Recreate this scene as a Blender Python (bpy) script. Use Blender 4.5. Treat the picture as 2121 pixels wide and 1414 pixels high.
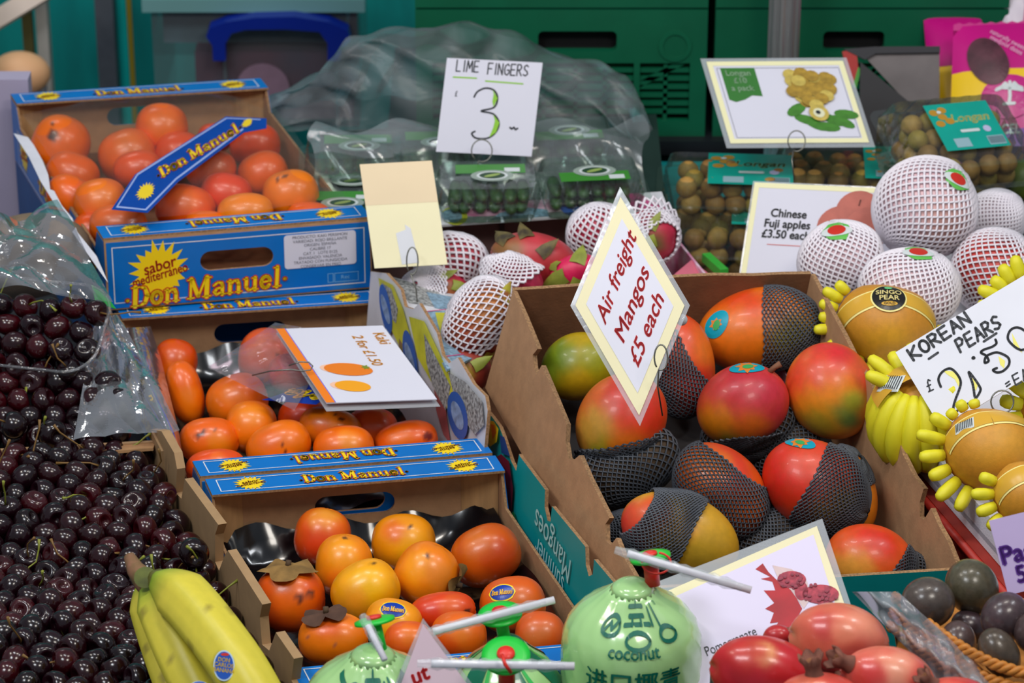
import bpy, math, random
import numpy as np
from mathutils import Vector, Matrix, Euler
from mathutils.geometry import tessellate_polygon
SC = bpy.context.scene
COL = SC.collection
for o in list(bpy.data.objects):
    bpy.data.objects.remove(o)

# ------------------------------------------------------------------ camera
F, DIST, PITCH = 6800.0, 4.0, math.radians(26)
cp, sp = math.cos(PITCH), math.sin(PITCH)
CAM = Vector((0, -DIST*cp, DIST*sp)); RT = Vector((1, 0, 0)); UP = Vector((0, sp, cp)); FW = Vector((0, cp, -sp))
cd = bpy.data.cameras.new('camera'); cam = bpy.data.objects.new('camera', cd); COL.objects.link(cam)
cam.location = CAM; cam.rotation_euler = (math.pi/2-PITCH, 0, 0)
cd.sensor_width = 36; cd.lens = F/2121*36; cd.clip_start = .05; cd.clip_end = 50
cd.dof.use_dof = True; cd.dof.focus_distance = 3.30; cd.dof.aperture_fstop = 9.5
SC.camera = cam

# ------------------------------------------------------------------ world, lamps, exposure
w = bpy.data.worlds.new('world'); SC.world = w; w.use_nodes = True
w.node_tree.nodes['Background'].inputs[0].default_value = (.78, .86, 1, 1)
w.node_tree.nodes['Background'].inputs[1].default_value = .27
SC.view_settings.view_transform = 'Standard'; SC.view_settings.look = 'None'
SC.view_settings.exposure = -0.12; SC.view_settings.gamma = 1; SC.view_settings.use_curve_mapping = False
def lamp(name, loc, aim, sx, sy, watts, col):
    l = bpy.data.lights.new(name, 'AREA'); l.shape = 'RECTANGLE'; l.size = sx; l.size_y = sy; l.energy = watts; l.color = col
    o = bpy.data.objects.new(name, l); COL.objects.link(o); o.location = loc
    o.rotation_euler = (Vector(aim)-Vector(loc)).to_track_quat('-Z', 'Y').to_euler(); return o
WARM, COOL = (1, .93, .84), (.93, .96, 1)
for i, x in enumerate((-1.1, -.35, .4, 1.15)):
    lamp('stall_and_fill_lamp', (x, -.75, 1.75), (x*.5, -.35, 0), .42, .10, 5.5, COOL if i % 2 else WARM)
lamp('stall_and_fill_lamp', (-.9, -1.9, 2.1), (0, -.3, 0), .6, .4, 17, COOL)  # added frontal fill on the viewer's side, brightens the carton fronts
lamp('stall_and_fill_lamp', (.8, -2.1, 2.2), (0, -.3, 0), .6, .4, 17, WARM)  # second added frontal fill, no lamp of the stall itself
lamp('back_lamp', (-1.0, .9, 1.5), (-1.0, 1.55, .3), .5, .2, 5, (1, 1, 1))

# ------------------------------------------------------------------ pixel <-> world
def ray(px, py): return FW + RT*((px-1060.5)/F) - UP*((py-707)/F)
def atz(px, py, z):
    r = ray(px, py); return CAM + r*((z-CAM.z)/r.z)
def aty(px, py, y):
    r = ray(px, py); return CAM + r*((y-CAM.y)/r.y)
def atk(px, py, k): return CAM + ray(px, py)*k
def depth(p): return (Vector(p)-CAM).dot(FW)
def onplane(px, py, o, n):
    r = ray(px, py); return CAM + r*((o-CAM).dot(n)/r.dot(n))

# ------------------------------------------------------------------ colour, materials
def lin(c):
    return tuple(((x/255/12.92) if x/255 <= .04045 else ((x/255+.055)/1.055)**2.4) for x in c)
MATS = {}
def mat(name, rgb=(200, 200, 200), rough=.5, metal=0, var=0.0, scale=30, bump=0, bscale=80, coat=0, vc=False, stretch=None, spec=.5, c2=None, mscale=1, trans=0):
    if name in MATS: return MATS[name]
    m = bpy.data.materials.new(name); m.use_nodes = True; nt = m.node_tree; b = nt.nodes['Principled BSDF']
    b.inputs['Roughness'].default_value = rough; b.inputs['Metallic'].default_value = metal
    b.inputs['Coat Weight'].default_value = coat; b.inputs['Coat Roughness'].default_value = .08
    b.inputs['Specular IOR Level'].default_value = spec
    if trans: b.inputs['Transmission Weight'].default_value = trans
    c = lin(rgb)
    tc = nt.nodes.new('ShaderNodeTexCoord'); mp = nt.nodes.new('ShaderNodeMapping')
    nt.links.new(tc.outputs['Object'], mp.inputs[0])
    if stretch: mp.inputs['Scale'].default_value = stretch
    if var or c2 or vc:
        nz = nt.nodes.new('ShaderNodeTexNoise'); nz.inputs['Scale'].default_value = scale; nz.inputs['Detail'].default_value = 5
        nt.links.new(mp.outputs[0], nz.inputs[0])
        mx = nt.nodes.new('ShaderNodeMix'); mx.data_type = 'RGBA'
        rp = nt.nodes.new('ShaderNodeMapRange'); rp.inputs[1].default_value = .35; rp.inputs[2].default_value = .65
        nt.links.new(nz.outputs[0], rp.inputs[0]); nt.links.new(rp.outputs[0], mx.inputs[0])
        if vc:
            at = nt.nodes.new('ShaderNodeAttribute'); at.attribute_name = 'Col'
            hs = nt.nodes.new('ShaderNodeHueSaturation'); hs.inputs['Value'].default_value = 1-var; hs.inputs['Hue'].default_value = .502
            nt.links.new(at.outputs[0], hs.inputs['Color'])
            nt.links.new(at.outputs[0], mx.inputs[6]); nt.links.new(hs.outputs[0], mx.inputs[7])
        else:
            d = lin(c2) if c2 else tuple(x*(1-var) for x in c)
            mx.inputs[6].default_value = (*c, 1); mx.inputs[7].default_value = (*d, 1)
        nt.links.new(mx.outputs[2], b.inputs['Base Color'])
    else: b.inputs['Base Color'].default_value = (*c, 1)
    if bump:
        n2 = nt.nodes.new('ShaderNodeTexNoise'); n2.inputs['Scale'].default_value = bscale; n2.inputs['Detail'].default_value = 4
        nt.links.new(mp.outputs[0], n2.inputs[0])
        bp = nt.nodes.new('ShaderNodeBump'); bp.inputs['Strength'].default_value = bump; bp.inputs['Distance'].default_value = .002
        nt.links.new(n2.outputs[0], bp.inputs['Height']); nt.links.new(bp.outputs[0], b.inputs['Normal'])
    MATS[name] = m; return m
def film(name, tint=(255, 255, 255), milk=.06, gloss=.10, rough=.08, bump=.4, bscale=25, mesh=0, streak=0, stretch=None, fm=.6):
    """thin clear plastic: transparent sheet with a fresnel sheen and a little milky scatter"""
    if name in MATS: return MATS[name]
    m = bpy.data.materials.new(name); m.use_nodes = True; nt = m.node_tree; nt.nodes.clear(); N = nt.nodes.new; L = nt.links.new
    out = N('ShaderNodeOutputMaterial'); tr = N('ShaderNodeBsdfTransparent'); gl = N('ShaderNodeBsdfGlossy'); df = N('ShaderNodeBsdfDiffuse')
    tr.inputs[0].default_value = (*lin(tint), 1); df.inputs[0].default_value = (.75, .8, .85, 1); gl.inputs['Roughness'].default_value = rough
    tc = N('ShaderNodeTexCoord'); mp = N('ShaderNodeMapping'); L(tc.outputs['Object'], mp.inputs[0])
    if stretch: mp.inputs['Scale'].default_value = stretch
    nz = N('ShaderNodeTexNoise'); nz.inputs['Scale'].default_value = bscale; nz.inputs['Detail'].default_value = 3; nz.inputs['Distortion'].default_value = .6
    L(mp.outputs[0], nz.inputs[0]); bp = N('ShaderNodeBump'); bp.inputs['Strength'].default_value = bump; bp.inputs['Distance'].default_value = .01
    L(nz.outputs[0], bp.inputs['Height']); L(bp.outputs[0], gl.inputs['Normal']); bp.inputs['Strength'].default_value = bump*.55
    fr = N('ShaderNodeFresnel'); fr.inputs[0].default_value = 1.40
    ad = N('ShaderNodeMath'); ad.operation = 'MULTIPLY_ADD'; ad.inputs[1].default_value = fm; ad.inputs[2].default_value = gloss*.12; ad.use_clamp = True
    L(fr.outputs[0], ad.inputs[0])
    m1 = N('ShaderNodeMixShader'); m1.inputs[0].default_value = milk; L(tr.outputs[0], m1.inputs[1]); L(df.outputs[0], m1.inputs[2])
    if streak:
        n3 = N('ShaderNodeTexNoise'); n3.inputs['Scale'].default_value = bscale*.6; n3.inputs['Detail'].default_value = 6; n3.inputs['Distortion'].default_value = 1.2
        L(mp.outputs[0], n3.inputs[0]); mr = N('ShaderNodeMapRange'); mr.inputs[1].default_value = .27; mr.inputs[2].default_value = .75
        mr.inputs[3].default_value = milk; mr.inputs[4].default_value = milk+streak; L(n3.outputs[0], mr.inputs[0]); L(mr.outputs[0], m1.inputs[0])
    m2 = N('ShaderNodeMixShader'); L(ad.outputs[0], m2.inputs[0]); L(m1.outputs[0], m2.inputs[1]); L(gl.outputs[0], m2.inputs[2])
    L(m2.outputs[0], out.inputs[0]); MATS[name] = m; return m

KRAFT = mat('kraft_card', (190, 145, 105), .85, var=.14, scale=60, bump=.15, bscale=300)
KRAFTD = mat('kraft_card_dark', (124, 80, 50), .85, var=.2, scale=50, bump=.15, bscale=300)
KRAFTE = mat('cut_card_edge', (172, 132, 92), .9, var=.45, scale=400)
WOOD = mat('pine_wood', (205, 160, 108), .7, var=.25, scale=14, stretch=(6, 6, 1))
BLUE = mat('blue_print', (0, 114, 200), .35, var=.08, scale=20)
DBLUE = mat('deep_blue_print', (0, 58, 170), .3, var=.15, scale=30)
WHITE = mat('white_print', (225, 228, 235), .45)
YEL = mat('yellow_print', (250, 215, 20), .4)
RED = mat('red_print', (205, 45, 30), .4)
ORA = mat('orange_print', (245, 130, 20), .4)
PAPER = mat('white_paper', (222, 222, 236), .55, var=.03, scale=8)
CREAM = mat('cream_card', (240, 232, 190), .6, var=.05, scale=8)
INK = mat('black_ink', (28, 34, 44), .5)
GREY = mat('grey_ink', (110, 112, 122), .6)
REDINK = mat('red_ink', (205, 30, 35), .5)
LIME = mat('lime_marker', (140, 200, 40), .5)
WIRE = mat('steel_wire', (125, 125, 118), .35, metal=.8)
BLACKP = mat('black_tray_plastic', (12, 13, 17), .18, coat=.4)
GREENP = mat('green_crate_plastic', (0, 98, 66), .5, var=.15, scale=12)
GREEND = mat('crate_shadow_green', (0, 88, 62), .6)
TEAL = mat('teal_board', (0, 158, 160), .45, var=.08, scale=20)
DARK = mat('dark_void', (14, 14, 16), .8)
CLEAR = film('clear_lid', milk=.03, gloss=.25, bump=.25, bscale=40)
LAMI = film('laminate_margin', milk=.30, gloss=.2, bump=.05)
WRAP = film('cling_wrap', milk=.07, gloss=.5, rough=.1, bump=.6, bscale=22, streak=.15)
NETG = mat('grey_foam_net', (78, 83, 92), .55, var=.2, scale=200)
NETW = mat('white_foam_net', (238, 232, 240), .6)
NETY = mat('yellow_foam_net', (232, 224, 40), .5, var=.08, scale=60)

# ------------------------------------------------------------------ objects
def meta(o, label=None, cat=None, group=None, kind=None):
    if label: o['label'] = label
    if cat: o['category'] = cat
    if group: o['group'] = group
    if kind: o['kind'] = kind
    return o
def empty(name, loc, label=None, cat=None, group=None, kind=None):
    o = bpy.data.objects.new(name, None); o.empty_display_size = .02; COL.objects.link(o); o.location = loc
    return meta(o, label, cat, group, kind)
def wloc(o):
    l = Vector((0, 0, 0))
    while o: l = l + o.location; o = o.parent
    return l
def mk(name, V, Fc, m, parent=None, smooth=False, col=None, base=None):
    """V in world coordinates; the object's origin is `base` (default: mean) and stays unrotated"""
    V = [Vector(v) for v in V]
    me = bpy.data.meshes.new(name)
    pl = wloc(parent) if parent else Vector((0, 0, 0))
    if base is None: base = sum(V, Vector((0, 0, 0)))/max(1, len(V))
    base = Vector(base)
    me.from_pydata([tuple(v-base) for v in V], [], Fc); me.update()
    if smooth:
        me.polygons.foreach_set('use_smooth', [True]*len(me.polygons))
    if isinstance(m, (list, tuple)):
        for x in m[0]: me.materials.append(x)
        me.polygons.foreach_set('material_index', m[1])
    elif m: me.materials.append(m)
    if col is not None:
        a = me.color_attributes.new('Col', 'FLOAT_COLOR', 'POINT')
        a.data.foreach_set('color', np.array(col, dtype=np.float32).ravel())
    o = bpy.data.objects.new(name, me); COL.objects.link(o)
    if parent: o.parent = parent
    o.location = base-pl
    return o

class Fr:
    """flat frame: origin, unit x, unit y (maybe skewed), n outward"""
    def __init__(s, o, xe, ye):
        s.o = Vector(o); s.ex = Vector(xe)-s.o; s.ey = Vector(ye)-s.o; s.W = s.ex.length; s.H = s.ey.length
        s.ex = s.ex.normalized(); s.ey = s.ey.normalized(); s.en = s.ex.cross(s.ey).normalized()
    def __call__(s, a, b, n=0): return s.o+s.ex*a+s.ey*b+s.en*n
    def px(s, x, y):
        p = onplane(x, y, s.o, s.en)-s.o; B_ = s.ex.dot(s.ey); x_, y_ = p.dot(s.ex), p.dot(s.ey); d = 1-B_*B_; return ((x_-B_*y_)/d, (y_-B_*x_)/d)
def frk(bl, br, tl, k, kb=None, kt=None):
    return Fr(atk(*bl, k), atk(*br, kb or k), atk(*tl, kt or k))

def plate(name, fr, outline, m, parent=None, th=.003, n0=0, holes=(), edge=None, back=None, meta_=None):
    """2-D outline with holes, in metres of frame fr, thickness th below n0+th. th=0 -> single face"""
    loops = [list(outline)]+[list(h) for h in holes]
    tri = tessellate_polygon([[Vector((p[0], p[1], 0)) for p in l] for l in loops])
    pts = [p for l in loops for p in l]; n = len(pts)
    def ori(t):
        a, b, c = (pts[i] for i in t)
        return t if (b[0]-a[0])*(c[1]-a[1])-(b[1]-a[1])*(c[0]-a[0]) > 0 else (t[0], t[2], t[1])
    tri = [tuple(ori(t)) for t in tri]
    V = [fr(p[0], p[1], n0+th) for p in pts]; Fc = list(tri); mi = [0]*len(tri)
    if th:
        V += [fr(p[0], p[1], n0) for p in pts]
        Fc += [(a+n, c+n, b+n) for a, b, c in tri]; mi += [2 if back else 0]*len(tri)
        k = 0
        for li, l in enumerate(loops):
            ar = sum(l[i-1][0]*l[i][1]-l[i][0]*l[i-1][1] for i in range(len(l)))
            s = (ar > 0) == (li == 0)
            for i in range(len(l)):
                a, b = k+i, k+(i+1) % len(l)
                Fc.append((a+n, b+n, b, a) if s else (b+n, a+n, a, b)); mi.append(1 if edge else 0)
            k += len(l)
    mm = m
    if edge or back: mm = ([m, edge or m, back or m], mi)
    return mk(name, V, Fc, mm, parent)
def rect(x0, y0, x1, y1): return [(x0, y0), (x1, y0), (x1, y1), (x0, y1)]
def rrect(x0, y0, x1, y1, r, s=5):
    o = []
    for cx, cy, a0 in ((x1-r, y0+r, -90), (x1-r, y1-r, 0), (x0+r, y1-r, 90), (x0+r, y0+r, 180)):
        for i in range(s+1):
            a = math.radians(a0+90*i/s); o.append((cx+r*math.cos(a), cy+r*math.sin(a)))
    return o
def ell(cx, cy, rx, ry, n=24, rot=0):
    c, s = math.cos(math.radians(rot)), math.sin(math.radians(rot))
    return [(cx+rx*math.cos(t)*c-ry*math.sin(t)*s, cy+rx*math.cos(t)*s+ry*math.sin(t)*c) for t in [2*math.pi*i/n for i in range(n)]]
def star(cx, cy, r, n=16, inner=.62, seed=1, sy=1):
    rn = random.Random(seed); o = []
    for i in range(n):
        a = 2*math.pi*i/n; R = r*rn.uniform(.82, 1.08)
        o.append((cx+R*math.cos(a), cy+R*math.sin(a)*sy)); a += math.pi/n
        o.append((cx+r*inner*math.cos(a), cy+r*inner*math.sin(a)*sy))
    return o
def ring(name, fr, x0, y0, x1, y1, t, m, parent, n0):
    return plate(name, fr, rect(x0, y0, x1, y1), m, parent, 0, n0, [rect(x0+t, y0+t, x1-t, y1-t)])
def strokes(name, fr, lines, wd, m, parent, n0, cap=True):
    """flat ribbons; lines = list of point lists (x, y) or (x, y, w)"""
    V, Fc = [], []
    for L_ in lines:
        for i in range(len(L_)):
            p = L_[i]; r = (p[2] if len(p) > 2 else wd)/2
            if cap or 0 < i < len(L_)-1:
                b = len(V); V += [fr(p[0]+r*math.cos(t*math.pi/4), p[1]+r*math.sin(t*math.pi/4), n0) for t in range(8)]; Fc.append(tuple(range(b, b+8)))
            if i:
                q = L_[i-1]; rq = (q[2] if len(q) > 2 else wd)/2
                dx, dy = p[0]-q[0], p[1]-q[1]; l = math.hypot(dx, dy) or 1; nx, ny = -dy/l, dx/l; b = len(V)
                V += [fr(q[0]-nx*rq, q[1]-ny*rq, n0), fr(p[0]-nx*r, p[1]-ny*r, n0), fr(p[0]+nx*r, p[1]+ny*r, n0), fr(q[0]+nx*rq, q[1]+ny*rq, n0)]
                Fc.append((b, b+1, b+2, b+3))
    return mk(name, V, Fc, m, parent)
def arc(cx, cy, rx, ry, a0, a1, n=10):
    return [(cx+rx*math.cos(math.radians(a0+(a1-a0)*i/n)), cy+ry*math.sin(math.radians(a0+(a1-a0)*i/n))) for i in range(n+1)]
_t2 = {}
def text2d(body, shear=0, bold=0, space=1):
    k = (body, shear, bold, space)
    if k not in _t2:
        cu = bpy.data.curves.new('lettering', 'FONT'); cu.body = body; cu.size = 1; cu.shear = shear; cu.space_character = space
        cu.align_x = 'CENTER'; cu.align_y = 'CENTER'; cu.resolution_u = 6; cu.space_line = 1.0
        o = bpy.data.objects.new('lettering', cu); COL.objects.link(o)
        dg = bpy.context.evaluated_depsgraph_get(); me = bpy.data.meshes.new_from_object(o.evaluated_get(dg))
        vv = [tuple(v.co[:2]) for v in me.vertices]; ff = [tuple(p.vertices) for p in me.polygons]; n_ = len(vv); b_ = bold*1.6
        offs = [(0, 0)] if not bold else [(b_, 0), (-b_, 0), (0, b_), (0, -b_)]
        _t2[k] = ([(x+dx, y+dy) for dx, dy in offs for x, y in vv], [tuple(i+n_*q for i in p) for q in range(len(offs)) for p in ff])
        bpy.data.objects.remove(o); bpy.data.curves.remove(cu); bpy.data.meshes.remove(me)
    return _t2[k]
def text(fr, body, cx, cy, size, m, parent, n0=.0006, rot=0, shear=0, bold=0, sx=1, name='lettering', flip=False, space=1):
    V2, Fc = text2d(body, shear, bold, space); c, s = math.cos(math.radians(rot)), math.sin(math.radians(rot)); V = []
    for x, y in V2:
        x, y = x*size*sx, y*size
        V.append(fr(cx+x*c-y*s, cy+x*s+y*c, n0))
    return mk(name, V, Fc, m, parent)

def tube(name, pts, r, m, parent=None, seg=6, smooth=True, caps=True, base=None, build=True):
    pts = [Vector(p) for p in pts]; n = len(pts); V, Fc = [], []; u = None
    for i, p in enumerate(pts):
        t = (pts[min(i+1, n-1)]-pts[max(i-1, 0)]).normalized()
        if u is None:
            u = t.orthogonal().normalized()
        else:
            u = (u-t*u.dot(t)); u = u.normalized() if u.length > 1e-6 else t.orthogonal().normalized()
        v = t.cross(u); rr = r[i] if isinstance(r, (list, tuple)) else r
        for k in range(seg):
            a = 2*math.pi*k/seg; V.append(p+(u*math.cos(a)+v*math.sin(a))*rr)
        if i:
            b = (i-1)*seg
            for k in range(seg): Fc.append((b+k, b+(k+1) % seg, b+seg+(k+1) % seg, b+seg+k))
    if caps:
        Fc.append(tuple(range(seg))[::-1]); Fc.append(tuple(range((n-1)*seg, n*seg)))
    if not build: return V, Fc
    return mk(name, V, Fc, m, parent, smooth, base=base)
def merge(parts):
    V, Fc = [], []
    for v, f in parts:
        b = len(V); V += list(v); Fc += [tuple(i+b for i in q) for q in f]
    return V, Fc
def hexa(P):   # 8 points: bottom 4 ccw, top 4 ccw
    return list(P), [(3, 2, 1, 0), (4, 5, 6, 7), (0, 1, 5, 4), (1, 2, 6, 5), (2, 3, 7, 6), (3, 0, 4, 7)]
def boxv(x0, x1, y0, y1, z0, z1):
    return hexa([(x0, y0, z0), (x1, y0, z0), (x1, y1, z0), (x0, y1, z0), (x0, y0, z1), (x1, y0, z1), (x1, y1, z1), (x0, y1, z1)])
def lathe(prof, axis_o, axis, seg=24, closed=True):
    """prof = [(r, h)...] along axis"""
    a = Vector(axis).normalized(); u = a.orthogonal().normalized(); v = a.cross(u); o = Vector(axis_o); V, Fc = [], []
    for r, h in prof:
        for k in range(seg):
            t = 2*math.pi*k/seg; V.append(o+a*h+(u*math.cos(t)+v*math.sin(t))*r)
    for i in range(len(prof)-1):
        for k in range(seg): Fc.append((i*seg+k, i*seg+(k+1) % seg, (i+1)*seg+(k+1) % seg, (i+1)*seg+k))
    if closed: Fc.append(tuple(range(seg))[::-1]); Fc.append(tuple(range((len(prof)-1)*seg, len(prof)*seg)))
    return V, Fc

# ------------------------------------------------------------------ fruit
def h3(v, s):   # cheap smooth noise
    x, y, z = v*s
    return (math.sin(x*1.7+y*2.3+1.3)+math.sin(y*2.9-z*1.9+.7)+math.sin(z*2.1+x*3.1+4.1)+math.sin(x*4.7-y*3.3+z*5.1))/4
class Surf:
    """closed fruit surface about a centre: ellipsoid in a rotated frame with a shape function"""
    def __init__(s, c, E, abc, kind=''):
        s.c = Vector(c); s.E = [Vector(e).normalized() for e in E]; s.abc = abc; s.kind = kind
    def r(s, d):
        l = [d.dot(e) for e in s.E]; p = 2.0
        if s.kind == 'kaki': p = 2.35
        q = sum(abs(l[i]/s.abc[i])**p for i in range(3)); r = q**(-1/p)
        if s.kind == 'mango': r *= 1+.035*l[0]*l[1]+.03*l[0]-.02*math.sin(2.4*l[1])
        elif s.kind == 'pome': r *= 1+.03*math.sin(3*math.atan2(l[1], l[2])+l[0])+.02*h3(d, 2)
        elif s.kind == 'kaki': r *= 1+.012*math.cos(4*math.atan2(l[1], l[2]))+.01*h3(d, 2)
        elif s.kind == 'apple': r *= 1-.10*max(0, l[0]-.75)*3
        return r
    def at(s, d, off=0): d = d.normalized(); return s.c+d*(s.r(d)+off)
def view_dir(nx, ny):
    z = 1-nx*nx-ny*ny
    if z < 0: l = math.hypot(nx, ny); nx /= l; ny /= l; z = 0
    return (RT*nx+UP*ny-FW*math.sqrt(z)).normalized()
def fruit(name, S, m, base, blobs, parent=None, nu=40, nv=26, seed=0):
    """base rgb, blobs [(dir or (nx,ny), radius(rad), rgb[, hard])]; colours belong to the skin"""
    V, Fc, C = [], [], []; a = S.E[0]; u, v = S.E[1], S.E[2]
    bl = []
    for b in blobs:
        d = view_dir(*b[0]) if isinstance(b[0], tuple) else b[0]
        bl.append((d, b[1], np.array(lin(b[2])), b[3] if len(b) > 3 else 0))
    bc = np.array(lin(base)); off = seed*1.37
    for i in range(nv+1):
        th = math.pi*i/nv; k = 1 if i in (0, nv) else nu
        for j in range(k):
            ph = 2*math.pi*j/nu; d = a*math.cos(th)+(u*math.cos(ph)+v*math.sin(ph))*math.sin(th)
            V.append(S.at(d)); c = bc.copy(); nz = h3(d+Vector((off, off*.7, 0)), 2.2)
            for bd, br, rgb, hard in bl:
                an = math.acos(max(-1, min(1, d.dot(bd)))); x = an/br+(.10 if hard else .35)*nz
                wgt = 1/(1+math.exp(min(50, (x-1)*(14 if hard else 5)))); c = c*(1-wgt)+rgb*wgt
            C.append((*c, 1))
    st = lambda i: 0 if i == 0 else 1+(i-1)*nu
    for j in range(nu): Fc.append((0, 1+j, 1+(j+1) % nu))
    for i in range(1, nv-1):
        for j in range(nu): Fc.append((st(i)+j, st(i+1)+j, st(i+1)+(j+1) % nu, st(i)+(j+1) % nu))
    l = len(V)-1
    for j in range(nu): Fc.append((st(nv-1)+j, l, st(nv-1)+(j+1) % nu))
    return mk(name, V, Fc, m, parent, True, C, base=S.c)
def axes(ang, tilt=0):
    """main axis at ang degrees in the picture plane, leaning `tilt` degrees to the viewer"""
    a = math.radians(ang); t = math.radians(tilt)
    e0 = (RT*math.cos(a)+UP*math.sin(a))*math.cos(t)-FW*math.sin(t)
    e1 = RT*-math.sin(a)+UP*math.cos(a); e2 = e0.cross(e1); return (e0, e1, e2)
def decal_on(S, d, up, rx, ry, name, m, parent, off=.0008, n=20, rot=0):
    """returns a mapping function laying flat art onto surface S around direction d"""
    return CurvFr(S, d, up)
class CurvFr:
    def __init__(s, S, d, up=None):
        s.S = S; s.d = d.normalized(); up = up or UP; s.x = up.cross(s.d).normalized(); s.y = s.d.cross(s.x); s.R = S.r(s.d)
    def __call__(s, a, b, n=0): return s.S.at(s.d+s.x*(a/s.R)+s.y*(b/s.R), n)
def fan(name, fr, outline, m, parent, n0):
    """decal on a curved frame: star-shaped outline filled with rings"""
    cx = sum(p[0] for p in outline)/len(outline); cy = sum(p[1] for p in outline)/len(outline); V = [fr(cx, cy, n0)]; Fc = []; n = len(outline); R = 4
    for k in range(1, R+1):
        V += [fr(cx+(p[0]-cx)*k/R, cy+(p[1]-cy)*k/R, n0) for p in outline]
    for i in range(n): Fc.append((0, 1+i, 1+(i+1) % n))
    for k in range(R-1):
        for i in range(n): a = 1+k*n; Fc.append((a+i, a+n+i, a+n+(i+1) % n, a+(i+1) % n))
    return mk(name, V, Fc, m, parent)

def net(name, S, axis, th0, th1, n, rows, m, parent, r=.00135, off=.0015, amp=1.0, twist=0, jag=.06, seed=3, flare=0, seg=4, wob=.15):
    """foam sleeve: a diamond lattice of cords over S, polar angle th0..th1 (deg) about axis"""
    rn = random.Random(seed); ax = Vector(axis).normalized(); u = ax.orthogonal().normalized(); v = ax.cross(u); parts = []
    t0, t1 = math.radians(th0), math.radians(th1); stp = 2*math.pi/n
    wb = [rn.uniform(-1, 1) for _ in range(4)]
    def pt(i, j):
        f = i/rows; ph = j*stp+twist*f+wob*.35*math.sin(2*f*3+wb[0]*3)
        th = t0+(t1-t0)*f+jag*.5*math.sin(3*ph+wb[1]*3)*f+wob*.12*math.sin(2*ph+wb[2]*6)*f
        d = ax*math.cos(th)+(u*math.cos(ph)+v*math.sin(ph))*math.sin(th)
        e = off+flare*max(0, f-.8)*5+.0006*math.sin(5*ph+9*f)
        if seed == -1: return None
        return S.at(d, e)
    for j in range(n):
        for sgn in (.5, -.5):
            # the two neighbouring cords zigzag towards each other and touch at the knots
            pts = []
            for i in range(rows+1):
                jj = j + (sgn*amp*.5 if i % 2 else -sgn*amp*.5)
                pts.append(pt(i, jj+.5*(1 if sgn > 0 else 0)))
            parts.append(tube('', pts, r, None, seg=seg, caps=False, build=False))
    V, Fc = merge(parts); return mk(name, V, Fc, m, parent, True)
# ================================================================== SETTING
o = mk('floor', *boxv(-4, 4, -3.2, 3.2, -.92, -.90), mat('market_floor', (90, 88, 86), .8, var=.2), None); meta(o, kind='structure')
CURT = mat('teal_tarpaulin', (0, 165, 160), .55, var=.35, scale=5, stretch=(3, 1, .5), bump=.3, bscale=8)
CURTB = mat('backlit_painted_tarpaulin', (0, 215, 205), .5, var=.1, scale=5)  # light coming through the tarpaulin is put into this brighter colour
# rippled tarpaulin wall at the back of the stall
def ripple(name, x0, x1, y, z0, z1, m, amp=.02, fr=22):
    V, Fc = [], []; n = max(4, int((x1-x0)/.02))
    for i in range(n+1):
        x = x0+(x1-x0)*i/n
        for k in range(7):
            z = z0+(z1-z0)*k/6; V.append((x, y+amp*math.sin(x*fr+1.3*math.sin(x*7)+z*1.2), z))
    for i in range(n):
        for k in range(6): a = i*7+k; Fc.append((a, a+7, a+8, a+1))
    return mk(name, V, Fc, m, None, True)
meta(ripple('wall_back', -3, 3, 1.62, -.9, 1.4, CURT), kind='structure')
t = empty('market_table', (0, -.35, 0), 'long market stall table covered with a dark cloth under all the fruit boxes', 'table')
mk('tabletop', *boxv(-1.7, 1.7, -1.45, .60, -.035, -.002), mat('dark_table_cloth', (34, 40, 42), .8, var=.2, scale=20), t)
for x in (-1.6, 1.6):
    for y in (-1.35, .5): mk('leg', *boxv(x-.03, x+.03, y-.03, y+.03, -.90, -.035), WIRE, t)
# background things at the left
def strip(name, px, w, k, py0, py1, m, label, cat, th=.012, group=None):
    a = atk(px-w/2, py0, k); b = atk(px+w/2, py0, k); V = []
    top = a.z; o = mk(name, *boxv(a.x, b.x, a.y, a.y+th, -.90, top+.15), m); return meta(o, label, cat, group)
strip('tarpaulin_strip', 246, 26, 5.25, 0, 190, CURTB, 'narrow cyan tarpaulin edge with painted backlight between the grey post and the yellow cord', 'tarpaulin')
strip('yellow_cord', 266, 10, 5.15, 0, 190, mat('mustard_webbing', (150, 130, 20), .7), 'thin mustard yellow strap hanging behind the upper persimmon box', 'strap', .006)
strip('stall_post', 214, 38, 5.2, 0, 190, mat('dull_grey_post', (86, 92, 102), .6, var=.2), 'dull dark grey upright post in front of the teal tarpaulin', 'post', .04)
strip('tent_pole', 83, 24, 5.1, 0, 190, mat('pale_pole', (196, 190, 182), .4, var=.1), 'slim pale grey tent pole at the far left of the stall', 'pole', .03)
strip('brown_board', 58, 20, 5.12, 90, 190, mat('olive_board', (92, 84, 40), .8), 'narrow olive brown board beside the slim pale pole', 'board', .02)
a = aty(-70, 165, .34)
o = mk('lilac_box', *boxv(a.x-.3, aty(60, 200, .34).x, a.y, a.y+.03, -.001, aty(20, 165, .34).z), mat('lilac_grey', (182, 172, 198), .6, var=.1, scale=6)); meta(o, 'pale lilac grey box standing at the far left edge behind the persimmon cartons', 'box')
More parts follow.
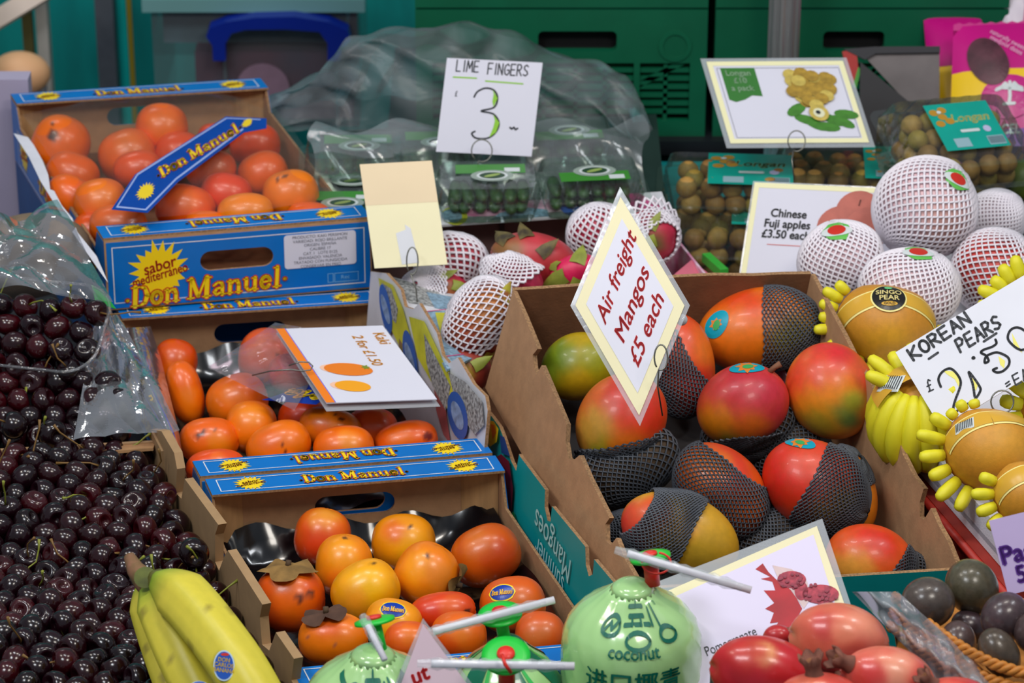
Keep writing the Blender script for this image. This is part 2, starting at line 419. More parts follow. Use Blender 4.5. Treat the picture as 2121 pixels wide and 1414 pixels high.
# peach melon-like cushion and a pale canopy edge above it
S = Surf(atk(42, 152, 4.98), axes(0), (.046, .034, .04))
o = fruit('peach_bowl', S, mat('peach_glaze', (245, 185, 130), .5, vc=True), (250, 190, 140), [], nu=24, nv=14); meta(o, 'rounded peach coloured bowl bottom behind the lilac grey box', 'bowl')
cn = Fr(atk(-220, 160, 5.0), atk(130, -50, 5.0), atk(-210, 175, 5.0)); 
o = plate('canopy_bar', cn, rect(0, -.01, cn.W, .018), mat('ivory_bar', (235, 215, 200), .5), None, .02); meta(o, 'slanting ivory bar crossing the top left corner above the bowl', 'bar')
o = mk('pale_sheet', *boxv(atk(-200, 0, 5.3).x, atk(72, 0, 5.3).x, aty(0, 0, .95).y, .96, -.9, atk(0, -60, 5.3).z+.2), mat('pale_green_sheet', (150, 178, 170), .6, var=.35, scale=4, stretch=(6, 1, .4))); meta(o, 'pale greenish white cloth hanging behind the slim pale pole', 'cloth')

q = atk(42, 152, 4.98); o = mk('side_pedestal', *boxv(q.x-.12, q.x+.03, q.y-.03, q.y+.06, -.90, q.z-.036), mat('pale_pedestal', (170, 160, 176), .6)); meta(o, 'pale pedestal under the peach coloured bowl behind the lilac box', 'pedestal')
# storage box with blue clip handle
def storage_box():
    k = 4.95; bl = atk(325, 262, k); br = atk(745, 262, k); tl = aty(325, 20, bl.y); y0 = bl.y
    z0, z1, x0, x1 = bl.z, tl.z, bl.x, br.x
    t = empty('storage_box', ((x0+x1)/2, y0+.15, z0), 'clear plastic storage box with dark blue clip handle and red contents', 'storage box')
    BP = mat('navy_clip_plastic', (10, 40, 150), .35); CB = film('storage_wall', tint=(215, 235, 235), milk=.08, gloss=.1, bump=.05)
    mk('body', *boxv(x0, x1, y0, y0+.3, z0, z1), CB, t)
    mk('lid', *boxv(x0-.012, x1+.012, y0-.012, y0+.312, z1, z1+.02), mat('frosted_lid', (120, 170, 170), .4), t)
    mk('contents', *boxv(x0+.06, x1-.01, y0+.02, y0+.28, z0+.005, z0+(z1-z0)*.60), mat('maroon_contents', (135, 45, 70), .7, var=.4, scale=10, c2=(95, 60, 85)), t)
    mk('contents', *boxv(x0+.01, x1-.02, y0+.06, y0+.27, z0+(z1-z0)*.60, z0+(z1-z0)*.85), mat('pale_contents', (130, 140, 150), .7, var=.4, scale=14), t)
    fr = Fr(Vector((x0, y0-.003, z0)), Vector((x1, y0-.003, z0)), Vector((x0, y0-.003, z1)))
    plate('round_label', fr, ell((548-325)/420*fr.W, .063, .040, .040), mat('dull_label', (150, 120, 140), .6, var=.2), t, .001)
    # handle: arched bar with two legs
    def X(px): return (px-325)/420*fr.W
    def Y(py): return (262-py)/237*fr.H
    out = [(X(440), Y(62)), (X(447), Y(45)), (X(480), Y(33)), (X(540), Y(24)), (X(620), Y(22)), (X(690), Y(33)), (X(728), Y(50)), (X(733), Y(68)), (X(722), Y(80)), (X(712), Y(84)), (X(712), Y(110)), (X(685), Y(110)), (X(686), Y(75)), (X(670), Y(52)), (X(600), Y(47)), (X(520), Y(48)), (X(492), Y(55)), (X(478), Y(76)), (X(478), Y(110)), (X(452), Y(110)), (X(452), Y(80))]
    plate('clip_handle', fr, out[::-1], BP, t, .03, .004)
    for xx in (472, 700): plate('rib', fr, rect(X(xx)-.003, 0, X(xx)+.003, Y(110)), CB, t, .006)
storage_box()

# ------------------------------------------------------------------ green crates
def crate(x0, x1, y, z0, z1, label, slot=(0.42, .69), dep=.28):
    t = empty('green_crate', ((x0+x1)/2, y+dep/2, z0), label, 'crate', 'green plastic crates behind the stall')
    W, Hh = x1-x0, z1-z0; fr = Fr((x0, y, z0), (x1, y, z0), (x0, y, z1))
    b = .022
    s0, s1 = slot[0]*W, slot[1]*W
    plate('frame', fr, rect(0, 0, W, Hh), GREENP, t, .012, 0, [rect(b, b, W*.33, Hh-.075), rect(W*.33+.008, b, W*.75, Hh-.075), rect(W*.75+.008, b, W-b, Hh-.075), rrect(s0, Hh-.058, s1, Hh-.030, .007)])
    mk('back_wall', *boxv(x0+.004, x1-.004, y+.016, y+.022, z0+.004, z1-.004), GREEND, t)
    mk('handle_recess', *boxv(x0+s0-.01, x0+s1+.01, y+.0135, y+.0155, z1-.066, z1-.022), DARK, t)
    mk('side_wall', *boxv(x0, x0+.012, y+.022, y+dep, z0, z1), GREENP, t); mk('side_wall', *boxv(x1-.012, x1, y+.022, y+dep, z0, z1), GREENP, t)
    first = None
    def rib(xa, ya, xb, yb, wd=.0055):
        L_ = [(xa, ya), (xb, yb)]; dx, dy = xb-xa, yb-ya; l = math.hypot(dx, dy); nx, ny = -dy/l*wd/2, dx/l*wd/2
        plate('rib', fr, [(xa-nx, ya-ny), (xb-nx, yb-ny), (xb+nx, yb+ny), (xa+nx, ya+ny)], GREENP, t, .008)
    for i in range(1, 7):
        yy = b+(Hh-.075-b)*i/7; rib(b, yy, W-b, yy, .006)
    for f in (.11, .22, .44, .55, .65, .86): rib(W*f, b, W*f, Hh-.075)
    rib(W*.75, Hh*.38, W*.92, Hh-.075, .008); rib(W*.33, Hh*.38, W*.16, Hh-.075, .008); rib(s0-.02, Hh-.072, s0-.05, Hh-.012, .007); rib(s1+.02, Hh-.072, s1+.055, Hh-.012, .007)
    plate('round_boss', fr, ell(W*.89, Hh*.72, .022, .022), GREENP, t, .01, .004, [ell(W*.89, Hh*.72, .016, .016)])
YC = .50
def cx_(px): return aty(px, 150, YC).x
zb = aty(1100, 275, YC).z; zt = aty(1100, 14, YC).z
crate(cx_(862), cx_(1462), YC, zb, zt, 'green plastic crate with a black handle slot right behind the lime fingers sign')
crate(cx_(1478), cx_(2078), YC, zb-.0, zt, 'green plastic crate behind the fluted silver pole', (.37, .58))
crate(cx_(862), cx_(1462), YC, zt+.003, zt+.24, 'upper green crate stacked on the crate behind the lime fingers sign')
crate(cx_(1478), cx_(2078), YC, zt+.003, zt+.24, 'upper green crate stacked on the crate behind the silver pole', (.37, .58))
# black shelf carrying the crates
t = empty('black_shelf', (cx_(1470), YC+.15, 0), 'black shelf under the stacked green crates', 'shelf')
mk('board', *boxv(cx_(800), cx_(2400), YC-.03, YC+.32, zb-.02, zb), mat('black_shelf_board', (26, 28, 34), .5), t)
for x in (cx_(830), cx_(1500), cx_(2350)): mk('leg', *boxv(x-.015, x+.015, YC+.12, YC+.17, -.90, zb-.02), DARK, t)
TC = mat('bright_teal_cloth', (0, 172, 176), .6, var=.15)
o = mk('teal_riser', *boxv(cx_(1290), cx_(1800), .20, .44, 0, .052), TC); meta(o, 'bright teal cloth covered riser behind the longan punnets', 'riser')

# fluted silver pole
a = aty(1625, 100, .38); V, Fc = [], []; n = 40
for z in (-.90, 1.0):
    for i in range(n):
        t_ = 2*math.pi*i/n; r = .0195*(1+.06*(1 if i % 4 < 2 else -1)); V.append((a.x+r*math.cos(t_), a.y+.02+r*math.sin(t_), z))
for i in range(n): Fc.append((i, (i+1) % n, n+(i+1) % n, n+i))
o = mk('silver_pole', V, Fc, mat('brushed_aluminium', (190, 188, 190), .32, metal=.75, var=.2, scale=60, stretch=(8, 8, .2))); meta(o, 'fluted silver metal pole in front of the green crates', 'pole')

# dark fruit carton at the back right
def back_carton():
    t = empty('dark_carton', atk(1850, 250, 4.25), 'open dark fruit carton with a grey side panel and red corner', 'carton')
    k = 4.25; fr = frk((1755, 262), (1945, 262), (1755, 105), k, k, k)
    def p(px, py): 
        return ((px-1755)*k/F, (262-py)*k/F)
    plate('side_panel', fr, [p(1785, 112), p(1790, 108), p(1945, 100), p(1945, 215), p(1880, 215)][::-1], mat('worn_grey_card', (120, 112, 112), .6, var=.35, scale=12), t, .004)
    plate('rim', fr, [p(1745, 103), p(1810, 98), p(1945, 97), p(1945, 110), p(1812, 112), p(1790, 125)][::-1], mat('charcoal_card', (40, 40, 46), .6), t, .006, .004)
    plate('corner', fr, [p(1743, 108), p(1772, 102), p(1776, 140), p(1765, 178), p(1752, 150)][::-1], mat('red_card', (175, 40, 35), .6), t, .003, .006)
    plate('green_edge', fr, [p(1776, 140), p(1782, 145), p(1772, 185), p(1765, 178)][::-1], mat('green_card', (70, 150, 50), .6), t, .003, .006)
    plate('front_panel', fr, [p(1780, 130), p(1880, 212), p(1945, 212), p(1945, 330), p(1800, 330), p(1778, 230)][::-1], mat('black_card', (24, 24, 30), .55), t, .004, .008)
    plate('base', Fr(fr(0, -.08), fr(.2, -.08), fr(0, -.08)+Vector((0, .2, .0))), rect(0, 0, .13, .2), DARK, t, .004)
back_carton()
o = mk('rear_riser', *boxv(aty(1690, 300, .3).x, aty(2300, 300, .3).x, .02, .44, 0, .075), mat('riser_black', (22, 22, 26), .7)); meta(o, 'low black riser under the longan punnets at the right back', 'riser')

# ================================================================== BLUE PERSIMMON CARTONS
GD = {}
def _slab(x, y, w=.16): return [(x-w, y), (x+w, y)]
def glyph(ch):
    s = .17; sw = .085
    G = {
     'D': (1.05, [[(.2, 0, .26), (.2, 1, .26)], [(.0, .03, sw), (.5, .03, sw)], [(.0, .97, sw), (.5, .97, sw)], [(.45, .02, .1), (.75, .12, .2), (.88, .5, .27), (.75, .88, .2), (.45, .98, .1)]]),
     'o': (.78, [arc(.36, .33, .28, .30, 0, 360, 14)]),
     'n': (.92, [[(.17, 0, .2), (.17, .64, .2)], [(.02, .03, sw), (.34, .03, sw)], [(.02, .62, sw), (.2, .62, sw)], [(.2, .45, .1), (.38, .62, .13), (.58, .60, .2), (.66, .4, .2), (.66, 0, .2)], [(.5, .03, sw), (.83, .03, sw)]]),
     'M': (1.42, [[(.2, 0, .13), (.2, 1, .13)], [(.02, .03, sw), (.4, .03, sw)], [(.02, .97, sw), (.35, .97, sw)], [(.22, 1, .26), (.62, .1, .24)], [(.62, .05, .12), (1.05, 1, .12)], [(1.1, 0, .27), (1.1, 1, .27)], [(.9, .03, sw), (1.33, .03, sw)], [(.98, .97, sw), (1.33, .97, sw)]]),
     'a': (.82, [[(.08, .52, .13), (.3, .65, .12), (.52, .6, .17), (.56, .45, .2), (.56, .0, .2)], [(.55, .38, .1), (.25, .34, .14), (.12, .18, .2), (.24, .03, .14), (.52, .14, .1)], [(.5, .03, sw), (.74, .03, sw)]]),
     'u': (.92, [[(.02, .62, sw), (.2, .62, sw)], [(.17, .64, .2), (.17, .2, .2), (.3, .03, .14), (.5, .06, .1), (.65, .2, .1)], [(.66, .64, .2), (.66, 0, .2)], [(.5, .62, sw), (.66, .62, sw)], [(.66, .03, sw), (.83, .03, sw)]]),
     'e': (.78, [[(.12, .34, .1), (.55, .36, .1)], arc(.34, .33, .25, .29, 10, 325, 12)]),
     'l': (.48, [[(.2, 0, .21), (.2, 1.02, .21)], [(.02, .03, sw), (.4, .03, sw)], [(.02, 1, sw), (.22, 1, sw)]]),
     '.': (.4, [[(.17, .36, .2), (.18, .36, .2)]]), ' ': (.36, [])}
    return G[ch]
def don(fr, cx, cy, h, Wd, parent, n0=.0006, rot=0, shear=.18, grow=0, mats=None, flip=False):
    """the carton's slab-serif lettering: yellow strokes over a red-orange outline"""
    word = '.Don Manuel.'; adv = sum(glyph(c)[0] for c in word)-.2; sx = Wd/adv; c, s = math.cos(math.radians(rot)), math.sin(math.radians(rot)); x = 0
    L1, L2 = [], []
    for ch in word:
        a, st = glyph(ch); g = 1+grow*math.sin(math.pi*min(1, max(0, x/adv)))
        for l in st:
            o1, o2 = [], []
            for p in l:
                X = (x+p[0]+p[1]*shear-adv/2)*sx; Y = (p[1]-.5)*h; wd = (p[2] if len(p) > 2 else .2)*min(h, sx*1.15)*.82
                q = (cx+X*c-Y*s, cy+X*s+Y*c); o1.append((*q, wd)); o2.append((*q, wd+.12*min(h, sx*1.1)))
            L1.append(o1); L2.append(o2)
        x += a
    m1, m2 = mats or (YEL, RED)
    strokes('lettering', fr, L2, .1, m2, parent, n0); strokes('lettering', fr, L1, .1, m1, parent, n0+.0003)
def burst(fr, cx, cy, r, parent, n0=.0006, sy=1, words=True, rot=12):
    plate('sunburst', fr, star(cx, cy, r, 18, .66, 5, sy), YEL, parent, 0, n0)
    if words:
        text(fr, 'sabor', cx-.0*r, cy+r*.18*sy, r*.5*sy, REDINK, parent, n0+.0004, rot, .2, .01, 1.2/sy*.8)
        text(fr, 'mediterráneo', cx, cy-r*.12*sy, r*.42*sy, REDINK, parent, n0+.0004, rot, .2, .01, 1.0/sy*.8)

def kaki_carton(FL, FRt, BL, BR, z0, label, base_side=.062, front=True, full=True):
    """open carton with printed blue ends, folded-in flanges with print, plain brown inside and wood corner posts"""
    FL, FRt, BL, BR = (Vector(v) for v in (FL, FRt, BL, BR)); zt_ = FL.z; H_ = zt_-z0; cen = (FL+FRt+BL+BR)/4
    t = empty('persimmon_carton', (cen.x, cen.y, z0), label, 'carton')
    dn = Vector((0, 0, -H_))
    hw = .115/2
    def end(a, b, sgn, nm):  # a->b left to right as seen from outside
        f = Fr(a+dn, b+dn, a); W = f.W; hole = rrect(W*.49-.043, H_*.58-.012, W*.49+.043, H_*.58+.013, .0122)
        p = plate(nm, f, rect(0, 0, W, H_), KRAFT, t, .003, -.003, [hole], KRAFTE)
        q = plate('printed_face', f, rect(.002, .002, W-.002, H_-.004), BLUE, p, .0006, .0002, [hole]); 
        return f, p, hole
    f, p, hole = end(FL, FRt, 1, 'end_panel')
    q = p.children[0]; W = f.W
    ring('border_line', f, .008, .008, W-.008, H_-.010, .0012, WHITE, q, .0011)
    if front:
        burst(f, .062, H_*.50, .036, q, .0012, 1.1, rot=14)
        text(f, '', 0, 0, 1, REDINK, q) if False else None
        don(f, .113, H_*.225, .025, .190, q, .002, 3.5, .16)
        lb = plate('sticky_label', f, rrect(W*.765-.03, H_*.38, W*.765+.055, H_*.86, .004), PAPER, q, .0004, .0012)
        for i, l in enumerate(('PRODUCTO: KAKI PERSIMON', 'VARIEDAD: ROJO BRILLANTE', 'ORIGEN: ESPAÑA', 'CALIBRE 17', 'CAT. I   LOTE 0125', 'ENVASADO: VALENCIA', 'TRATADO CON FUNGICIDA', 'CONSERVAR EN FRIO')):
            text(f, l, W*.765+.0125, H_*.82-i*.0054, .0052, GREY, q, .002, 0, 0, 0, .95)
        LB = mat('pale_blue_ink', (110, 175, 225), .5)
        ring('small_mark', f, W-.045, .012, W-.016, .024, .0008, LB, q, .0012); ring('small_mark', f, W-.053, .012, W-.046, .024, .0008, LB, q, .0012)
        text(f, 'Rec', W-.032, .018, .007, LB, q, .0012)
    f, p, hole = end(BR, BL, 1, 'end_panel')
    # folded-in flanges
    for a, b, c_, d_, up in ((FL, FRt, BL, BR, False), (BL, BR, FL, FRt, True)):
        wa = (c_-a).normalized()*.036; wb = (d_-b).normalized()*.036
        if not up: g = Fr(b+wb, a+wa, b)   # reads from the far side
        else: g = Fr(a+wa, b+wb, a)
        Wg, Hg = g.W, g.H
        pl = plate('flange', g, rect(0, 0, Wg, Hg), BLUE, t, .0028, -.0005, (), KRAFTE, KRAFT)
        n = .0029
        ring('border_line', g, .010, .0045, Wg-.010, Hg-.0045, .0011, WHITE, pl, n)
        burst(g, .044, Hg*.5, .0175, pl, n, .9); burst(g, Wg-.040, Hg*.5, .0175, pl, n, .9)
        don(g, Wg*.49, Hg*.48, .0165, .115, pl, n+.0003, 0, .0)
    # sides, low, printed outside
    for a, b, nm in ((BL, FL, 'side_panel'), (FRt, BR, 'side_panel')):
        L_ = (b-a).length; hs = base_side
        f = Fr(a+dn, b+dn, a); ol = [(0, 0), (L_, 0), (L_, H_), (L_-.03, H_), (L_-.045, hs), (.045, hs), (.03, H_), (0, H_)]
        p = plate(nm, f, ol, KRAFT, t, .003, -.003, (), KRAFTE)
        q = plate('printed_face', f, [(x+(.002 if x < .1 else -.002), max(.002, y-.003)) for x, y in ol], BLUE, p, .0004, .0002)
        ring('border_line', f, .03, .006, L_-.03, hs-.008, .0015, WHITE, q, .001)
        if full:
            don(f, L_*.5, hs*.48, .026, .21, q, .001, 0, .16); burst(f, .062, hs*.5, .024, q, .001); burst(f, L_-.062, hs*.5, .024, q, .001)
    up = Vector((0, 0, 1))
    for c, e1, e2 in ((FL, FRt, BL), (FRt, FL, BR), (BL, BR, FL), (BR, BL, FRt)):
        u = (e1-c).normalized(); v = (e2-c).normalized(); o_ = c+dn+(u+v)*.0035
        P3 = [o_, o_+u*.034, o_+v*.020]; Hh = up*(H_-.004)
        mk('corner_post', P3+[x+Hh for x in P3], [(0, 1, 2), (5, 4, 3), (0, 3, 4, 1), (1, 4, 5, 2), (2, 5, 3, 0)], WOOD, t)
    mk('base_board', [x+dn+Vector((0, 0, .001)) for x in (FL, FRt, BR, BL)]+[x+dn+Vector((0, 0, .005)) for x in (FL, FRt, BR, BL)], hexa([0]*8)[1], KRAFTD, t)
    return t, (FL, FRt, BL, BR)
Z1 = .195
B1 = (atz(215, 497, Z1), atz(768, 452, Z1), atz(22, 198, Z1), atz(540, 165, Z1))
B2 = (atz(414, 990, .10), atz(1020, 941, .10), atz(240, 637, .10), atz(778, 603, .10))
dv = (B2[0]-B2[2]+B2[1]-B2[3])/2
g_ = dv.normalized()*.007
B3 = (B2[0]+dv*.99+g_+Vector((-.008, 0, 0)), B2[1]+dv*.99+g_, B2[0]+g_+Vector((.004, 0, 0)), B2[1]+g_)
kaki_carton(*B1, .105, 'upper blue printed carton full of film-wrapped persimmons')
kaki_carton(*B2, 0, 'middle blue printed carton of persimmons with torn film and the kaki sign')
kaki_carton(*B3, 0, 'front blue printed carton of ripe persimmons in a black tray')
# riser under the upper carton
RB = [(B1[0]+B1[1])/2, (B1[2]+B1[3])/2]
q = [B1[0]+(B1[2]-B1[0])*.12, B1[1]+(B1[3]-B1[1])*.12, B1[3], B1[2]]
o = mk('carton_riser', *hexa([Vector((p.x, p.y, 0)) for p in q]+[Vector((p.x, p.y, .104)) for p in q]), mat('closed_blue_card', (0, 84, 150), .5, var=.1)); meta(o, 'closed blue carton serving as a riser below the upper persimmon carton', 'carton')
# black moulded trays in cartons 2 and 3
def black_tray(B, label, z=.012, rim=.045):
    FL, FRt, BL, BR = B; c = (FL+FRt+BL+BR)/4; P = []; 
    def g(s, t_, zz, inset=.012): 
        p = (FL*(1-s)+FRt*s)*(1-t_)+(BL*(1-s)+BR*s)*t_; p = p+(c-p).normalized()*inset; return Vector((p.x, p.y, zz))
    V, Fc = [], []; n = 28; m = 36
    for i in range(n+1):
        for j in range(m+1):
            s, t_ = i/n, j/m; e = min(s, 1-s)*n/2.2; f_ = min(t_, 1-t_)*m/2.2; ed = min(1, min(e, f_))
            zz = z+(rim-z)*(1-ed)+.003*math.sin(s*math.pi*8)*math.sin(t_*math.pi*10)*ed+(.006*math.sin(s*23+t_*17) if ed < .5 else 0)
            if B is B3 and s > .72 and t_ > .8: zz += .022*ed*(s-.72)/.28
            V.append(g(s, t_, zz))
    for i in range(n):
        for j in range(m): a = i*(m+1)+j; Fc.append((a, a+m+1, a+m+2, a+1))
    o = mk('moulded_tray', V, Fc, BLACKP, None, True); meta(o, label, 'tray')
black_tray(B2, 'glossy black moulded tray under the persimmons of the middle carton')
black_tray(B3, 'glossy black moulded tray under the persimmons of the front carton')
# ------------------------------------------------------------------ persimmons
KSKIN = mat('persimmon_skin', (255, 110, 20), .32, var=.10, scale=60, bump=.05, bscale=300, coat=.12, vc=True)
CALYX = mat('dry_calyx', (150, 115, 60), .85, var=.4, scale=60, bump=.3)
OR, RO, YO, DK = (236, 92, 8), (222, 52, 14), (246, 142, 10), (72, 26, 22)
def kaki(px, py, a, b, ang, z, base, blobs, label, group, c=None, tilt=0, tip=None):
    p = atz(px, py, z); k = depth(p); s = k/F
    S = Surf(p, axes(ang, tilt), (a*s, b*s, (c or b)*s), 'kaki')
    G_ = lambda c_: (min(255, c_[0]+8), min(255, int(c_[1]*1.10+8)), int(c_[2]*.7)) if c_[0] > 190 else c_
    base = G_(base); bl = [(b_[0], b_[1], G_(b_[2]), *b_[3:]) for b_ in blobs]
    if tip: bl += [(tip, .09, (60, 30, 20), 1)]
    o = fruit('persimmon', S, KSKIN, base, bl, seed=(px*7+py) % 11)
    meta(o, label, 'persimmon', group); return o, S
def calyx(o, S, d, r=.028, lift=.002, seed=1, m=None):
    """four papery lobes and a stub round direction d"""
    rn = random.Random(seed); fr = CurvFr(S, d); n = 32; V = [fr(0, 0, lift)]; Fc = []
    for k in range(1, 5):
        for i in range(n):
            a = 2*math.pi*i/n; lob = .62+.38*abs(math.cos(2*a)); R = r*lob*(k/4)
            V.append(fr(R*math.cos(a), R*math.sin(a), lift+.004*(k/4)**2*(1+.8*math.sin(5*a+seed))+rn.uniform(0, .0012)))
    for i in range(n): Fc.append((0, 1+i, 1+(i+1) % n))
    for k in range(3):
        for i in range(n): q = 1+k*n; Fc.append((q+i, q+n+i, q+n+(i+1) % n, q+(i+1) % n))
    c = mk('calyx', V, Fc, m or CALYX, o, True)
    tube('stalk', [fr(0, 0, 0), fr(.001, .001, .007)], .003, mat('dark_stalk', (80, 60, 40), .8), o)
    return c
def kaki_sticker(o, S, d, rx=.0125, ry=.0085, rot=0):
    fr = CurvFr(S, view_dir(*d)); c, s = math.cos(math.radians(rot)), math.sin(math.radians(rot))
    f2 = lambda a, b, n=0: fr(a*c-b*s, a*s+b*c, n)
    p = fan('sticker', f2, [(x*(1+.05*math.cos(8*i*2*math.pi/32)), y) for i, (x, y) in enumerate(ell(0, 0, rx*1.12, ry*1.2, 32))], YEL, o, .0006)
    fan('sticker_face', f2, ell(0, 0, rx, ry, 24), DBLUE, p, .0009)
    don(f2, 0, 0, ry*.62, rx*1.8, p, .0013)
G3 = 'ripe persimmons in the front carton'
def K3(*a, **k): return kaki(*a, **k)
LB3 = [
 (668, 1112, 60, 58, 80, .055, (226, 80, 28), [((-.3, -.3), .8, (216, 50, 26)), ((.1, .8), .5, (232, 130, 60))], 'pale red persimmon standing at the back left, under the handle hole'),
 (836, 1124, 66, 60, 0, .052, (240, 130, 14), [((.2, .1), .6, (246, 150, 20)), ((-.3, .5), .4, (228, 96, 20))], 'yellow orange persimmon at the back centre with a tiny dark dot'),
 (713, 1172, 66, 59, 90, .060, (240, 118, 14), [((0, .5), .6, (246, 140, 14)), ((-.1, -.7), .6, (226, 90, 24))], 'orange persimmon with a grey tip between the pale red one and the yellow one'),
 (1006, 1150, 73, 62, 25, .055, (206, 74, 14), [((-.3, .5), .5, (214, 96, 40)), ((.5, -.2), .6, (196, 52, 14))], 'brownish red oblong persimmon alone at the back right corner'),
 (882, 1190, 68, 64, 60, .068, (240, 112, 12), [((-.3, .3), .5, (248, 140, 20)), ((.5, .1), .45, (236, 120, 60))], 'large orange persimmon with pinkish bloom on its side'),
 (757, 1224, 72, 62, 30, .078, (246, 146, 10), [((.1, .3), .6, (250, 168, 10)), ((-.4, -.3), .5, (232, 130, 40))], 'yellowish orange persimmon on top in the middle of the front carton'),
 (601, 1240, 72, 68, 0, .060, (214, 66, 10), [((.1, -.1), .6, (226, 84, 10)), ((.35, .1), .13, (90, 40, 30), 1), ((.62, .2), .10, (100, 45, 30), 1), ((0, .8), .5, (220, 90, 24))], 'dark orange persimmon with a brown papery calyx and black scars'),
 (916, 1268, 70, 42, 8, .078, (216, 50, 16), [((.3, .4), .5, (224, 80, 40)), ((-.6, 0), .5, (206, 40, 20))], 'flattened red persimmon with ribbed side beside the stickered yellow one'),
 (1062, 1252, 68, 58, 10, .072, (222, 78, 18), [((.3, .3), .5, (214, 90, 50)), ((-.5, -.4), .5, (226, 96, 16))], 'reddish persimmon with an upright oval blue sticker near the right wall'),
 (950, 1318, 58, 52, 0, .085, (226, 84, 20), [((0, .4), .5, (232, 104, 40)), ((-.5, -.5), .5, (214, 60, 20))], 'orange red persimmon behind the middle coconut cap'),
 (1119, 1316, 52, 50, 0, .075, (214, 76, 44), [((-.1, .1), .6, (208, 92, 66)), ((.5, -.4), .5, (216, 70, 30))], 'dull pinkish persimmon beside the wrapped coconut'),
 (690, 1322, 72, 54, 0, .085, (236, 104, 14), [((-.75, .1), .07, (170, 90, 60), 1), ((.15, -.1), .08, (170, 90, 60), 1), ((-.2, .6), .5, (230, 80, 14))], 'orange persimmon with torn calyx behind the green coconut cap'),
 (815, 1292, 60, 52, -12, .088, (244, 134, 10), [((0, .3), .6, (248, 152, 14))], 'yellow orange persimmon carrying a round blue sticker on top'),
 (846, 1328, 50, 42, 0, .100, (226, 74, 16), [((0, .5), .5, (232, 100, 30))], 'small glossy red persimmon just behind the pale triangular sign'),
]
R3 = []
for i, r in enumerate(LB3):
    tip = {0: None, 1: (.25, .55), 2: (.05, .90), 4: (.1, .62), 5: (.25, .85), 3: None, 7: (.85, .1)}.get(i)
    R3.append(K3(*r[:8], r[8]+', front carton' if len(r[8].split()) < 12 else r[8], G3, tip=tip))
calyx(*R3[6], view_dir(-.05, .96), .036, .002, 3); calyx(*R3[11], view_dir(-.25, .93), .026, .001, 5, mat('dark_calyx', (95, 65, 50), .85, var=.4, scale=50))
calyx(*R3[4], view_dir(.93, -.3), .024, .001, 9)
kaki_sticker(*R3[8], (-.35, .48), rot=12); kaki_sticker(*R3[12], (.02, .62), rot=-6)
G2 = 'persimmons in the middle carton'
LB2 = [
 (362, 752, 50, 46, 80, .066, (220, 62, 8), [((0, .5), .5, (214, 70, 20)), ((.1, -.5), .6, (232, 92, 8))], 'orange red persimmon leaning by the torn film roll'),
 (384, 812, 66, 36, 105, .072, (232, 86, 6), [((.4, -.3), .6, (238, 104, 8))], 'tall narrow orange persimmon just right of the torn film roll'),
 (560, 742, 62, 66, 80, .070, (226, 72, 40), [((0, .3), .5, (236, 110, 70)), ((.3, .1), .06, (90, 30, 30), 1)], 'rosy persimmon under clear film beside the kaki sign'),
 (600, 772, 44, 40, 0, .085, (220, 60, 60), [((0, 0), .6, (226, 84, 60))], 'small pinkish persimmon under the edge of the kaki sign'),
 (491, 830, 64, 55, 20, .070, (234, 96, 18), [((0, .3), .5, (236, 110, 40))], 'orange persimmon under loose film in the middle carton'),
 (521, 884, 53, 54, 0, .072, (236, 104, 14), [((.1, .5), .4, (240, 120, 24)), ((-.2, .5), .06, (60, 40, 30), 1)], 'round orange persimmon with a black speck in front of the filmed one'),
 (630, 868, 54, 44, 0, .055, (216, 60, 14), [], 'red persimmon in shadow just below the kaki sign'),
 (770, 888, 54, 44, 0, .058, (222, 62, 24), [((-.1, .3), .5, (228, 84, 50))], 'rosy red persimmon below the right corner of the kaki sign'),
 (433, 912, 62, 47, 5, .068, (232, 84, 12), [((-.35, .25), .14, DK, 1), ((-.12, .38), .10, DK, 1), ((.3, .5), .08, DK, 1), ((.5, -.1), .5, (240, 110, 20))], 'orange persimmon with a long black streak at the left of the middle carton'),
 (684, 888, 66, 44, -12, .070, (240, 112, 12), [((.5, .45), .12, DK, 1), ((.3, .62), .08, DK, 1), ((-.4, -.2), .5, (232, 90, 20))], 'yellow orange oblong persimmon with a black dash at its upper end'),
 (577, 924, 68, 50, 22, .074, (238, 100, 12), [((.3, -.2), .07, DK, 1), ((.45, -.05), .06, DK, 1), ((.2, .1), .05, DK, 1), ((-.4, .3), .5, (230, 88, 24))], 'large orange persimmon with scattered black flecks in the front middle'),
 (712, 928, 63, 47, 5, .076, (236, 90, 8), [((.3, .4), .5, (240, 120, 40))], 'smooth glossy orange persimmon in the front row of the middle carton'),
 (841, 914, 66, 42, 12, .070, (234, 78, 10), [((.8, .2), .18, (120, 30, 20), 1), ((-.3, .2), .5, (238, 96, 16))], 'orange red persimmon with a bruised end at the right of the middle carton'),
 (447, 968, 62, 38, 5, .072, (228, 62, 12), [((.2, .6), .4, (236, 90, 40))], 'red persimmon showing only its top behind the left of the printed flange'),
 (592, 972, 48, 26, 0, .066, (230, 80, 14), [], 'persimmon just peeking over the middle of the printed flange'),
 (905, 952, 42, 24, 0, .066, (230, 76, 14), [], 'persimmon barely peeking over the right of the printed flange'),
]
R2 = [kaki(*r, G2) for r in LB2]
G1 = 'persimmons in the upper carton'
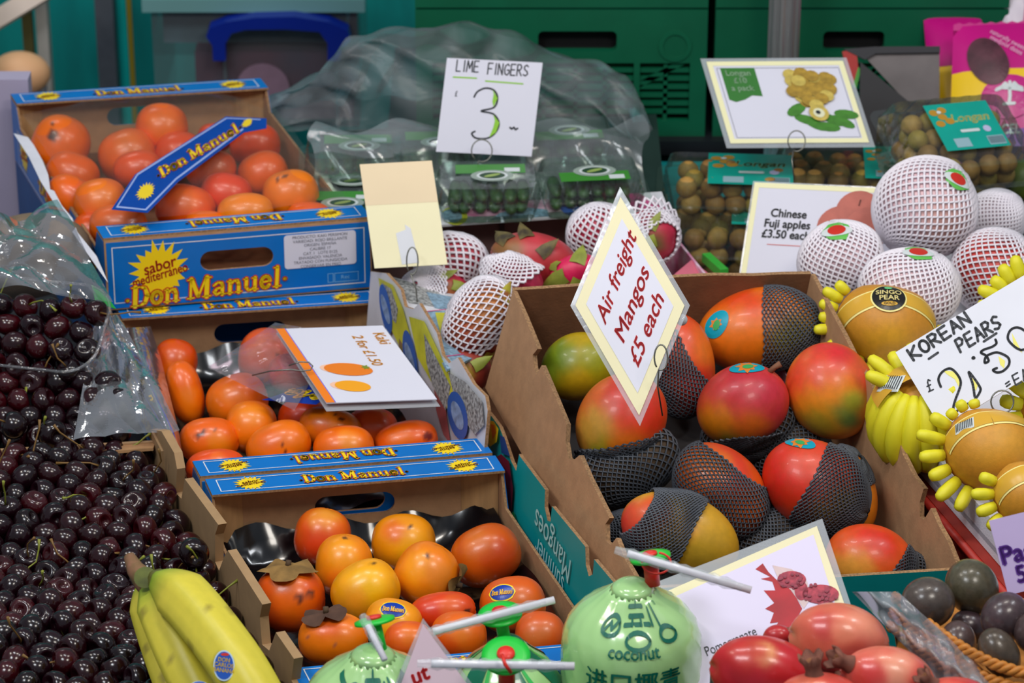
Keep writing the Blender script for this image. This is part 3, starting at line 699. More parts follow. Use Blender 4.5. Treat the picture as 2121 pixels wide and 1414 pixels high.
LB1 = [
 (125, 302, 63, 60, 70, .165, (232, 90, 12), [((-.12, .28), .20, (74, 34, 24), 1), ((-.12, .68), .08, (60, 30, 20), 1)], 'orange persimmon with a round black spot at the far left, under film'),
 (335, 266, 54, 52, 0, .180, (234, 84, 12), [((.2, .2), .6, (238, 100, 16))], 'topmost persimmon of the upper carton, near the back handle hole'),
 (264, 322, 60, 54, 20, .160, (226, 84, 20), [((.1, .4), .5, (222, 96, 40))], 'dull orange persimmon left of the topmost one'),
 (285, 350, 50, 38, 10, .172, (224, 66, 8), [], 'low red orange persimmon in front of the dull orange one'),
 (372, 318, 50, 46, 0, .160, (222, 62, 10), [], 'orange red persimmon half behind the blue ribbon'),
 (445, 285, 36, 30, 0, .160, (216, 58, 10), [], 'small persimmon behind the upper end of the blue ribbon'),
 (438, 352, 52, 42, 0, .172, (226, 72, 10), [((.2, 0), .5, (232, 88, 16))], 'orange persimmon just below the middle of the blue ribbon'),
 (150, 362, 56, 46, -20, .160, (228, 82, 10), [], 'persimmon below the black spotted one, beside the torn blue side'),
 (150, 408, 56, 42, -30, .168, (230, 84, 14), [], 'second persimmon below the black spotted one, by the torn side'),
 (208, 420, 56, 50, 10, .172, (234, 94, 10), [((.2, .3), .5, (240, 112, 16))], 'bright persimmon left of the lower ribbon end'),
 (245, 466, 60, 42, 0, .170, (234, 90, 10), [], 'persimmon behind the front flange below the lower ribbon end'),
 (528, 300, 52, 46, 0, .160, (222, 60, 18), [], 'red orange persimmon below the upper ribbon end'),
 (545, 360, 52, 46, 20, .168, (228, 80, 14), [], 'orange persimmon at the right side, above the dark lined one'),
 (468, 402, 54, 44, -10, .176, (216, 50, 20), [((0, .3), .5, (220, 56, 30))], 'deep red persimmon in the middle of the upper carton'),
 (384, 432, 62, 50, -10, .174, (226, 70, 10), [((.2, .4), .5, (232, 90, 16))], 'red orange persimmon under the ribbon near the front flange'),
 (602, 402, 58, 50, 10, .176, (236, 108, 12), [((-.2, .68), .12, (90, 50, 30), 1), ((-.45, .55), .10, (90, 50, 30), 1)], 'orange persimmon with a dark curved line at the right corner'),
 (508, 440, 58, 40, 5, .178, (238, 116, 12), [], 'yellowish persimmon in the front middle, under film'),
 (425, 462, 44, 26, 0, .170, (234, 94, 12), [], 'persimmon peeking over the front flange beside the ribbon'),
 (640, 446, 46, 28, 0, .168, (230, 80, 12), [], 'persimmon peeking over the right end of the front flange'),
 (190, 480, 40, 40, 0, .150, (222, 70, 10), [], 'persimmon low in the front left corner of the upper carton'),
]
R1 = [kaki(*r[:8], r[8], G1) for r in LB1]

# stretch film and ribbon over the upper carton
def sheet(name, pts_fn, nu, nv, m, parent=None, smooth=True):
    V = [pts_fn(i/nu, j/nv) for i in range(nu+1) for j in range(nv+1)]; Fc = []
    for i in range(nu):
        for j in range(nv): a = i*(nv+1)+j; Fc.append((a, a+nv+1, a+nv+2, a+1))
    return mk(name, V, Fc, m, parent, smooth)
FL, FRt, BL, BR = B1
def f1(s, t_):
    p = (FL*(1-s)+FRt*s)*(1-t_)+(BL*(1-s)+BR*s)*t_; e = min(s, 1-s)*4; e = min(1, e)
    p = p.copy(); zz = Z1-.010+.034*e*math.sin(math.pi*min(1, max(0, (t_-.05)/.9)))**.5
    p.z = zz+.0018*math.sin(s*31+t_*9)*math.sin(t_*17+s*5)
    return p
o = sheet('stretch_film', lambda s, t_: f1(.012+.976*s, .095+.81*t_), 40, 40, film('stretch_film', tint=(255, 250, 245), milk=.015, gloss=.12, rough=.12, bump=.5, bscale=14, streak=.02, fm=.25)); meta(o, 'clear film stretched over the persimmons of the upper carton', 'film')
rb = [atk(525, 243, 4.11), atk(470, 245, 4.10), atk(265, 405, 3.90), atk(230, 436, 3.87)]
# ribbon frame follows the film from the front left to the back right
a0 = Vector(atz(268, 436, Z1+.010)); a1 = Vector(atz(510, 252, Z1+.008)); wdir = (atz(331, 439, Z1+.010)-atz(230, 432, Z1+.010))
fr = Fr(atz(250, 438, Z1+.027), atz(505, 262, Z1+.027), atz(226, 400, Z1+.027)); RW = fr.W
def rp(px, py): 
    p = onplane(px, py, fr.o, fr.en)-fr.o; B_ = fr.ex.dot(fr.ey); x_, y_ = p.dot(fr.ex), p.dot(fr.ey); d = 1-B_*B_; return ((x_-B_*y_)/d, (y_-B_*x_)/d)
out = [rp(*q) for q in ((231, 434), (306, 441), (370, 376), (505, 275), (552, 266), (552, 246), (468, 242), (280, 362))]
rbn = plate('ribbon', fr, out, DBLUE, None, .0006, 0); meta(rbn, 'deep blue printed paper ribbon lying diagonally over the upper carton', 'ribbon')
inn = [rp(*q) for q in ((240, 431), (303, 437), (366, 373), (503, 271), (505, 269), (502, 267), (364, 370), (301, 434), (245, 428), (286, 364), (470, 247), (540, 250), (540, 248), (468, 245), (284, 361))]
plate('border_line', fr, inn, mat('pale_ribbon_line', (160, 180, 235), .4), rbn, 0, .0009)
sx_, sy_ = rp(302, 398); burst(fr, sx_, sy_, .021, rbn, .0010, 1.0, False)
sx_, sy_ = rp(512, 256); burst(fr, sx_, sy_, .014, rbn, .0010, .8, False)
c1 = rp(318, 366); c2 = rp(495, 262); ang = math.degrees(math.atan2(c2[1]-c1[1], c2[0]-c1[0]))
don(fr, (c1[0]+c2[0])/2+.003, (c1[1]+c2[1])/2-.002, .026, math.hypot(c2[0]-c1[0], c2[1]-c1[1])*.98, rbn, .0010, ang, .0)

# film roll with printed strip in carton 2 (left), film scraps
def roll():
    A = [(252, 676, .135), (300, 700, .13), (338, 780, .115), (372, 880, .09), (378, 985, .06)]
    Bq = [(300, 672, .10), (336, 720, .10), (372, 800, .09), (380, 880, .08), (380, 985, .055)]
    t = empty('film_roll', atz(330, 820, .09), 'rolled back purple tinted film with blue print, left in the middle carton', 'film')
    PF = film('purple_net_film', tint=(205, 160, 180), milk=.16, gloss=.4, rough=.12, bump=.5, bscale=20)
    left = [(244, 680), (262, 760), (296, 840), (336, 915), (372, 985)]; right = [(312, 676), (334, 745), (352, 820), (370, 890), (384, 985)]
    def pos(s, t_):
        i = min(3, int(t_*4)); f = t_*4-i
        l = Vector((left[i][0]*(1-f)+left[i+1][0]*f, left[i][1]*(1-f)+left[i+1][1]*f)); r = Vector((right[i][0]*(1-f)+right[i+1][0]*f, right[i][1]*(1-f)+right[i+1][1]*f))
        q = l.lerp(r, s); z = .105+.022*math.sin(math.pi*s)-.02*t_
        return atz(q.x, q.y, z)
    sheet('film', pos, 12, 30, PF, t)
    class Fq:
        def __call__(s, a, b, n=0): return pos(a, b)+Vector((0, -.3, 1)).normalized()*(.0015+n)
    st = Fq()
    V, Fc = [], []; n = 16
    for i in range(n+1):
        t_ = .10+.82*i/n; c = .10+.52*i/n; V += [st(max(0.02, c-.16), t_), st(min(.98, c+.20), t_)]
        if i: b = 2*i-2; Fc.append((b, b+1, b+3, b+2))
    s = mk('printed_strip', V, Fc, mat('violet_blue_print', (50, 60, 165), .35), t)
    f2 = lambda a, b, n=0: st(.12+a*1.4+b*.8*0+ (a)*.0, .0+b, n)
    for i, ch in enumerate('Man'):
        V2, F2 = text2d({'M': 'M', 'a': 'a', 'n': 'n'}[ch], 0, .02, 1); tc = .26+.11*i; cc = .10+.52*(tc-.10)/.82
        mk('lettering', [st(cc+.02+y*.22, tc+x*.085, .0008) for x, y in V2], F2, YEL, s)
    tc = .80; cc = .10+.52*(tc-.10)/.82
    mk('sunburst', [st(cc+.02+y*.14, tc+x*.05, .0008) for x, y in star(0, 0, 1, 14)], [tuple(range(28))], YEL, s)
roll()
def sc(s, t_):
    a = Vector((430, 760)).lerp(Vector((570, 668)), t_); b = Vector((610, 850)).lerp(Vector((700, 690)), t_); q = a.lerp(b, s)
    p = atz(q.x, q.y, .118+.006*math.sin(9*s+4*t_)*math.sin(7*t_)); return p
o = sheet('loose_film', sc, 24, 24, film('loose_film', tint=(235, 205, 215), milk=.05, gloss=.3, rough=.1, bump=.7, bscale=18, streak=.15)); meta(o, 'loose clear film bunched over the rosy persimmons of the middle carton', 'film')

# kaki sign lying on carton 2
def wire_clip(parent_label, ring_px, k, rw, rh, stem, label, rot=0, m=WIRE, kr=None):
    c = atk(*ring_px, k); pts = [c+RT*(rw*math.cos(t_))+UP*(rh*math.sin(t_)) for t_ in [math.radians(250+rot+i*340/20) for i in range(21)]]
    t = empty('wire_clip', c, label, 'wire clip')
    tube('ring', pts, .0009, m, t, 5); 
    if stem: tube('stem', [pts[0]]+[atk(*q[:2], q[2]) for q in stem], .0009, m, t, 5)
    return t
fr = Fr(atz(676, 836, .128), atz(905, 828, .128), atz(572, 683, .140))
t = plate('kaki_sign', fr, rect(0, 0, fr.W, fr.H), PAPER, None, .0012, 0, (), None, None); meta(t, 'white price sign with orange edge lettered Kaki, lying on the middle carton', 'sign')
plate('orange_band', fr, rect(0, 0, .0095, fr.H), ORA, t, 0, .0016); plate('blue_line', fr, rect(.0095, 0, .0105, fr.H), mat('violet_line', (90, 90, 220), .5), t, 0, .0016)
YO_ = mat('amber_ink', (240, 170, 30), .5)
kx, ky = fr.px(790, 703); text(fr, 'Kaki', kx, ky, .0185, YO_, t, .0018, -90, 0, .008, .85); kx, ky = fr.px(760, 728); text(fr, '2 for £1.50', kx, ky, .0175, YO_, t, .0018, -90, 0, .008, .9)
for (cx, cy, rx, ry, m) in ((.40, .42, .026, .0145, mat('picture_orange', (235, 125, 20), .5)), (.335, .20, .019, .0125, mat('picture_amber', (245, 165, 20), .5))):
    plate('fruit_picture', fr, ell(fr.W*cx-.007, fr.H*cy+.001, rx*.9, ry*.8, 20, -15), mat('picture_shade', (245, 195, 165), .6), t, 0, .0015)
    plate('fruit_picture', fr, ell(fr.W*cx, fr.H*cy, rx, ry, 24, -10), m, t, 0, .0018)
plate('leaf_picture', fr, star(fr.W*.40+.020, fr.H*.42+.003, .006, 6, .5), mat('picture_leaf', (120, 140, 40), .6), t, 0, .002)
fr2 = Fr(atz(676, 852, .122), atz(912, 842, .122), atz(572, 690, .136))
o = plate('sign_sleeve', fr2, rect(0, 0, fr2.W, fr2.H), LAMI, None, .0004); meta(o, 'clear plastic sleeve under the kaki sign', 'sleeve')
frs = Fr(atz(543, 828, .113), atz(655, 838, .113), atz(640, 752, .113))
o = plate('printed_scrap', frs, [(0, 0), (frs.W, 0), (frs.W*1.05, frs.H*.45), (frs.W*.92, frs.H*.98), (0.004, .004)], DBLUE, None, .0005); meta(o, 'torn scrap of blue printed ribbon poking out below the kaki sign', 'ribbon')
text(frs, 'Ma', frs.W*.64, frs.H*.22, .030, YEL, o, .001, 180, .2, .03, 1.3); 
tq = empty('wire_clip', atk(620, 758, 3.55), 'looped steel wire clip gripping the orange edge of the kaki sign', 'wire clip')
kk = depth(atz(630, 760, .139))-.01
tube('ring', [atk(598, 757, kk), atk(620, 749, kk), atk(640, 750, kk), atk(648, 758, kk), atk(643, 766, kk), atk(625, 768, kk), atk(603, 765, kk), atk(560, 768, kk), atk(523, 777, kk+.03)], .0009, WIRE, tq, 5)

# ================================================================== MANGO BOX
ZB, ZF = .23, .13
M = dict(BL=atz(1062, 601, ZB), BR=atz(1680, 567, ZB), FR=atz(1985, 1172, ZF), FL=atz(1283, 1215, ZF))
mn = (M['BR']-M['BL']).cross(M['FL']-M['BL']).normalized(); mn = -mn if mn.z < 0 else mn
def onrim(px, py, d=0): return onplane(px, py, M['BL']-mn*d, mn)
t = empty('mango_carton', (M['BL']+M['FR'])/2-mn*.13, 'open brown corrugated carton of mangoes, tilted to the viewer', 'carton')
def wall_from(name, rim, low, m, th, parent, edge=KRAFTE, inward=None):
    """notched flat wall: rim points are slid along their sight lines onto the wall's own plane"""
    nrm = (rim[-1]-rim[0]).cross(low[0]-rim[0]).normalized()
    if inward is not None and nrm.dot(inward) < 0: nrm = -nrm
    th = abs(th); o_ = rim[0]; P_ = []
    for p in rim: d = p-CAM; P_.append(CAM+d*((o_-CAM).dot(nrm)/d.dot(nrm)))
    fr = Fr(low[0], low[-1], rim[0]); fr.ey = nrm.cross(fr.ex).normalized(); fr.en = nrm
    def loc(p): d = p-fr.o; return (d.dot(fr.ex), d.dot(fr.ey))
    l1 = low[-1]-nrm*(low[-1]-o_).dot(nrm)
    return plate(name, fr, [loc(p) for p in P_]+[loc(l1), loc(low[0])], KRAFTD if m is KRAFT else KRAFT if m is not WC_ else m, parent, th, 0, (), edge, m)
WC_ = mat('pale_kraft', (172, 138, 98), .8, var=.12, scale=40)
cen = (M['BL']+M['FR'])/2-mn*.06
lrim = [(1062, 601, 0), (1085, 655, 0), (1109, 716, 0), (1111, 722, 0), (1101, 735, 0), (1103, 760, 0), (1108, 776, 0), (1119, 756, 0), (1124, 768, 0), (1145, 820, 0), (1168, 878, 0), (1166, 915, 0), (1171, 948, 0), (1181, 953, 0), (1194, 942, 0), (1212, 985, 0), (1238, 1040, 0), (1254, 1072, 0), (1245, 1085, 0), (1246, 1120, 0), (1256, 1128, 0), (1267, 1113, 0), (1285, 1160, 0), (1308, 1200, 0)]
rim = [onrim(a, b) for a, b, _ in lrim]
dl = atz(1005, 803, .105)-M['BL']
lf_ = M['FL']+Vector((.004, .012, -.062)); low = [(M['BL']+dl)+(lf_-M['BL']-dl)*((p-M['BL']).dot(M['FL']-M['BL'])/(M['FL']-M['BL']).length_squared) for p in rim]
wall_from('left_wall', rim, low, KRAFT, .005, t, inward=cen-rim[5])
rrim = [(1680, 567), (1705, 615), (1745, 690), (1770, 740), (1800, 790), (1820, 835), (1832, 862), (1826, 885), (1832, 900), (1844, 902), (1850, 880), (1858, 900), (1868, 940), (1890, 985), (1911, 1012), (1903, 1040), (1903, 1070), (1912, 1076), (1926, 1052), (1940, 1085), (1960, 1120), (1978, 1165)]
rim = [onrim(a, b) for a, b in rrim]; dr = -mn*.125+Vector((-.012, 0, 0))
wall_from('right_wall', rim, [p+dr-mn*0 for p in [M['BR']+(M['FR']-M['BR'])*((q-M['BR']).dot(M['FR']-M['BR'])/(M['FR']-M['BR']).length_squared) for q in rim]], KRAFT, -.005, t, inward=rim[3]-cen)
brim = [(1062, 601), (1130, 597), (1200, 592), (1320, 585), (1400, 574), (1480, 570), (1560, 571), (1620, 568), (1680, 567)]
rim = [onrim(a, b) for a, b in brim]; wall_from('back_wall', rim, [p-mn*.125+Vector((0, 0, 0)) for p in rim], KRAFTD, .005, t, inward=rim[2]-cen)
fl_, fr_ = M['FL'], M['FR']
frf = Fr(fl_-mn*.12+Vector((0, -.004, 0)), fr_-mn*.12+Vector((0, -.004, 0)), fl_)
plate('front_wall', frf, rect(0, 0, frf.W, .118), TEAL, t, .004, 0, (), KRAFTE, KRAFTD)
bb = [M[k]-mn*.123 for k in ('FL', 'FR', 'BR', 'BL')]; mk('base_board', [p for p in bb]+[p+mn*.004 for p in bb], hexa([0]*8)[1], mat('shade_painted_floor', (46, 42, 42), .8, var=.3, scale=30), t)  # carton floor coloured dark: the shade between the mangoes is painted in
frt = Fr(onrim(1740, 1205, .012), onrim(1985, 1178, .012), onrim(1742, 1240, .06)); 
# teal lower carton with slotted wall and mirrored lettering
t2 = empty('teal_carton', (M['BL']+M['FR'])/2*1.0-Vector((0, 0, .17)), 'teal printed carton lying under the brown mango carton', 'carton')
zt2 = .115
tr = [(1000, 840), (1018, 862), (1034, 884), (1040, 900), (1058, 955), (1068, 975), (1074, 940), (1076, 945), (1127, 1014), (1126, 1050), (1132, 1078), (1138, 1080), (1141, 1048), (1209, 1132), (1210, 1170), (1216, 1193), (1224, 1190), (1227, 1158), (1280, 1222), (1310, 1262)]
trim_ = [atz(a, b, .112+.026*i/(len(tr)-1)) for i, (a, b) in enumerate(tr)]; lw = [Vector((p.x-.008, p.y-.01, .001)) for p in [trim_[0]+(trim_[-1]-trim_[0])*((q-trim_[0]).dot(trim_[-1]-trim_[0])/(trim_[-1]-trim_[0]).length_squared) for q in trim_]]
wall_from('slotted_wall', trim_, lw, TEAL, .004, t2, inward=Vector((1, 0, 0)))
pf = mk('bottom', *hexa([Vector((p.x, p.y, .0)) for p in (trim_[-1], trim_[-1]+Vector((.30, .06, 0)), trim_[0]+Vector((.3, .06, 0)), trim_[0])]+[Vector((p.x, p.y, .006)) for p in (trim_[-1], trim_[-1]+Vector((.30, .06, 0)), trim_[0]+Vector((.3, .06, 0)), trim_[0])]), TEAL, t2)
ft = Fr(lw[-1]+Vector((-.0015, 0, 0)), lw[0]+Vector((-.0015, 0, 0)), trim_[-1]+Vector((-.0015, 0, 0)))
ft.en = -abs(1)*ft.en if ft.en.x > 0 else ft.en
PW = mat('pale_mint_ink', (175, 225, 222), .5)
def tl(px, py):
    p = onplane(px, py, ft.o, ft.en)-ft.o; B_ = ft.ex.dot(ft.ey); x_, y_ = p.dot(ft.ex), p.dot(ft.ey); d = 1-B_*B_; return ((x_-B_*y_)/d, (y_-B_*x_)/d)
ft_ = Fr(lw[0]+Vector((-.0015, 0, 0)), lw[-1]+Vector((-.0015, 0, 0)), trim_[0]+Vector((-.0015, 0, 0))); cx1, cy1 = ft_.px(1146, 1128); cx2, cy2 = ft_.px(1140, 1172)
text(ft_, 'Mangoes', cx1, cy1, .040, PW, t2, .0008, 180, .15, .0, .85); text(ft_, 'summer', cx2, cy2, .034, PW, t2, .0008, 180, .15, 0, .85)
pl_ = [tl(*q) for q in ((1000, 845), (1034, 884), (1028, 940), (1008, 910))]
plate('fruit_print', ft, [tl(*q) for q in ((1012, 870), (1024, 872), (1034, 888), (1030, 915), (1016, 925), (1008, 905))], YEL, t2, 0, .0008)
plate('fruit_print', ft, [tl(*q) for q in ((1022, 950), (1040, 940), (1056, 955), (1064, 1010), (1060, 1080), (1048, 1060), (1034, 1010))], mat('crimson_print', (120, 15, 40), .5, var=.3, scale=12), t2, 0, .0009)
plate('fruit_print', ft, [tl(*q) for q in ((1052, 1060), (1066, 1060), (1085, 1120), (1078, 1130))], mat('leaf_green_print', (20, 110, 50), .5), t2, 0, .0008)
plate('fruit_print', ft, [tl(*q) for q in ((1036, 900), (1046, 905), (1058, 945), (1040, 938))], mat('navy_print', (20, 60, 120), .5), t2, 0, .0008)
plate('fruit_print', ft, [tl(*q) for q in ((1018, 878), (1026, 880), (1030, 895), (1022, 910))], ORA, t2, 0, .0010)

# ------------------------------------------------------------------ mangoes
MSK = mat('mango_skin', (230, 120, 40), .38, var=.12, scale=140, bump=.04, bscale=500, coat=.1, vc=True)
GM = 'mangoes in the brown carton'
def mango(px, py, a, b, ang, d, base, blobs, label, tilt=0, c=None):
    p = onrim(px, py, d); s = depth(p)/F
    S = Surf(p, axes(ang, tilt), (a*s, b*s, (c or b*.92)*s), 'mango')
    o = fruit('mango', S, MSK, base, blobs, seed=px % 13, nu=48, nv=32); meta(o, label, 'mango', GM); return o, S
GRN, YLW, ORG, REDM, CRM = (120, 140, 20), (222, 160, 20), (235, 125, 20), (222, 40, 22), (205, 45, 60)
MG = {}
MG[1] = mango(1196, 758, 80, 70, 12, .052, (190, 155, 16), [((-.7, .2), .75, (110, 135, 25)), ((.5, .2), .6, (150, 150, 10)), ((0, -.6), .5, (205, 160, 20)), ((.75, -.45), .07, (40, 40, 20), 1)], 'green and yellow mango at the back left of the carton')
MG[2] = mango(1283, 873, 106, 90, 50, .030, (228, 110, 40), [((.6, .2), .8, (226, 42, 24)), ((.1, .7), .6, (220, 60, 50)), ((-.7, -.2), .5, (218, 160, 60)), ((-.35, -.72), .38, (150, 160, 30)), ((.2, -.7), .5, (232, 110, 20))], 'big red and peach mango sitting in a grey net cup below the diamond sign')
MG[3] = mango(1572, 682, 132, 88, 6, .048, (236, 116, 16), [((-.5, .7), .6, (226, 66, 20)), ((-.8, 0), .5, (238, 120, 24)), ((.7, -.2), .5, (150, 140, 30))], 'long orange mango half sleeved in grey net at the back wall')
MG[4] = mango(1408, 760, 108, 72, 95, .050, (226, 70, 24), [((.8, .3), .6, (240, 120, 30)), ((.5, -.5), .6, (216, 40, 34))], 'red mango wrapped in grey net right behind the diamond sign')
MG[5] = mango(1535, 838, 98, 84, 18, .030, (214, 62, 46), [((0, .6), .8, (206, 42, 60)), ((.7, .1), .6, (200, 44, 66)), ((-.65, -.55), .55, (234, 140, 22)), ((-.2, -.85), .32, (150, 140, 40)), ((.2, -.6), .45, (222, 110, 30))], 'crimson mango with a stalk and teal sticker on top in the carton centre')
MG[6] = mango(1720, 813, 102, 93, 105, .028, (238, 140, 28), [((0, .85), .62, (222, 40, 50)), ((-.75, .45), .5, (226, 70, 40)), ((.75, .3), .45, (222, 80, 50)), ((.35, -.55), .36, (80, 120, 60)), ((.5, -.2), .3, (160, 160, 50)), ((-.3, -.7), .4, (180, 150, 40))], 'bare red and yellow mango with a dark green patch at the right wall')
MG[7] = mango(1493, 1012, 112, 84, -52, .036, (226, 96, 22), [((.2, .7), .8, (226, 50, 24)), ((-.3, .6), .5, (242, 120, 30))], 'orange topped mango mostly covered by grey net in the carton middle')
MG[8] = mango(1688, 1004, 118, 92, -38, .030, (216, 60, 22), [((-.7, .3), .75, (222, 34, 24)), ((-.2, .7), .5, (230, 70, 40)), ((.5, -.7), .6, (140, 130, 40))], 'bright red mango with grey net over its right half')
MG[11] = mango(1765, 1010, 92, 48, -75, .058, (232, 130, 24), [((.3, -.2), .6, (236, 140, 30))], 'orange mango tucked behind the bright red half netted one')
MG[9] = mango(1406, 1104, 128, 84, -24, .022, (214, 160, 34), [((-.9, .1), .55, (214, 50, 50)), ((-.6, .5), .4, (222, 80, 30)), ((.5, -.5), .5, (190, 150, 40)), ((.1, .2), .35, (232, 160, 30))], 'yellow ended mango under stretched grey net at the front left')
MG[10] = mango(1802, 1160, 96, 76, -25, .050, (228, 84, 28), [((.1, .7), .6, (220, 44, 26)), ((-.6, -.3), .6, (238, 160, 60))], 'orange red mango at the front right corner above the teal edge')
# foam nets (grey) as parts of their mangoes
def mnet(i, axis_px, th0, th1, n=30, rows=22, tw=0, **k):
    n = int(n*1.12); rows = int(rows*1.2)
    o, S = MG[i]; net('foam_net', S, view_dir(*axis_px) if isinstance(axis_px, tuple) else axis_px, th0, th1, n, rows, NETG, o, twist=tw, seed=i+1, **k)
mnet(2, (.15, -1), 6, 64, 32, 22, .5, off=.006)
mnet(3, (1, -.05), 4, 88, 32, 26, .3)
mnet(4, (-.8, -.6), 6, 112, 30, 26, .3)
mnet(5, (.1, -1), 8, 48, 30, 16, .2, off=.007)
mnet(7, (-.55, -.83), 4, 124, 32, 32, .6)
mnet(8, (.88, -.45), 4, 96, 32, 28, .5)
mnet(9, (-.86, .5), 30, 98, 34, 22, .5, off=.003)
mnet(10, (.85, -.52), 5, 52, 28, 16, .2)
mnet(11, (.2, .93), 5, 60, 24, 16)
# crumpled spare net low in the carton
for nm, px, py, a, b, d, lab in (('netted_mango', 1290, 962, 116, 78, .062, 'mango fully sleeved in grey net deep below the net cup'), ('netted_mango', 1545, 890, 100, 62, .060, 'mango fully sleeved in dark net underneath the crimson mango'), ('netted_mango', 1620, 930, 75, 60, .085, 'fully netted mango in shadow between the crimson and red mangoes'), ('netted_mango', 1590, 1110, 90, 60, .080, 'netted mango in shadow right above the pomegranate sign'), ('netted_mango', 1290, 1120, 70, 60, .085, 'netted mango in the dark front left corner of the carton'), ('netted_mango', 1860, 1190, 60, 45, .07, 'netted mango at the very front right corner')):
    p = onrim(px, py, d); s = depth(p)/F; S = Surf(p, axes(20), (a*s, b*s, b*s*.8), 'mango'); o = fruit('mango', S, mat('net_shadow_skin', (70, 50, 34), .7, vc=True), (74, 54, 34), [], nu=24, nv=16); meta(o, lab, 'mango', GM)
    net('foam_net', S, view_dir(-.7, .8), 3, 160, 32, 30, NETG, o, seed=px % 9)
TSK = mat('teal_sticker', (0, 160, 185), .35)
for i, d, rx, ry, rot in ((3, (-.86, .12), .013, .017, -15), (5, (.1, .93), .020, .012, -8), (8, (-.32, .90), .018, .010, 5)):
    o, S = MG[i]; fr = CurvFr(S, view_dir(*d)); s_ = fan('sticker', fr, ell(0, 0, rx, ry, 24, rot), TSK, o, .0008)
    fan('sticker_art', fr, star(0, -.001, rx*.62, 7, .6, i), mat('orange_art', (230, 130, 40), .4), s_, .0012); fan('sticker_art', fr, ell(.001, -.002, rx*.3, ry*.35, 12), mat('green_art', (60, 170, 90), .4), s_, .0015)
o, S = MG[5]; d = view_dir(.62, .74); tube('stalk', [S.at(d, -.002), S.at(d, .006)+RT*.001, S.at(d, .011)+RT*.004], [.0035, .0028, .0036], mat('brown_stalk', (130, 85, 60), .8), o)
# ================================================================== DRAGON FRUIT CARTON
ZD = .150
D_BL, D_BR = atz(760, 455, ZD), atz(1352, 405, ZD); D_FL = atz(1012, 900, ZD-.02); D_FR = D_BR+(D_FL-D_BL)
t = empty('dragon_fruit_carton', (D_BL+D_FR)/2-Vector((0, 0, ZD-.0)), 'pink and yellow printed carton of dragon fruit behind the mangoes', 'carton')
PINKP = mat('pink_fruit_print', (214, 110, 160), .5, var=.5, scale=26, c2=(236, 226, 236)); PRINT = mat('speckled_pulp_print', (190, 192, 190), .55, var=.9, scale=260, c2=(95, 95, 95))
YPRINT = mat('yellow_peel_print', (222, 220, 60), .5, var=.3, scale=30); BLP = mat('emblem_blue', (50, 100, 185), .45); PALEB = mat('pale_blue_pulp', (150, 185, 210), .5, var=.5, scale=200)
OFFW = mat('offwhite_card', (222, 222, 228), .55, var=.1, scale=30)
f = Fr(D_BL-Vector((0, 0, .11)), D_BR-Vector((0, 0, .11)), D_BL)
plate('back_wall', f, rect(0, 0, f.W, .11), mat('mauve_brown_card', (104, 78, 76), .8, var=.15), t, .003)
mk('divider', *boxv(f(f.W*.46, 0).x, f(f.W*.46, 0).x+.006, f(f.W*.46, 0).y-.006, f(f.W*.46, 0).y, ZD-.11, ZD-.002), mat('dark_divider', (54, 36, 34), .8), t)
g = Fr(atz(765, 480, ZD), atz(1385, 438, ZD), atz(755, 442, ZD+.006))
b_ = plate('folded_flap', g, rect(0, 0, g.W, g.H), OFFW, t, .003, 0)
W_, H2 = g.W, g.H
n0 = .0033
plate('fruit_print', g, [(W_*.26, H2*.99), (W_*.93, H2*.99), (W_*.72, H2*.25), (W_*.5, H2*.2), (W_*.33, H2*.35), (W_*.28, H2*.7)], PINKP, b_, 0, n0)
plate('fruit_print', g, ell(W_*.29, H2*.42, W_*.042, H2*.5, 20)[:], YPRINT, b_, 0, n0+.0002) ; plate('fruit_print', g, ell(W_*.28, H2*.42, W_*.034, H2*.36, 20), PALEB, b_, 0, n0+.0004)
plate('fruit_print', g, [(W_*.40, .002), (W_*.60, .002), (W_*.60, H2*.4), (W_*.53, H2*.62), (W_*.44, H2*.4)], PALEB, b_, 0, n0+.0005)
plate('round_emblem', g, [p for p in ell(W_*.735, H2*.52, .034, .034, 28) if 0 < p[1] < H2], BLP, b_, 0, n0+.0007)
text(g, 'GLORIOUS\nSUNWOUTS\nECOFRUIT', W_*.735, H2*.52, .0105, OFFW, b_, n0+.0010, 180+6, 0, 0, .8)
plate('notch', g, ell(W_*.47, H2*.99, .011, .004, 16), DARK, b_, 0, n0+.0011); plate('notch', g, ell(W_*.77, H2*.99, .011, .004, 16), DARK, b_, 0, n0+.0011)
plate('fruit_print', g, [(W_*.85, .001), (W_*.99, .001), (W_*.92, H2*.98), (W_*.86, H2*.98)], mat('magenta_print', (222, 90, 150), .5, var=.3), b_, 0, n0+.0005)
# left wall with notches, printed outside
def dl_(px, py): 
    return atz(px, py, ZD-.006)
rimpx = [(768, 562), (800, 566), (830, 600), (838, 635), (856, 640), (868, 628), (905, 690), (916, 735), (930, 752), (948, 740), (980, 795), (1005, 820), (1010, 850)]
rim = [dl_(*q) for q in rimpx]; a_, z_ = rim[0], rim[-1]
low = []
for q in rim:
    s_ = (q-a_).dot(z_-a_)/(z_-a_).length_squared; p = a_+(z_-a_)*s_; low.append(Vector((p.x-.012, p.y-.02, .006)))
lw_ = wall_from('left_wall', rim, low, OFFW, .004, t, inward=Vector((1, 0, 0)))
ft = Fr(low[0]+Vector((-.002, 0, 0)), low[-1]+Vector((-.002, 0, 0)), rim[0]+Vector((-.002, 0, 0)))
if ft.en.x > 0: ft.en = -ft.en
def dp(px, py):
    p = onplane(px, py, ft.o, ft.en)-ft.o; B_ = ft.ex.dot(ft.ey); x_, y_ = p.dot(ft.ex), p.dot(ft.ey); d = 1-B_*B_; return ((x_-B_*y_)/d, (y_-B_*x_)/d)
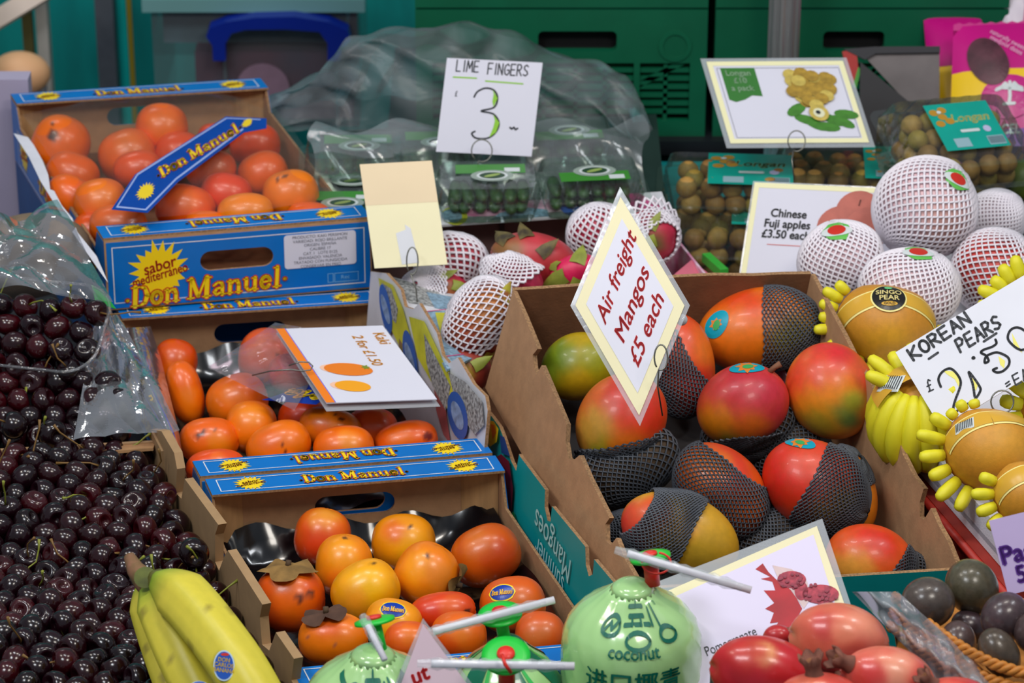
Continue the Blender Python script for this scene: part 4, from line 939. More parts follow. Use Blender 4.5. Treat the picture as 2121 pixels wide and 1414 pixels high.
def dpr(px, m, n0): return plate('fruit_print', ft, [dp(*q) for q in px], m, lw_, 0, n0)
dpr([(785, 575), (815, 590), (836, 640), (850, 690), (838, 735), (815, 690), (795, 640)], YPRINT, .0008)
dpr([(792, 585), (812, 598), (826, 640), (822, 670), (805, 650)], PRINT, .0011)
dpr([(848, 655), (880, 665), (918, 745), (948, 800), (930, 850), (900, 800), (866, 740)], YPRINT, .0008)
dpr([(880, 690), (905, 740), (935, 800), (925, 850), (898, 800), (885, 750)], PRINT, .0011)
dpr([(930, 770), (965, 790), (1000, 830), (1005, 880), (985, 900), (950, 850)], PRINT, .0011)
for cx, cy, rx, ry in ((801, 640, 11, 52), (852, 745, 13, 62), (950, 860, 20, 50)):
    q = [(cx+rx*math.cos(a)+.30*ry*math.sin(a)*-.5, cy-ry*math.sin(a)) for a in [2*math.pi*i/20 for i in range(20)]]; dpr([(x, y) for x, y in q], BLP, .0014)
    q = [(cx+rx*.55*math.cos(a)-.15*ry*math.sin(a), cy-ry*.6*math.sin(a)) for a in [2*math.pi*i/20 for i in range(20)]]; plate('emblem_core', ft, [dp(*x) for x in q], mat('pale_emblem', (150, 180, 225), .5, var=.4, scale=120), lw_, 0, .0017)
dpr([(900, 800), (925, 850), (935, 920), (920, 900), (905, 850)], mat('rosy_print', (205, 110, 110), .5, var=.4, scale=30), .0009)
dpr([(828, 700), (840, 720), (838, 790), (826, 770)], mat('green_rose_print', (90, 140, 60), .5, var=.5, scale=30, c2=(190, 90, 90)), .0009)
# inner folded flap of the left side (printed side up)
fl2 = Fr(atz(800, 575, ZD-.012), atz(880, 690, ZD-.012), atz(930, 600, ZD-.03))
pp = plate('inner_flap', fl2, [(0, 0), (fl2.W, 0), (fl2.W*.9, fl2.H*.95), (fl2.W*.1, fl2.H)], OFFW, t, .003, 0)
plate('fruit_print', fl2, [(.005, .004), (fl2.W*.5, .004), (fl2.W*.45, fl2.H*.8), (.012, fl2.H*.7)], PRINT, pp, 0, .0034)
plate('fruit_print', fl2, [(fl2.W*.2, fl2.H*.5), (fl2.W*.5, fl2.H*.45), (fl2.W*.5, fl2.H*.9), (fl2.W*.2, fl2.H*.92)], PALEB, pp, 0, .0036)
fl3 = Fr(atz(862, 650, ZD-.01), atz(925, 770, ZD-.01), atz(960, 640, ZD-.028))
pp = plate('inner_flap', fl3, [(0, 0), (fl3.W, 0), (fl3.W*.8, fl3.H*.9), (fl3.W*.05, fl3.H)], PALEB, t, .003, 0)
plate('fruit_print', fl3, [(fl3.W*.05, fl3.H*.35), (fl3.W*.5, fl3.H*.2), (fl3.W*.7, fl3.H*.7), (fl3.W*.1, fl3.H*.8)], YPRINT, pp, 0, .0034)
ring('fruit_print', fl3, .002, .002, fl3.W*.8, fl3.H*.95, .002, mat('magenta_print'), pp, .0036)
mk('bottom', *hexa([Vector((p.x, p.y, .0)) for p in (D_FL, D_FR, D_BR, D_BL)]+[Vector((p.x, p.y, .03)) for p in (D_FL, D_FR, D_BR, D_BL)]), KRAFTD, t)
rw = Fr(Vector((D_FR.x, D_FR.y, .03)), Vector((D_BR.x, D_BR.y, .03)), D_FR); plate('right_wall', rw, rect(0, 0, rw.W, .10), PINKP, t, .003)

DSK = mat('dragon_fruit_skin', (200, 50, 70), .45, var=.25, scale=40, bump=.2, bscale=60, vc=True)
SCL = mat('dragon_fruit_scale', (150, 160, 60), .5, var=.3, scale=60)
def dragon(px, py, a, b, ang, z, base, blobs, label, scales=((0, .3), (.5, .3)), netd=None, scol=None, nseed=1):
    p = atz(px, py, z); s = depth(p)/F; S = Surf(p, axes(ang), (a*s, b*s, b*s), 'pome')
    o = fruit('dragon_fruit', S, DSK, base, blobs, seed=px % 7); meta(o, label, 'dragon fruit', 'dragon fruits in the printed carton')
    for (nx, ny, rot, ln) in scales:
        fr = CurvFr(S, view_dir(nx, ny)); c, s2 = math.cos(math.radians(rot)), math.sin(math.radians(rot)); V = []; 
        prof = [(0, 1), (.4, .9), (.75, .5), (1, 0.05)]
        for i, (u_, w_) in enumerate(prof):
            for v_ in (-1, 0, 1):
                x = u_*ln; y = v_*w_*ln*.32; V.append(fr(x*c-y*s2, x*s2+y*c, .001+.010*u_*u_+(.002 if v_ == 0 else 0)))
        Fc = [(3*i+j, 3*i+j+3, 3*i+j+4, 3*i+j+1) for i in range(3) for j in range(2)]
        mk('scale', V, Fc, scol or SCL, o, True)
    if netd: net('foam_net', S, view_dir(*netd[0]), netd[1], netd[2], 22, netd[3] if len(netd) > 3 else 16, NETW, o, r=.0019, off=.003, seed=nseed, flare=netd[4] if len(netd) > 4 else 0, jag=.1)
    return o, S
dragon(1105, 535, 90, 56, -8, .165, (196, 56, 66), [((-.8, .2), .5, (150, 110, 60)), ((.4, .3), .5, (205, 60, 70))], 'bare red dragon fruit with a browned stem end, at the top of the carton', [(-.7, .5, 160, .03), (-.55, -.1, 190, .028), (-.2, .7, 120, .028), (.2, .1, 40, .024), (-.75, .0, 200, .02)], None, mat('brown_scale', (120, 105, 55), .6, var=.5, scale=60, c2=(60, 50, 35)))
dragon(935, 540, 72, 56, 0, .140, (200, 60, 80), [], 'white netted dragon fruit below the bare red one, beside the yellow card', [], ((-.7, .72), 3, 150), nseed=2)
dragon(905, 600, 70, 46, -5, .118, (214, 20, 80), [((.6, 0), .4, (170, 100, 50))], 'pink dragon fruit low beside the yellow blank card', [(.1, .5, 20, .02), (.6, .2, -20, .02)], ((-.7, .2), 5, 70), nseed=3)
dragon(995, 665, 66, 96, -25, .150, (196, 92, 60), [((0, -.8), .5, (170, 50, 40)), ((.2, .3), .5, (205, 130, 60))], 'white netted dragon fruit leaning on the brown mango carton', [(-.1, -.85, -60, .03), (.3, -.80, -110, .026), (.5, .4, 60, .026)], ((-.3, .95), 3, 128, 28), mat('lime_scale', (176, 180, 40), .5, var=.4, scale=50, c2=(150, 70, 40)), 4)
dragon(1062, 572, 64, 44, -20, .158, (214, 60, 100), [], 'dragon fruit under a wide open white net sleeve right of the yellow card', [], ((-.5, .86), 20, 105, 16, .006), nseed=5)
dragon(965, 765, 52, 50, 0, .110, (150, 50, 40), [((-.2, -.2), .5, (190, 170, 50))], 'small red and yellow dragon fruit at the foot of the netted one', [(-.3, -.2, 200, .022), (.3, .1, 30, .022), (0, -.6, -90, .02)], None)
dragon(1190, 560, 52, 34, 20, .162, (226, 30, 90), [], 'vivid pink dragon fruit end right above the mango carton edge', [(-.5, -.3, 200, .03), (.1, .4, 70, .03), (-.8, .2, 170, .02), (.2, -.5, 250, .02)])
dragon(1235, 478, 60, 52, 30, .165, (206, 40, 80), [], 'white netted dragon fruit behind the upper left edge of the diamond sign', [], ((-.3, .95), 3, 150), nseed=6)
dragon(1345, 488, 58, 56, 10, .165, (214, 40, 80), [((.1, -.4), .5, (120, 110, 60))], 'dragon fruit in a flared white net right of the diamond sign tip', [(0, .2, 60, .02), (.2, -.2, 200, .025), (-.1, -.5, 260, .02)], ((.5, -.3), 42, 100, 12, .012), nseed=7)

# ================================================================== SIGNS
def smooth(pts, n=60):
    out = []
    for i in range(n+1):
        x = i/n*(len(pts)-1); k = min(len(pts)-2, int(x)); f_ = x-k; p = [pts[max(0, min(len(pts)-1, k+j))] for j in (-1, 0, 1, 2)]
        out.append(tuple(.5*((2*p[1][c])+(-p[0][c]+p[2][c])*f_+(2*p[0][c]-5*p[1][c]+4*p[2][c]-p[3][c])*f_*f_+(-p[0][c]+3*p[1][c]-3*p[2][c]+p[3][c])*f_**3) for c in range(len(pts[0]))))
    return out
def sign(name, px, k, label, m=PAPER, th=.001, kl=None, kt=None, lam=0, border=None, bt=.006, cat='sign'):
    """px = bottom-left, bottom-right, top-left"""
    fr = frk(px[0], px[1], px[2], k, kl, kt); t = plate(name, fr, rect(0, 0, fr.W, fr.H), m, None, th); meta(t, label, cat)
    if lam: plate('laminate_edge', fr, rect(-lam, -lam, fr.W+lam, fr.H+lam), LAMI, t, .0003, -.0006)
    if border: ring('border', fr, 0, 0, fr.W, fr.H, bt, border, t, th+.0003)
    return t, fr
CRB = mat('pale_yellow_border', (244, 240, 190), .5)
# lime fingers
t, fr = sign('lime_fingers_sign', ((903, 314), (1101, 324), (926, 120)), 4.02, 'white card hand lettered LIME FINGERS 3, in front of the herb punnets')
FW_, FH_ = fr.W, fr.H
HW = {'L': [[(0, 1), (0, 0), (.55, 0)]], 'I': [[(.2, 1), (.2, 0)]], 'M': [[(0, 0), (.1, 1), (.4, .3), (.7, 1), (.8, 0)]], 'E': [[(.6, 1), (0, 1), (0, 0), (.6, 0)], [(0, .5), (.5, .5)]],
 'F': [[(.6, 1), (0, 1), (0, 0)], [(0, .5), (.5, .5)]], 'N': [[(0, 0), (0, 1), (.6, 0), (.6, 1)]], 'G': [[(.6, .85), (.4, 1), (.1, .85), (0, .5), (.1, .1), (.4, 0), (.65, .2), (.65, .45), (.35, .45)]],
 'R': [[(0, 0), (0, 1), (.4, 1), (.58, .78), (.4, .52), (0, .5)], [(.2, .5), (.62, 0)]], 'S': [[(.6, .85), (.35, 1), (.08, .85), (.1, .6), (.5, .4), (.6, .18), (.3, 0), (0, .12)]],
 'K': [[(0, 1), (0, 0)], [(.6, 1), (0, .5), (.65, 0)]], 'O': [arc(.32, .5, .32, .5, 80, 440, 14)], 'A': [[(0, 0), (.32, 1), (.64, 0)], [(.12, .38), (.52, .38)]], 'P': [[(0, 0), (0, 1), (.42, 1), (.6, .75), (.42, .48), (0, .46)]],
 'C': [[(.55, .85), (.3, 1), (0, .5), (.3, 0), (.55, .15)]], 'H': [[(0, 1), (0, 0)], [(.55, 1), (.55, 0)], [(0, .5), (.55, .5)]], '£': [[(.55, .85), (.35, 1), (.2, .8), (.2, .1), (0, 0), (.6, 0)], [(0, .5), (.45, .5)]], '=': [[(0, .62), (.4, .66)], [(0, .35), (.4, .39)]], ' ': []}
def hand(fr, body, x, y, h, w, wd, m, parent, n0=.0013, rot=0):
    c, s = math.cos(math.radians(rot)), math.sin(math.radians(rot)); L_ = []; cx = 0
    for ch in body:
        for l in HW[ch]: L_.append([(x+(cx+p[0]*w)*c-p[1]*h*s, y+(cx+p[0]*w)*s+p[1]*h*c) for p in l])
        cx += w*(1.02 if ch == 'M' else .55 if ch in 'I' else .6 if ch == ' ' else .88)
    return strokes('lettering', fr, L_, wd, m, parent, n0)
hand(fr, 'LIME', FW_*.11, FH_*.865, .0135, .0088, .0016, INK, t); hand(fr, 'FINGERS', FW_*.44, FH_*.85, .0135, .0088, .0016, INK, t, rot=0)
strokes('underline', fr, [[(FW_*.09, FH_*.80), (FW_*.33, FH_*.80)], [(FW_*.43, FH_*.775), (FW_*.82, FH_*.765)]], .0018, LIME, t, .0013)
three = [(.33, .60), (.36, .66), (.44, .70), (.53, .68), (.575, .60), (.55, .50), (.42, .455), (.55, .43), (.62, .34), (.60, .24), (.52, .17), (.40, .165), (.35, .21), (.38, .235)]
strokes('numeral', fr, [smooth([(FW_*x, FH_*y) for x, y in three], 60)], .0022, INK, t, .0013)
for q in ([(.515, .69), (.575, .60), (.545, .505), (.525, .56), (.53, .64)], [(.55, .425), (.625, .34), (.60, .235), (.535, .18), (.565, .28), (.575, .36)]): plate('green_fill', fr, [(FW_*x, FH_*y) for x, y in q][::-1], LIME, t, 0, .0016)
hand(fr, '£', FW_*.13, FH_*.60, .006, .004, .0009, INK, t)
strokes('scribble', fr, [[(FW_*.74, FH_*.295), (FW_*.76, FH_*.28), (FW_*.78, FH_*.30), (FW_*.80, FH_*.275), (FW_*.82, FH_*.29)]], .0022, INK, t, .0013)
wire_clip('', (998, 312), 3.985, .0125, .0135, [(990, 345, 3.99), (985, 420, 4.0)], 'steel wire loop holding up the lime fingers card')
# blank yellow card
t, fr = sign('blank_card', ((776, 556), (927, 548), (745, 341)), 3.80, 'blank pale yellow card back with a taped white tag, beside the upper persimmon carton', CREAM, kt=3.84)
plate('top_band', fr, rect(0, fr.H*.6, fr.W, fr.H), mat('peach_cream', (236, 214, 176), .6, var=.08, scale=6), t, 0, .0012)
q = [(.38, .02), (.62, .03), (.57, .36), (.50, .40), (.50, .35), (.36, .32)]
plate('taped_tag', fr, [(fr.W*x, fr.H*y) for x, y in q], mat('grey_tape', (198, 200, 206), .3), t, .0003, .0012)
wire_clip('', (854, 540), 3.775, .0065, .0155, [(862, 600, 3.78), (866, 655, 3.78)], 'steel wire loop on the blank yellow card')
# diamond sign
fr = frk((1324, 860), (1418, 633), (1192, 632), 3.27, 3.28, 3.30); fr.W, fr.H
t = plate('mango_sign', fr, rect(0, 0, fr.W, fr.H), CREAM, None, .001); meta(t, 'diamond tilted laminated sign lettered Air freight Mangos £5 each in red', 'sign')
fo = Fr(fr(-.006, -.006, -.0006), fr(fr.W+.006, -.006, -.0006), fr(-.006, fr.H+.006, -.0006)); plate('laminate_edge', fo, rect(0, 0, fo.W, fo.H), LAMI, t, .0004, 0)
plate('white_panel', fr, rect(.0125, .0125, fr.W-.0125, fr.H-.0125), PAPER, t, 0, .0014)
def dg(px, py):
    p = onplane(px, py, fr.o, fr.en)-fr.o; B_ = fr.ex.dot(fr.ey); x_, y_ = p.dot(fr.ex), p.dot(fr.ey); d = 1-B_*B_; return ((x_-B_*y_)/d, (y_-B_*x_)/d)
class Lf:   # lettering frame laid on the card so that words read along the picture's lines
    def __init__(s, base, a, b, up):
        s.b = base; s.o2 = onplane(*a, base.o, base.en); e = onplane(*b, base.o, base.en); u_ = onplane(*up, base.o, base.en)
        s.ex = (e-s.o2).normalized(); s.W = (e-s.o2).length; s.ey = (u_-s.o2).normalized(); s.H = (u_-s.o2).length; s.n = base.en if base.en.dot(FW) < 0 else -base.en
    def __call__(s, a, b, n=0): return s.o2+s.ex*a+s.ey*b+s.n*n
for body, a, b in (('Air freight', (1254, 674), (1319, 492)), ('Mangos', (1292, 712), (1346, 566)), ('£5 each', (1322, 762), (1376, 622))):
    lf = Lf(fr, a, b, (a[0]-22, a[1]-30)); V2, F2 = text2d(body, 0, .010, 1); x0 = min(v[0] for v in V2); x1 = max(v[0] for v in V2); sz = .0235
    mk('lettering', [lf((x-x0)/(x1-x0)*lf.W, (y+.30)*sz, .0018) for x, y in V2], F2, REDINK, t)
wire_clip('', (1369, 740), 3.24, .0065, .0125, [(1362, 800, 3.26), (1372, 860, 3.30)], 'steel wire ring gripping the diamond mango sign', rot=0)
o = fruit('glass_bead', Surf(atk(1412, 662, 3.3), axes(0), (.006, .006, .006)), mat('frosted_bead', (190, 190, 195), .15, coat=.5), (190, 190, 195), [], nu=14, nv=10); meta(o, 'small frosted plastic bead beside the right corner of the diamond sign', 'bead')
# longan sign
t, fr = sign('longan_sign', ((1513, 298), (1800, 296), (1463, 129)), 4.02, 'laminated sign with longan photo and green price flag, right back of the stall', kt=4.08, lam=.006, border=CRB, bt=.0065)
W_, H2 = fr.W, fr.H; ring('fine_line', fr, .010, .008, W_-.008, H2-.010, .0006, GREY, t, .0014)
GF = mat('flag_green', (50, 120, 45), .5)
plate('green_flag', fr, [(W_*.085, H2*.92), (W_*.085, H2*.53), (W_*.13, H2*.50), (W_*.2, H2*.53), (W_*.26, H2*.58), (W_*.335, H2*.57), (W_*.335, H2*.92)][::-1], GF, t, 0, .0015)
text(fr, 'Longan\n£10\na pack', W_*.205, H2*.76, .0115, mat('pale_flag_ink', (190, 215, 190), .5), t, .0018, 0, 0, .006, .95)
rn = random.Random(4)
for i in range(7): 
    a = [(.60, .28), (.66, .22), (.74, .19), (.80, .27), (.86, .25), (.90, .34), (.55, .40)][i]; plate('leaf_picture', fr, ell(W_*a[0], H2*a[1], .015, .007, 12, rn.uniform(-40, 40)), mat('leaf_photo_green', (70, 140, 40), .6, var=.3, scale=80), t, 0, .0014+.0001*i)
for i in range(34):
    x = rn.uniform(.55, .88); y = rn.uniform(.42 if x > .6 else .6, .84); m_ = mat('longan_photo', (186, 150, 50), .6, var=.4, scale=90) if i % 3 else mat('longan_photo_light', (214, 190, 90), .6, var=.3, scale=90)
    plate('fruit_picture', fr, ell(W_*x, H2*y, .009, .0085, 12), m_, t, 0, .0022+.00008*i)
plate('fruit_picture', fr, ell(W_*.70, H2*.34, .012, .012, 16), mat('longan_photo_light'), t, 0, .0055); plate('fruit_picture', fr, ell(W_*.70, H2*.34, .007, .007, 14), mat('longan_flesh', (225, 225, 190), .5), t, 0, .0057); plate('fruit_picture', fr, ell(W_*.695, H2*.345, .003, .003, 12), INK, t, 0, .0059)
wire_clip('', (1650, 292), 3.98, .0105, .0125, [(1640, 330, 3.97), (1645, 372, 3.97)], 'steel wire ring holding the longan sign')
# Fuji apples sign
t, fr = sign('apple_sign', ((1532, 585), (1850, 600), (1563, 378)), 3.86, 'laminated sign lettered Chinese Fuji apples £3.50 each', PAPER, kt=3.88, border=CRB, bt=.006, lam=.002)
W_, H2 = fr.W, fr.H; TI = mat('charcoal_ink', (50, 52, 60), .5)
for i, l in enumerate(('Chinese', 'Fuji apples', '£3.50 each')): text(fr, l, W_*.252, H2*(.70-.105*i), .0138, TI, t, .0016, -1, 0, .02, .95)
strokes('red_line', fr, [[(W_*.14, H2*.39), (W_*.42, H2*.385)]], .0008, RED, t, .0016)
for cx, cy, r in ((.70, .77, .0265), (.60, .60, .028), (.78, .6, .028)): plate('apple_picture', fr, ell(W_*cx, H2*cy, r, r*.9, 24), mat('apple_photo', (200, 110, 95), .6, var=.25, scale=40), t, 0, .0015+.0002*cx)
strokes('stem_picture', fr, [[(W_*.70, H2*.82), (W_*.705, H2*.87)]], .002, mat('stem_photo', (110, 50, 40), .6), t, .002)
# korean pears sign
t, fr = sign('pear_sign', ((1950, 888), (2230, 720), (1855, 730)), 3.355, 'hand lettered white card KOREAN PEARS 2.50 each, leaning among the pears', mat('pear_card', (222, 224, 234), .6, var=.03), kl=3.36, kt=3.40)
def pp_(px, py):
    p = onplane(px, py, fr.o, fr.en)-fr.o; B_ = fr.ex.dot(fr.ey); x_, y_ = p.dot(fr.ex), p.dot(fr.ey); d = 1-B_*B_; return ((x_-B_*y_)/d, (y_-B_*x_)/d)
def handpx(body, a, b, hgt, wd, frr, par, m=INK):
    lf = Lf(frr, a, b, (a[0]-hgt[0], a[1]-hgt[1])); adv = sum(1.02 if c == 'M' else .55 if c == 'I' else .6 if c == ' ' else .88 for c in body); w_ = lf.W/adv; cx = 0; L_ = []
    for ch in body:
        for l in HW[ch]: L_.append([(cx+p[0]*w_, p[1]*lf.H) for p in l])
        cx += w_*(1.02 if ch == 'M' else .55 if ch == 'I' else .6 if ch == ' ' else .88)
    return strokes('lettering', lf, L_, wd, m, par, .0014)
handpx('KOREAN', (1893, 747), (2018, 664), (14, 21), .0030, fr, t); handpx('PEARS', (1990, 730), (2080, 674), (12, 24), .0028, fr, t); handpx('=EACH', (2088, 808), (2170, 762), (8, 20), .0018, fr, t); handpx('£', (1924, 812), (1938, 805), (7, 22), .0016, fr, t)
def pxs(lines, wd, m=INK, n0=.0015): return strokes('numeral', fr, [[pp_(*q) for q in (smooth(l, len(l)*5) if len(l) > 2 else l)] for l in lines], wd, m, t, n0)
pxs([[(1949, 802), (1944, 786), (1952, 771), (1969, 764), (1985, 779), (1990, 797), (1979, 829), (1975, 846), (1980, 854), (1992, 842), (2015, 832), (2030, 812), (2028, 799), (2007, 771), (2015, 796), (2019, 822)], [(2062, 704), (2064, 712), (2055, 719), (2038, 725), (2032, 731), (2042, 737), (2048, 748), (2040, 752), (2042, 740), (2054, 733), (2068, 731), (2088, 741), (2090, 756), (2078, 769), (2065, 772), (2057, 767), (2065, 763)], [(2115, 726), (2102, 719), (2088, 703), (2092, 686), (2105, 679), (2120, 684), (2135, 700), (2131, 720), (2115, 726)], [(1924, 744), (1943, 731)], [(2038, 708), (2064, 691)]], .0026)
pxs([[(2016, 742), (2017, 742)]], .004)
YF = mat('yellow_marker', (235, 228, 110), .5)
for q in ([(1953, 768), (1975, 770), (1990, 786), (1988, 806), (1978, 786), (1962, 776)], [(2008, 772), (2027, 793), (2022, 810), (2014, 800)], [(2068, 738), (2082, 748), (2080, 764), (2072, 756)], [(2096, 690), (2118, 732), (2100, 718)]): plate('yellow_fill', fr, [pp_(*p) for p in q], YF, t, 0, .0013)
wire_clip('', (2076, 832), 3.325, .0115, .0115, [(2095, 870, 3.33)], 'steel wire ring at the foot of the korean pears card')
# pomegranate sign
t, fr = sign('pomegranate_sign', ((1480, 1480), (1790, 1330), (1352, 1226)), 3.02, 'laminated sign with a splashing pomegranate photo, behind the pomegranates', mat('lilac_paper', (222, 214, 240), .5), kl=3.04, kt=3.10)
fr = Fr(onplane(1440, 1500, fr.o, fr.en), onplane(1778, 1352, fr.o, fr.en), onplane(1322, 1240, fr.o, fr.en)); bpy.data.objects.remove(t)
en = fr.en
def pq(px, py):
    p = onplane(px, py, fr.o, fr.en)-fr.o; B_ = fr.ex.dot(fr.ey); x_, y_ = p.dot(fr.ex), p.dot(fr.ey); d = 1-B_*B_; return ((x_-B_*y_)/d, (y_-B_*x_)/d)
t = plate('pomegranate_sign', fr, [pq(*q) for q in ((1420, 1470), (1800, 1395), (1692, 1090), (1352, 1238))], CREAM, None, .001); meta(t, 'laminated sign with a splashing pomegranate photo, behind the pomegranates', 'sign')
plate('laminate_edge', fr, [pq(*q) for q in ((1400, 1490), (1815, 1410), (1703, 1073), (1280, 1235), (1330, 1260))], LAMI, t, .0004, -.0008)
plate('white_panel', fr, [pq(*q) for q in ((1420, 1470), (1775, 1395), (1685, 1108), (1372, 1248))], mat('lilac_paper'), t, 0, .0013)
RP = mat('pomegranate_photo', (190, 25, 40), .5, var=.3, scale=30); SP = mat('seed_photo', (130, 25, 50), .5, var=.7, scale=160, c2=(190, 60, 80))
rn = random.Random(8); q = [(1562, 1178), (1578, 1172), (1590, 1182)]
blob = [(1565, 1180), (1580, 1168), (1592, 1186), (1612, 1205), (1632, 1215), (1650, 1240), (1662, 1262), (1640, 1300), (1620, 1312), (1605, 1302), (1612, 1290), (1595, 1292), (1603, 1270), (1585, 1262), (1604, 1250), (1582, 1224), (1606, 1224), (1600, 1206), (1576, 1200), (1596, 1196)]
plate('fruit_picture', fr, [pq(*x) for x in blob][::-1], RP, t, 0, .0016)
plate('fruit_picture', fr, [pq(*x) for x in [(1600, 1172), (1640, 1180), (1672, 1205), (1680, 1240), (1665, 1262), (1640, 1225), (1612, 1200)]][::-1], mat('peel_photo', (225, 200, 200), .5, var=.2, scale=30), t, 0, .0017)
for (cx, cy, rx, ry) in ((1640, 1202, 30, 18), (1700, 1232, 38, 20), (1660, 1225, 14, 20)):
    plate('seed_picture', fr, [pq(cx+rx*math.cos(a), cy+ry*math.sin(a)+(cx-1640)*0) for a in [-2*math.pi*i/20 for i in range(20)]], SP, t, 0, .0019)
for i in range(46):
    a = rn.uniform(0, 6.28); R_ = rn.random()**.5; c_ = ((1640, 1202, 30, 18), (1700, 1232, 38, 20))[i % 2]; x, y = c_[0]+c_[2]*R_*math.cos(a), c_[1]+c_[3]*R_*math.sin(a)
    plate('seed_picture', fr, [pq(x+4*math.cos(b), y+4*math.sin(b)) for b in [-2*math.pi*j/8 for j in range(8)]], mat('seed_photo_light', (165, 40, 70), .4, var=.5, scale=200), t, 0, .002+.00003*i)
lf = Lf(fr, (1462, 1352), (1566, 1308), (1454, 1332)); V2, F2 = text2d('Pomegranate', 0, 0, 1); x0 = min(v[0] for v in V2); x1 = max(v[0] for v in V2)
lf.n = fr.en if fr.en.dot(FW) < 0 else -fr.en
mk('lettering', [lf((x-x0)/(x1-x0)*lf.W, y*.0145, .0018) for x, y in V2], F2, TI, t)
# passion fruit sign
t, fr = sign('passion_fruit_sign', ((2088, 1232), (2260, 1190), (2048, 1078)), 3.02, 'lilac card with purple slab lettering at the right edge, over the passion fruit', mat('lilac_card', (196, 178, 222), .6, var=.03))
PU = mat('purple_ink', (88, 40, 140), .5)
text(fr, 'Passion', fr.W*.47, fr.H*.50, .024, PU, t, .0014, 0, 0, .03, 1.0); text(fr, '5 for £2', fr.W*.60, fr.H*.22, .022, PU, t, .0014, 0, 0, .03, 1.0)
# pale triangular sign between coconuts
fr = frk((815, 1440), (990, 1440), (815, 1285), 2.93)
def tp(px, py): return ((px-815)*2.93/F, (1440-py)*2.93/F)
t = plate('coconut_sign', fr, [tp(822, 1440), tp(985, 1440), tp(876, 1292)], mat('pinkish_card', (226, 200, 212), .5), None, .001); meta(t, 'pointed pinkish laminated sign corner between the two left coconuts', 'sign')
plate('laminate_edge', fr, [tp(805, 1445), tp(1000, 1445), tp(876, 1280)], LAMI, t, .0004, -.001)
text(fr, 'ut', *tp(868, 1398), .020, REDINK, t, .0014, 24, .1, .02, 1)
# ================================================================== PUNNETS
class Loc:
    """local box frame: origin, yaw and lean toward the viewer"""
    def __init__(s, o, yaw=0, lean=0, roll=0):
        s.o = Vector(o); m = Matrix.Rotation(math.radians(yaw), 3, 'Z') @ Matrix.Rotation(math.radians(lean), 3, 'X') @ Matrix.Rotation(math.radians(roll), 3, 'Y')
        s.x, s.y, s.z = m.col[0].copy(), m.col[1].copy(), m.col[2].copy()
    def __call__(s, a, b, c=0): return s.o+s.x*a+s.y*b+s.z*c
def punnet(L, w, d, h, label, cat, group, fm, base_h=.55, tint=None):
    t = empty('clear_punnet', L.o, label, cat, group)
    def shell(name, z0, z1, w0, d0, w1, d1, close_top, nb=5, rib=.0):
        V, Fc = [], []; nseg = 48
        def loop(ww, dd, z, rr):
            pts = []
            P_ = rrect(-ww/2, -dd/2, ww/2, dd/2, rr, 4); m_ = len(P_)
            # resample with corrugations
            tot = [0]
            for i in range(m_): a, b = P_[i], P_[(i+1) % m_]; tot.append(tot[-1]+math.hypot(b[0]-a[0], b[1]-a[1]))
            for k in range(nseg*2):
                s_ = tot[-1]*k/(nseg*2); i = max(j for j in range(m_) if tot[j] <= s_); f_ = (s_-tot[i])/max(1e-9, tot[i+1]-tot[i]); a, b = P_[i], P_[(i+1) % m_]
                x, y = a[0]+(b[0]-a[0])*f_, a[1]+(b[1]-a[1])*f_; q = 1-rib*(k % 4 < 2); pts.append(L(x*q, y*q, z))
            return pts
        n = nseg*2
        levels = [(w0, d0, z0), (w0*.5+w1*.5, d0*.5+d1*.5, z0*.5+z1*.5), (w1, d1, z1)]
        for ww, dd, z in levels: V += loop(ww, dd, z, .014)
        for l in range(2):
            for k in range(n): Fc.append((l*n+k, l*n+(k+1) % n, (l+1)*n+(k+1) % n, (l+1)*n+k))
        c = len(V)
        if close_top: V += loop(w1*.86, d1*.84, z1-.003, .010); Fc += [(2*n+k, 2*n+(k+1) % n, c+(k+1) % n, c+k) for k in range(n)]; Fc.append(tuple(range(c, c+n)))
        else: Fc.append(tuple(range(n))[::-1])
        return mk(name, V, Fc, fm, t, False)
    shell('base', 0, h*base_h, w*.86, d*.84, w*.98, d*.97, False, rib=.025)
    fl = L(0, 0, h*base_h); V = []
    out = rrect(-w/2-.006, -d/2-.006, w/2+.006, d/2+.006, .016, 4); inn = rrect(-w/2+.002, -d/2+.002, w/2-.002, d/2-.002, .012, 4)
    V = [L(x, y, h*base_h) for x, y in out]+[L(x, y, h*base_h+.001) for x, y in inn]; m_ = len(out)
    mk('rim', V, [(i, (i+1) % m_, m_+(i+1) % m_, m_+i) for i in range(m_)], fm, t)
    shell('lid', h*base_h+.001, h, w*.98, d*.97, w*.90, d*.88, True, rib=.012)
    return t
LIDC = film('punnet_plastic', tint=(240, 250, 245), milk=.02, gloss=.45, rough=.06, bump=.15, bscale=50)
LIMC = mat('lime_finger_skin', (64, 104, 48), .45, var=.5, scale=50, c2=(30, 60, 34))
GL = mat('herb_label_green', (60, 138, 45), .45); EMB = mat('emblem_white', (214, 222, 222), .4); EMD = mat('emblem_dark', (34, 70, 44), .5)
capm = None
def capsule(name, a, b, r, m, parent=None, seg=10):
    a, b = Vector(a), Vector(b); pts, rr = [], []; n = 7
    for i in range(n+1): f_ = i/n; pts.append(a.lerp(b, f_)); rr.append(r*max(.25, math.sqrt(max(0, 1-(2*f_-1)**4))))
    return tube(name, pts, rr, m, parent, seg)
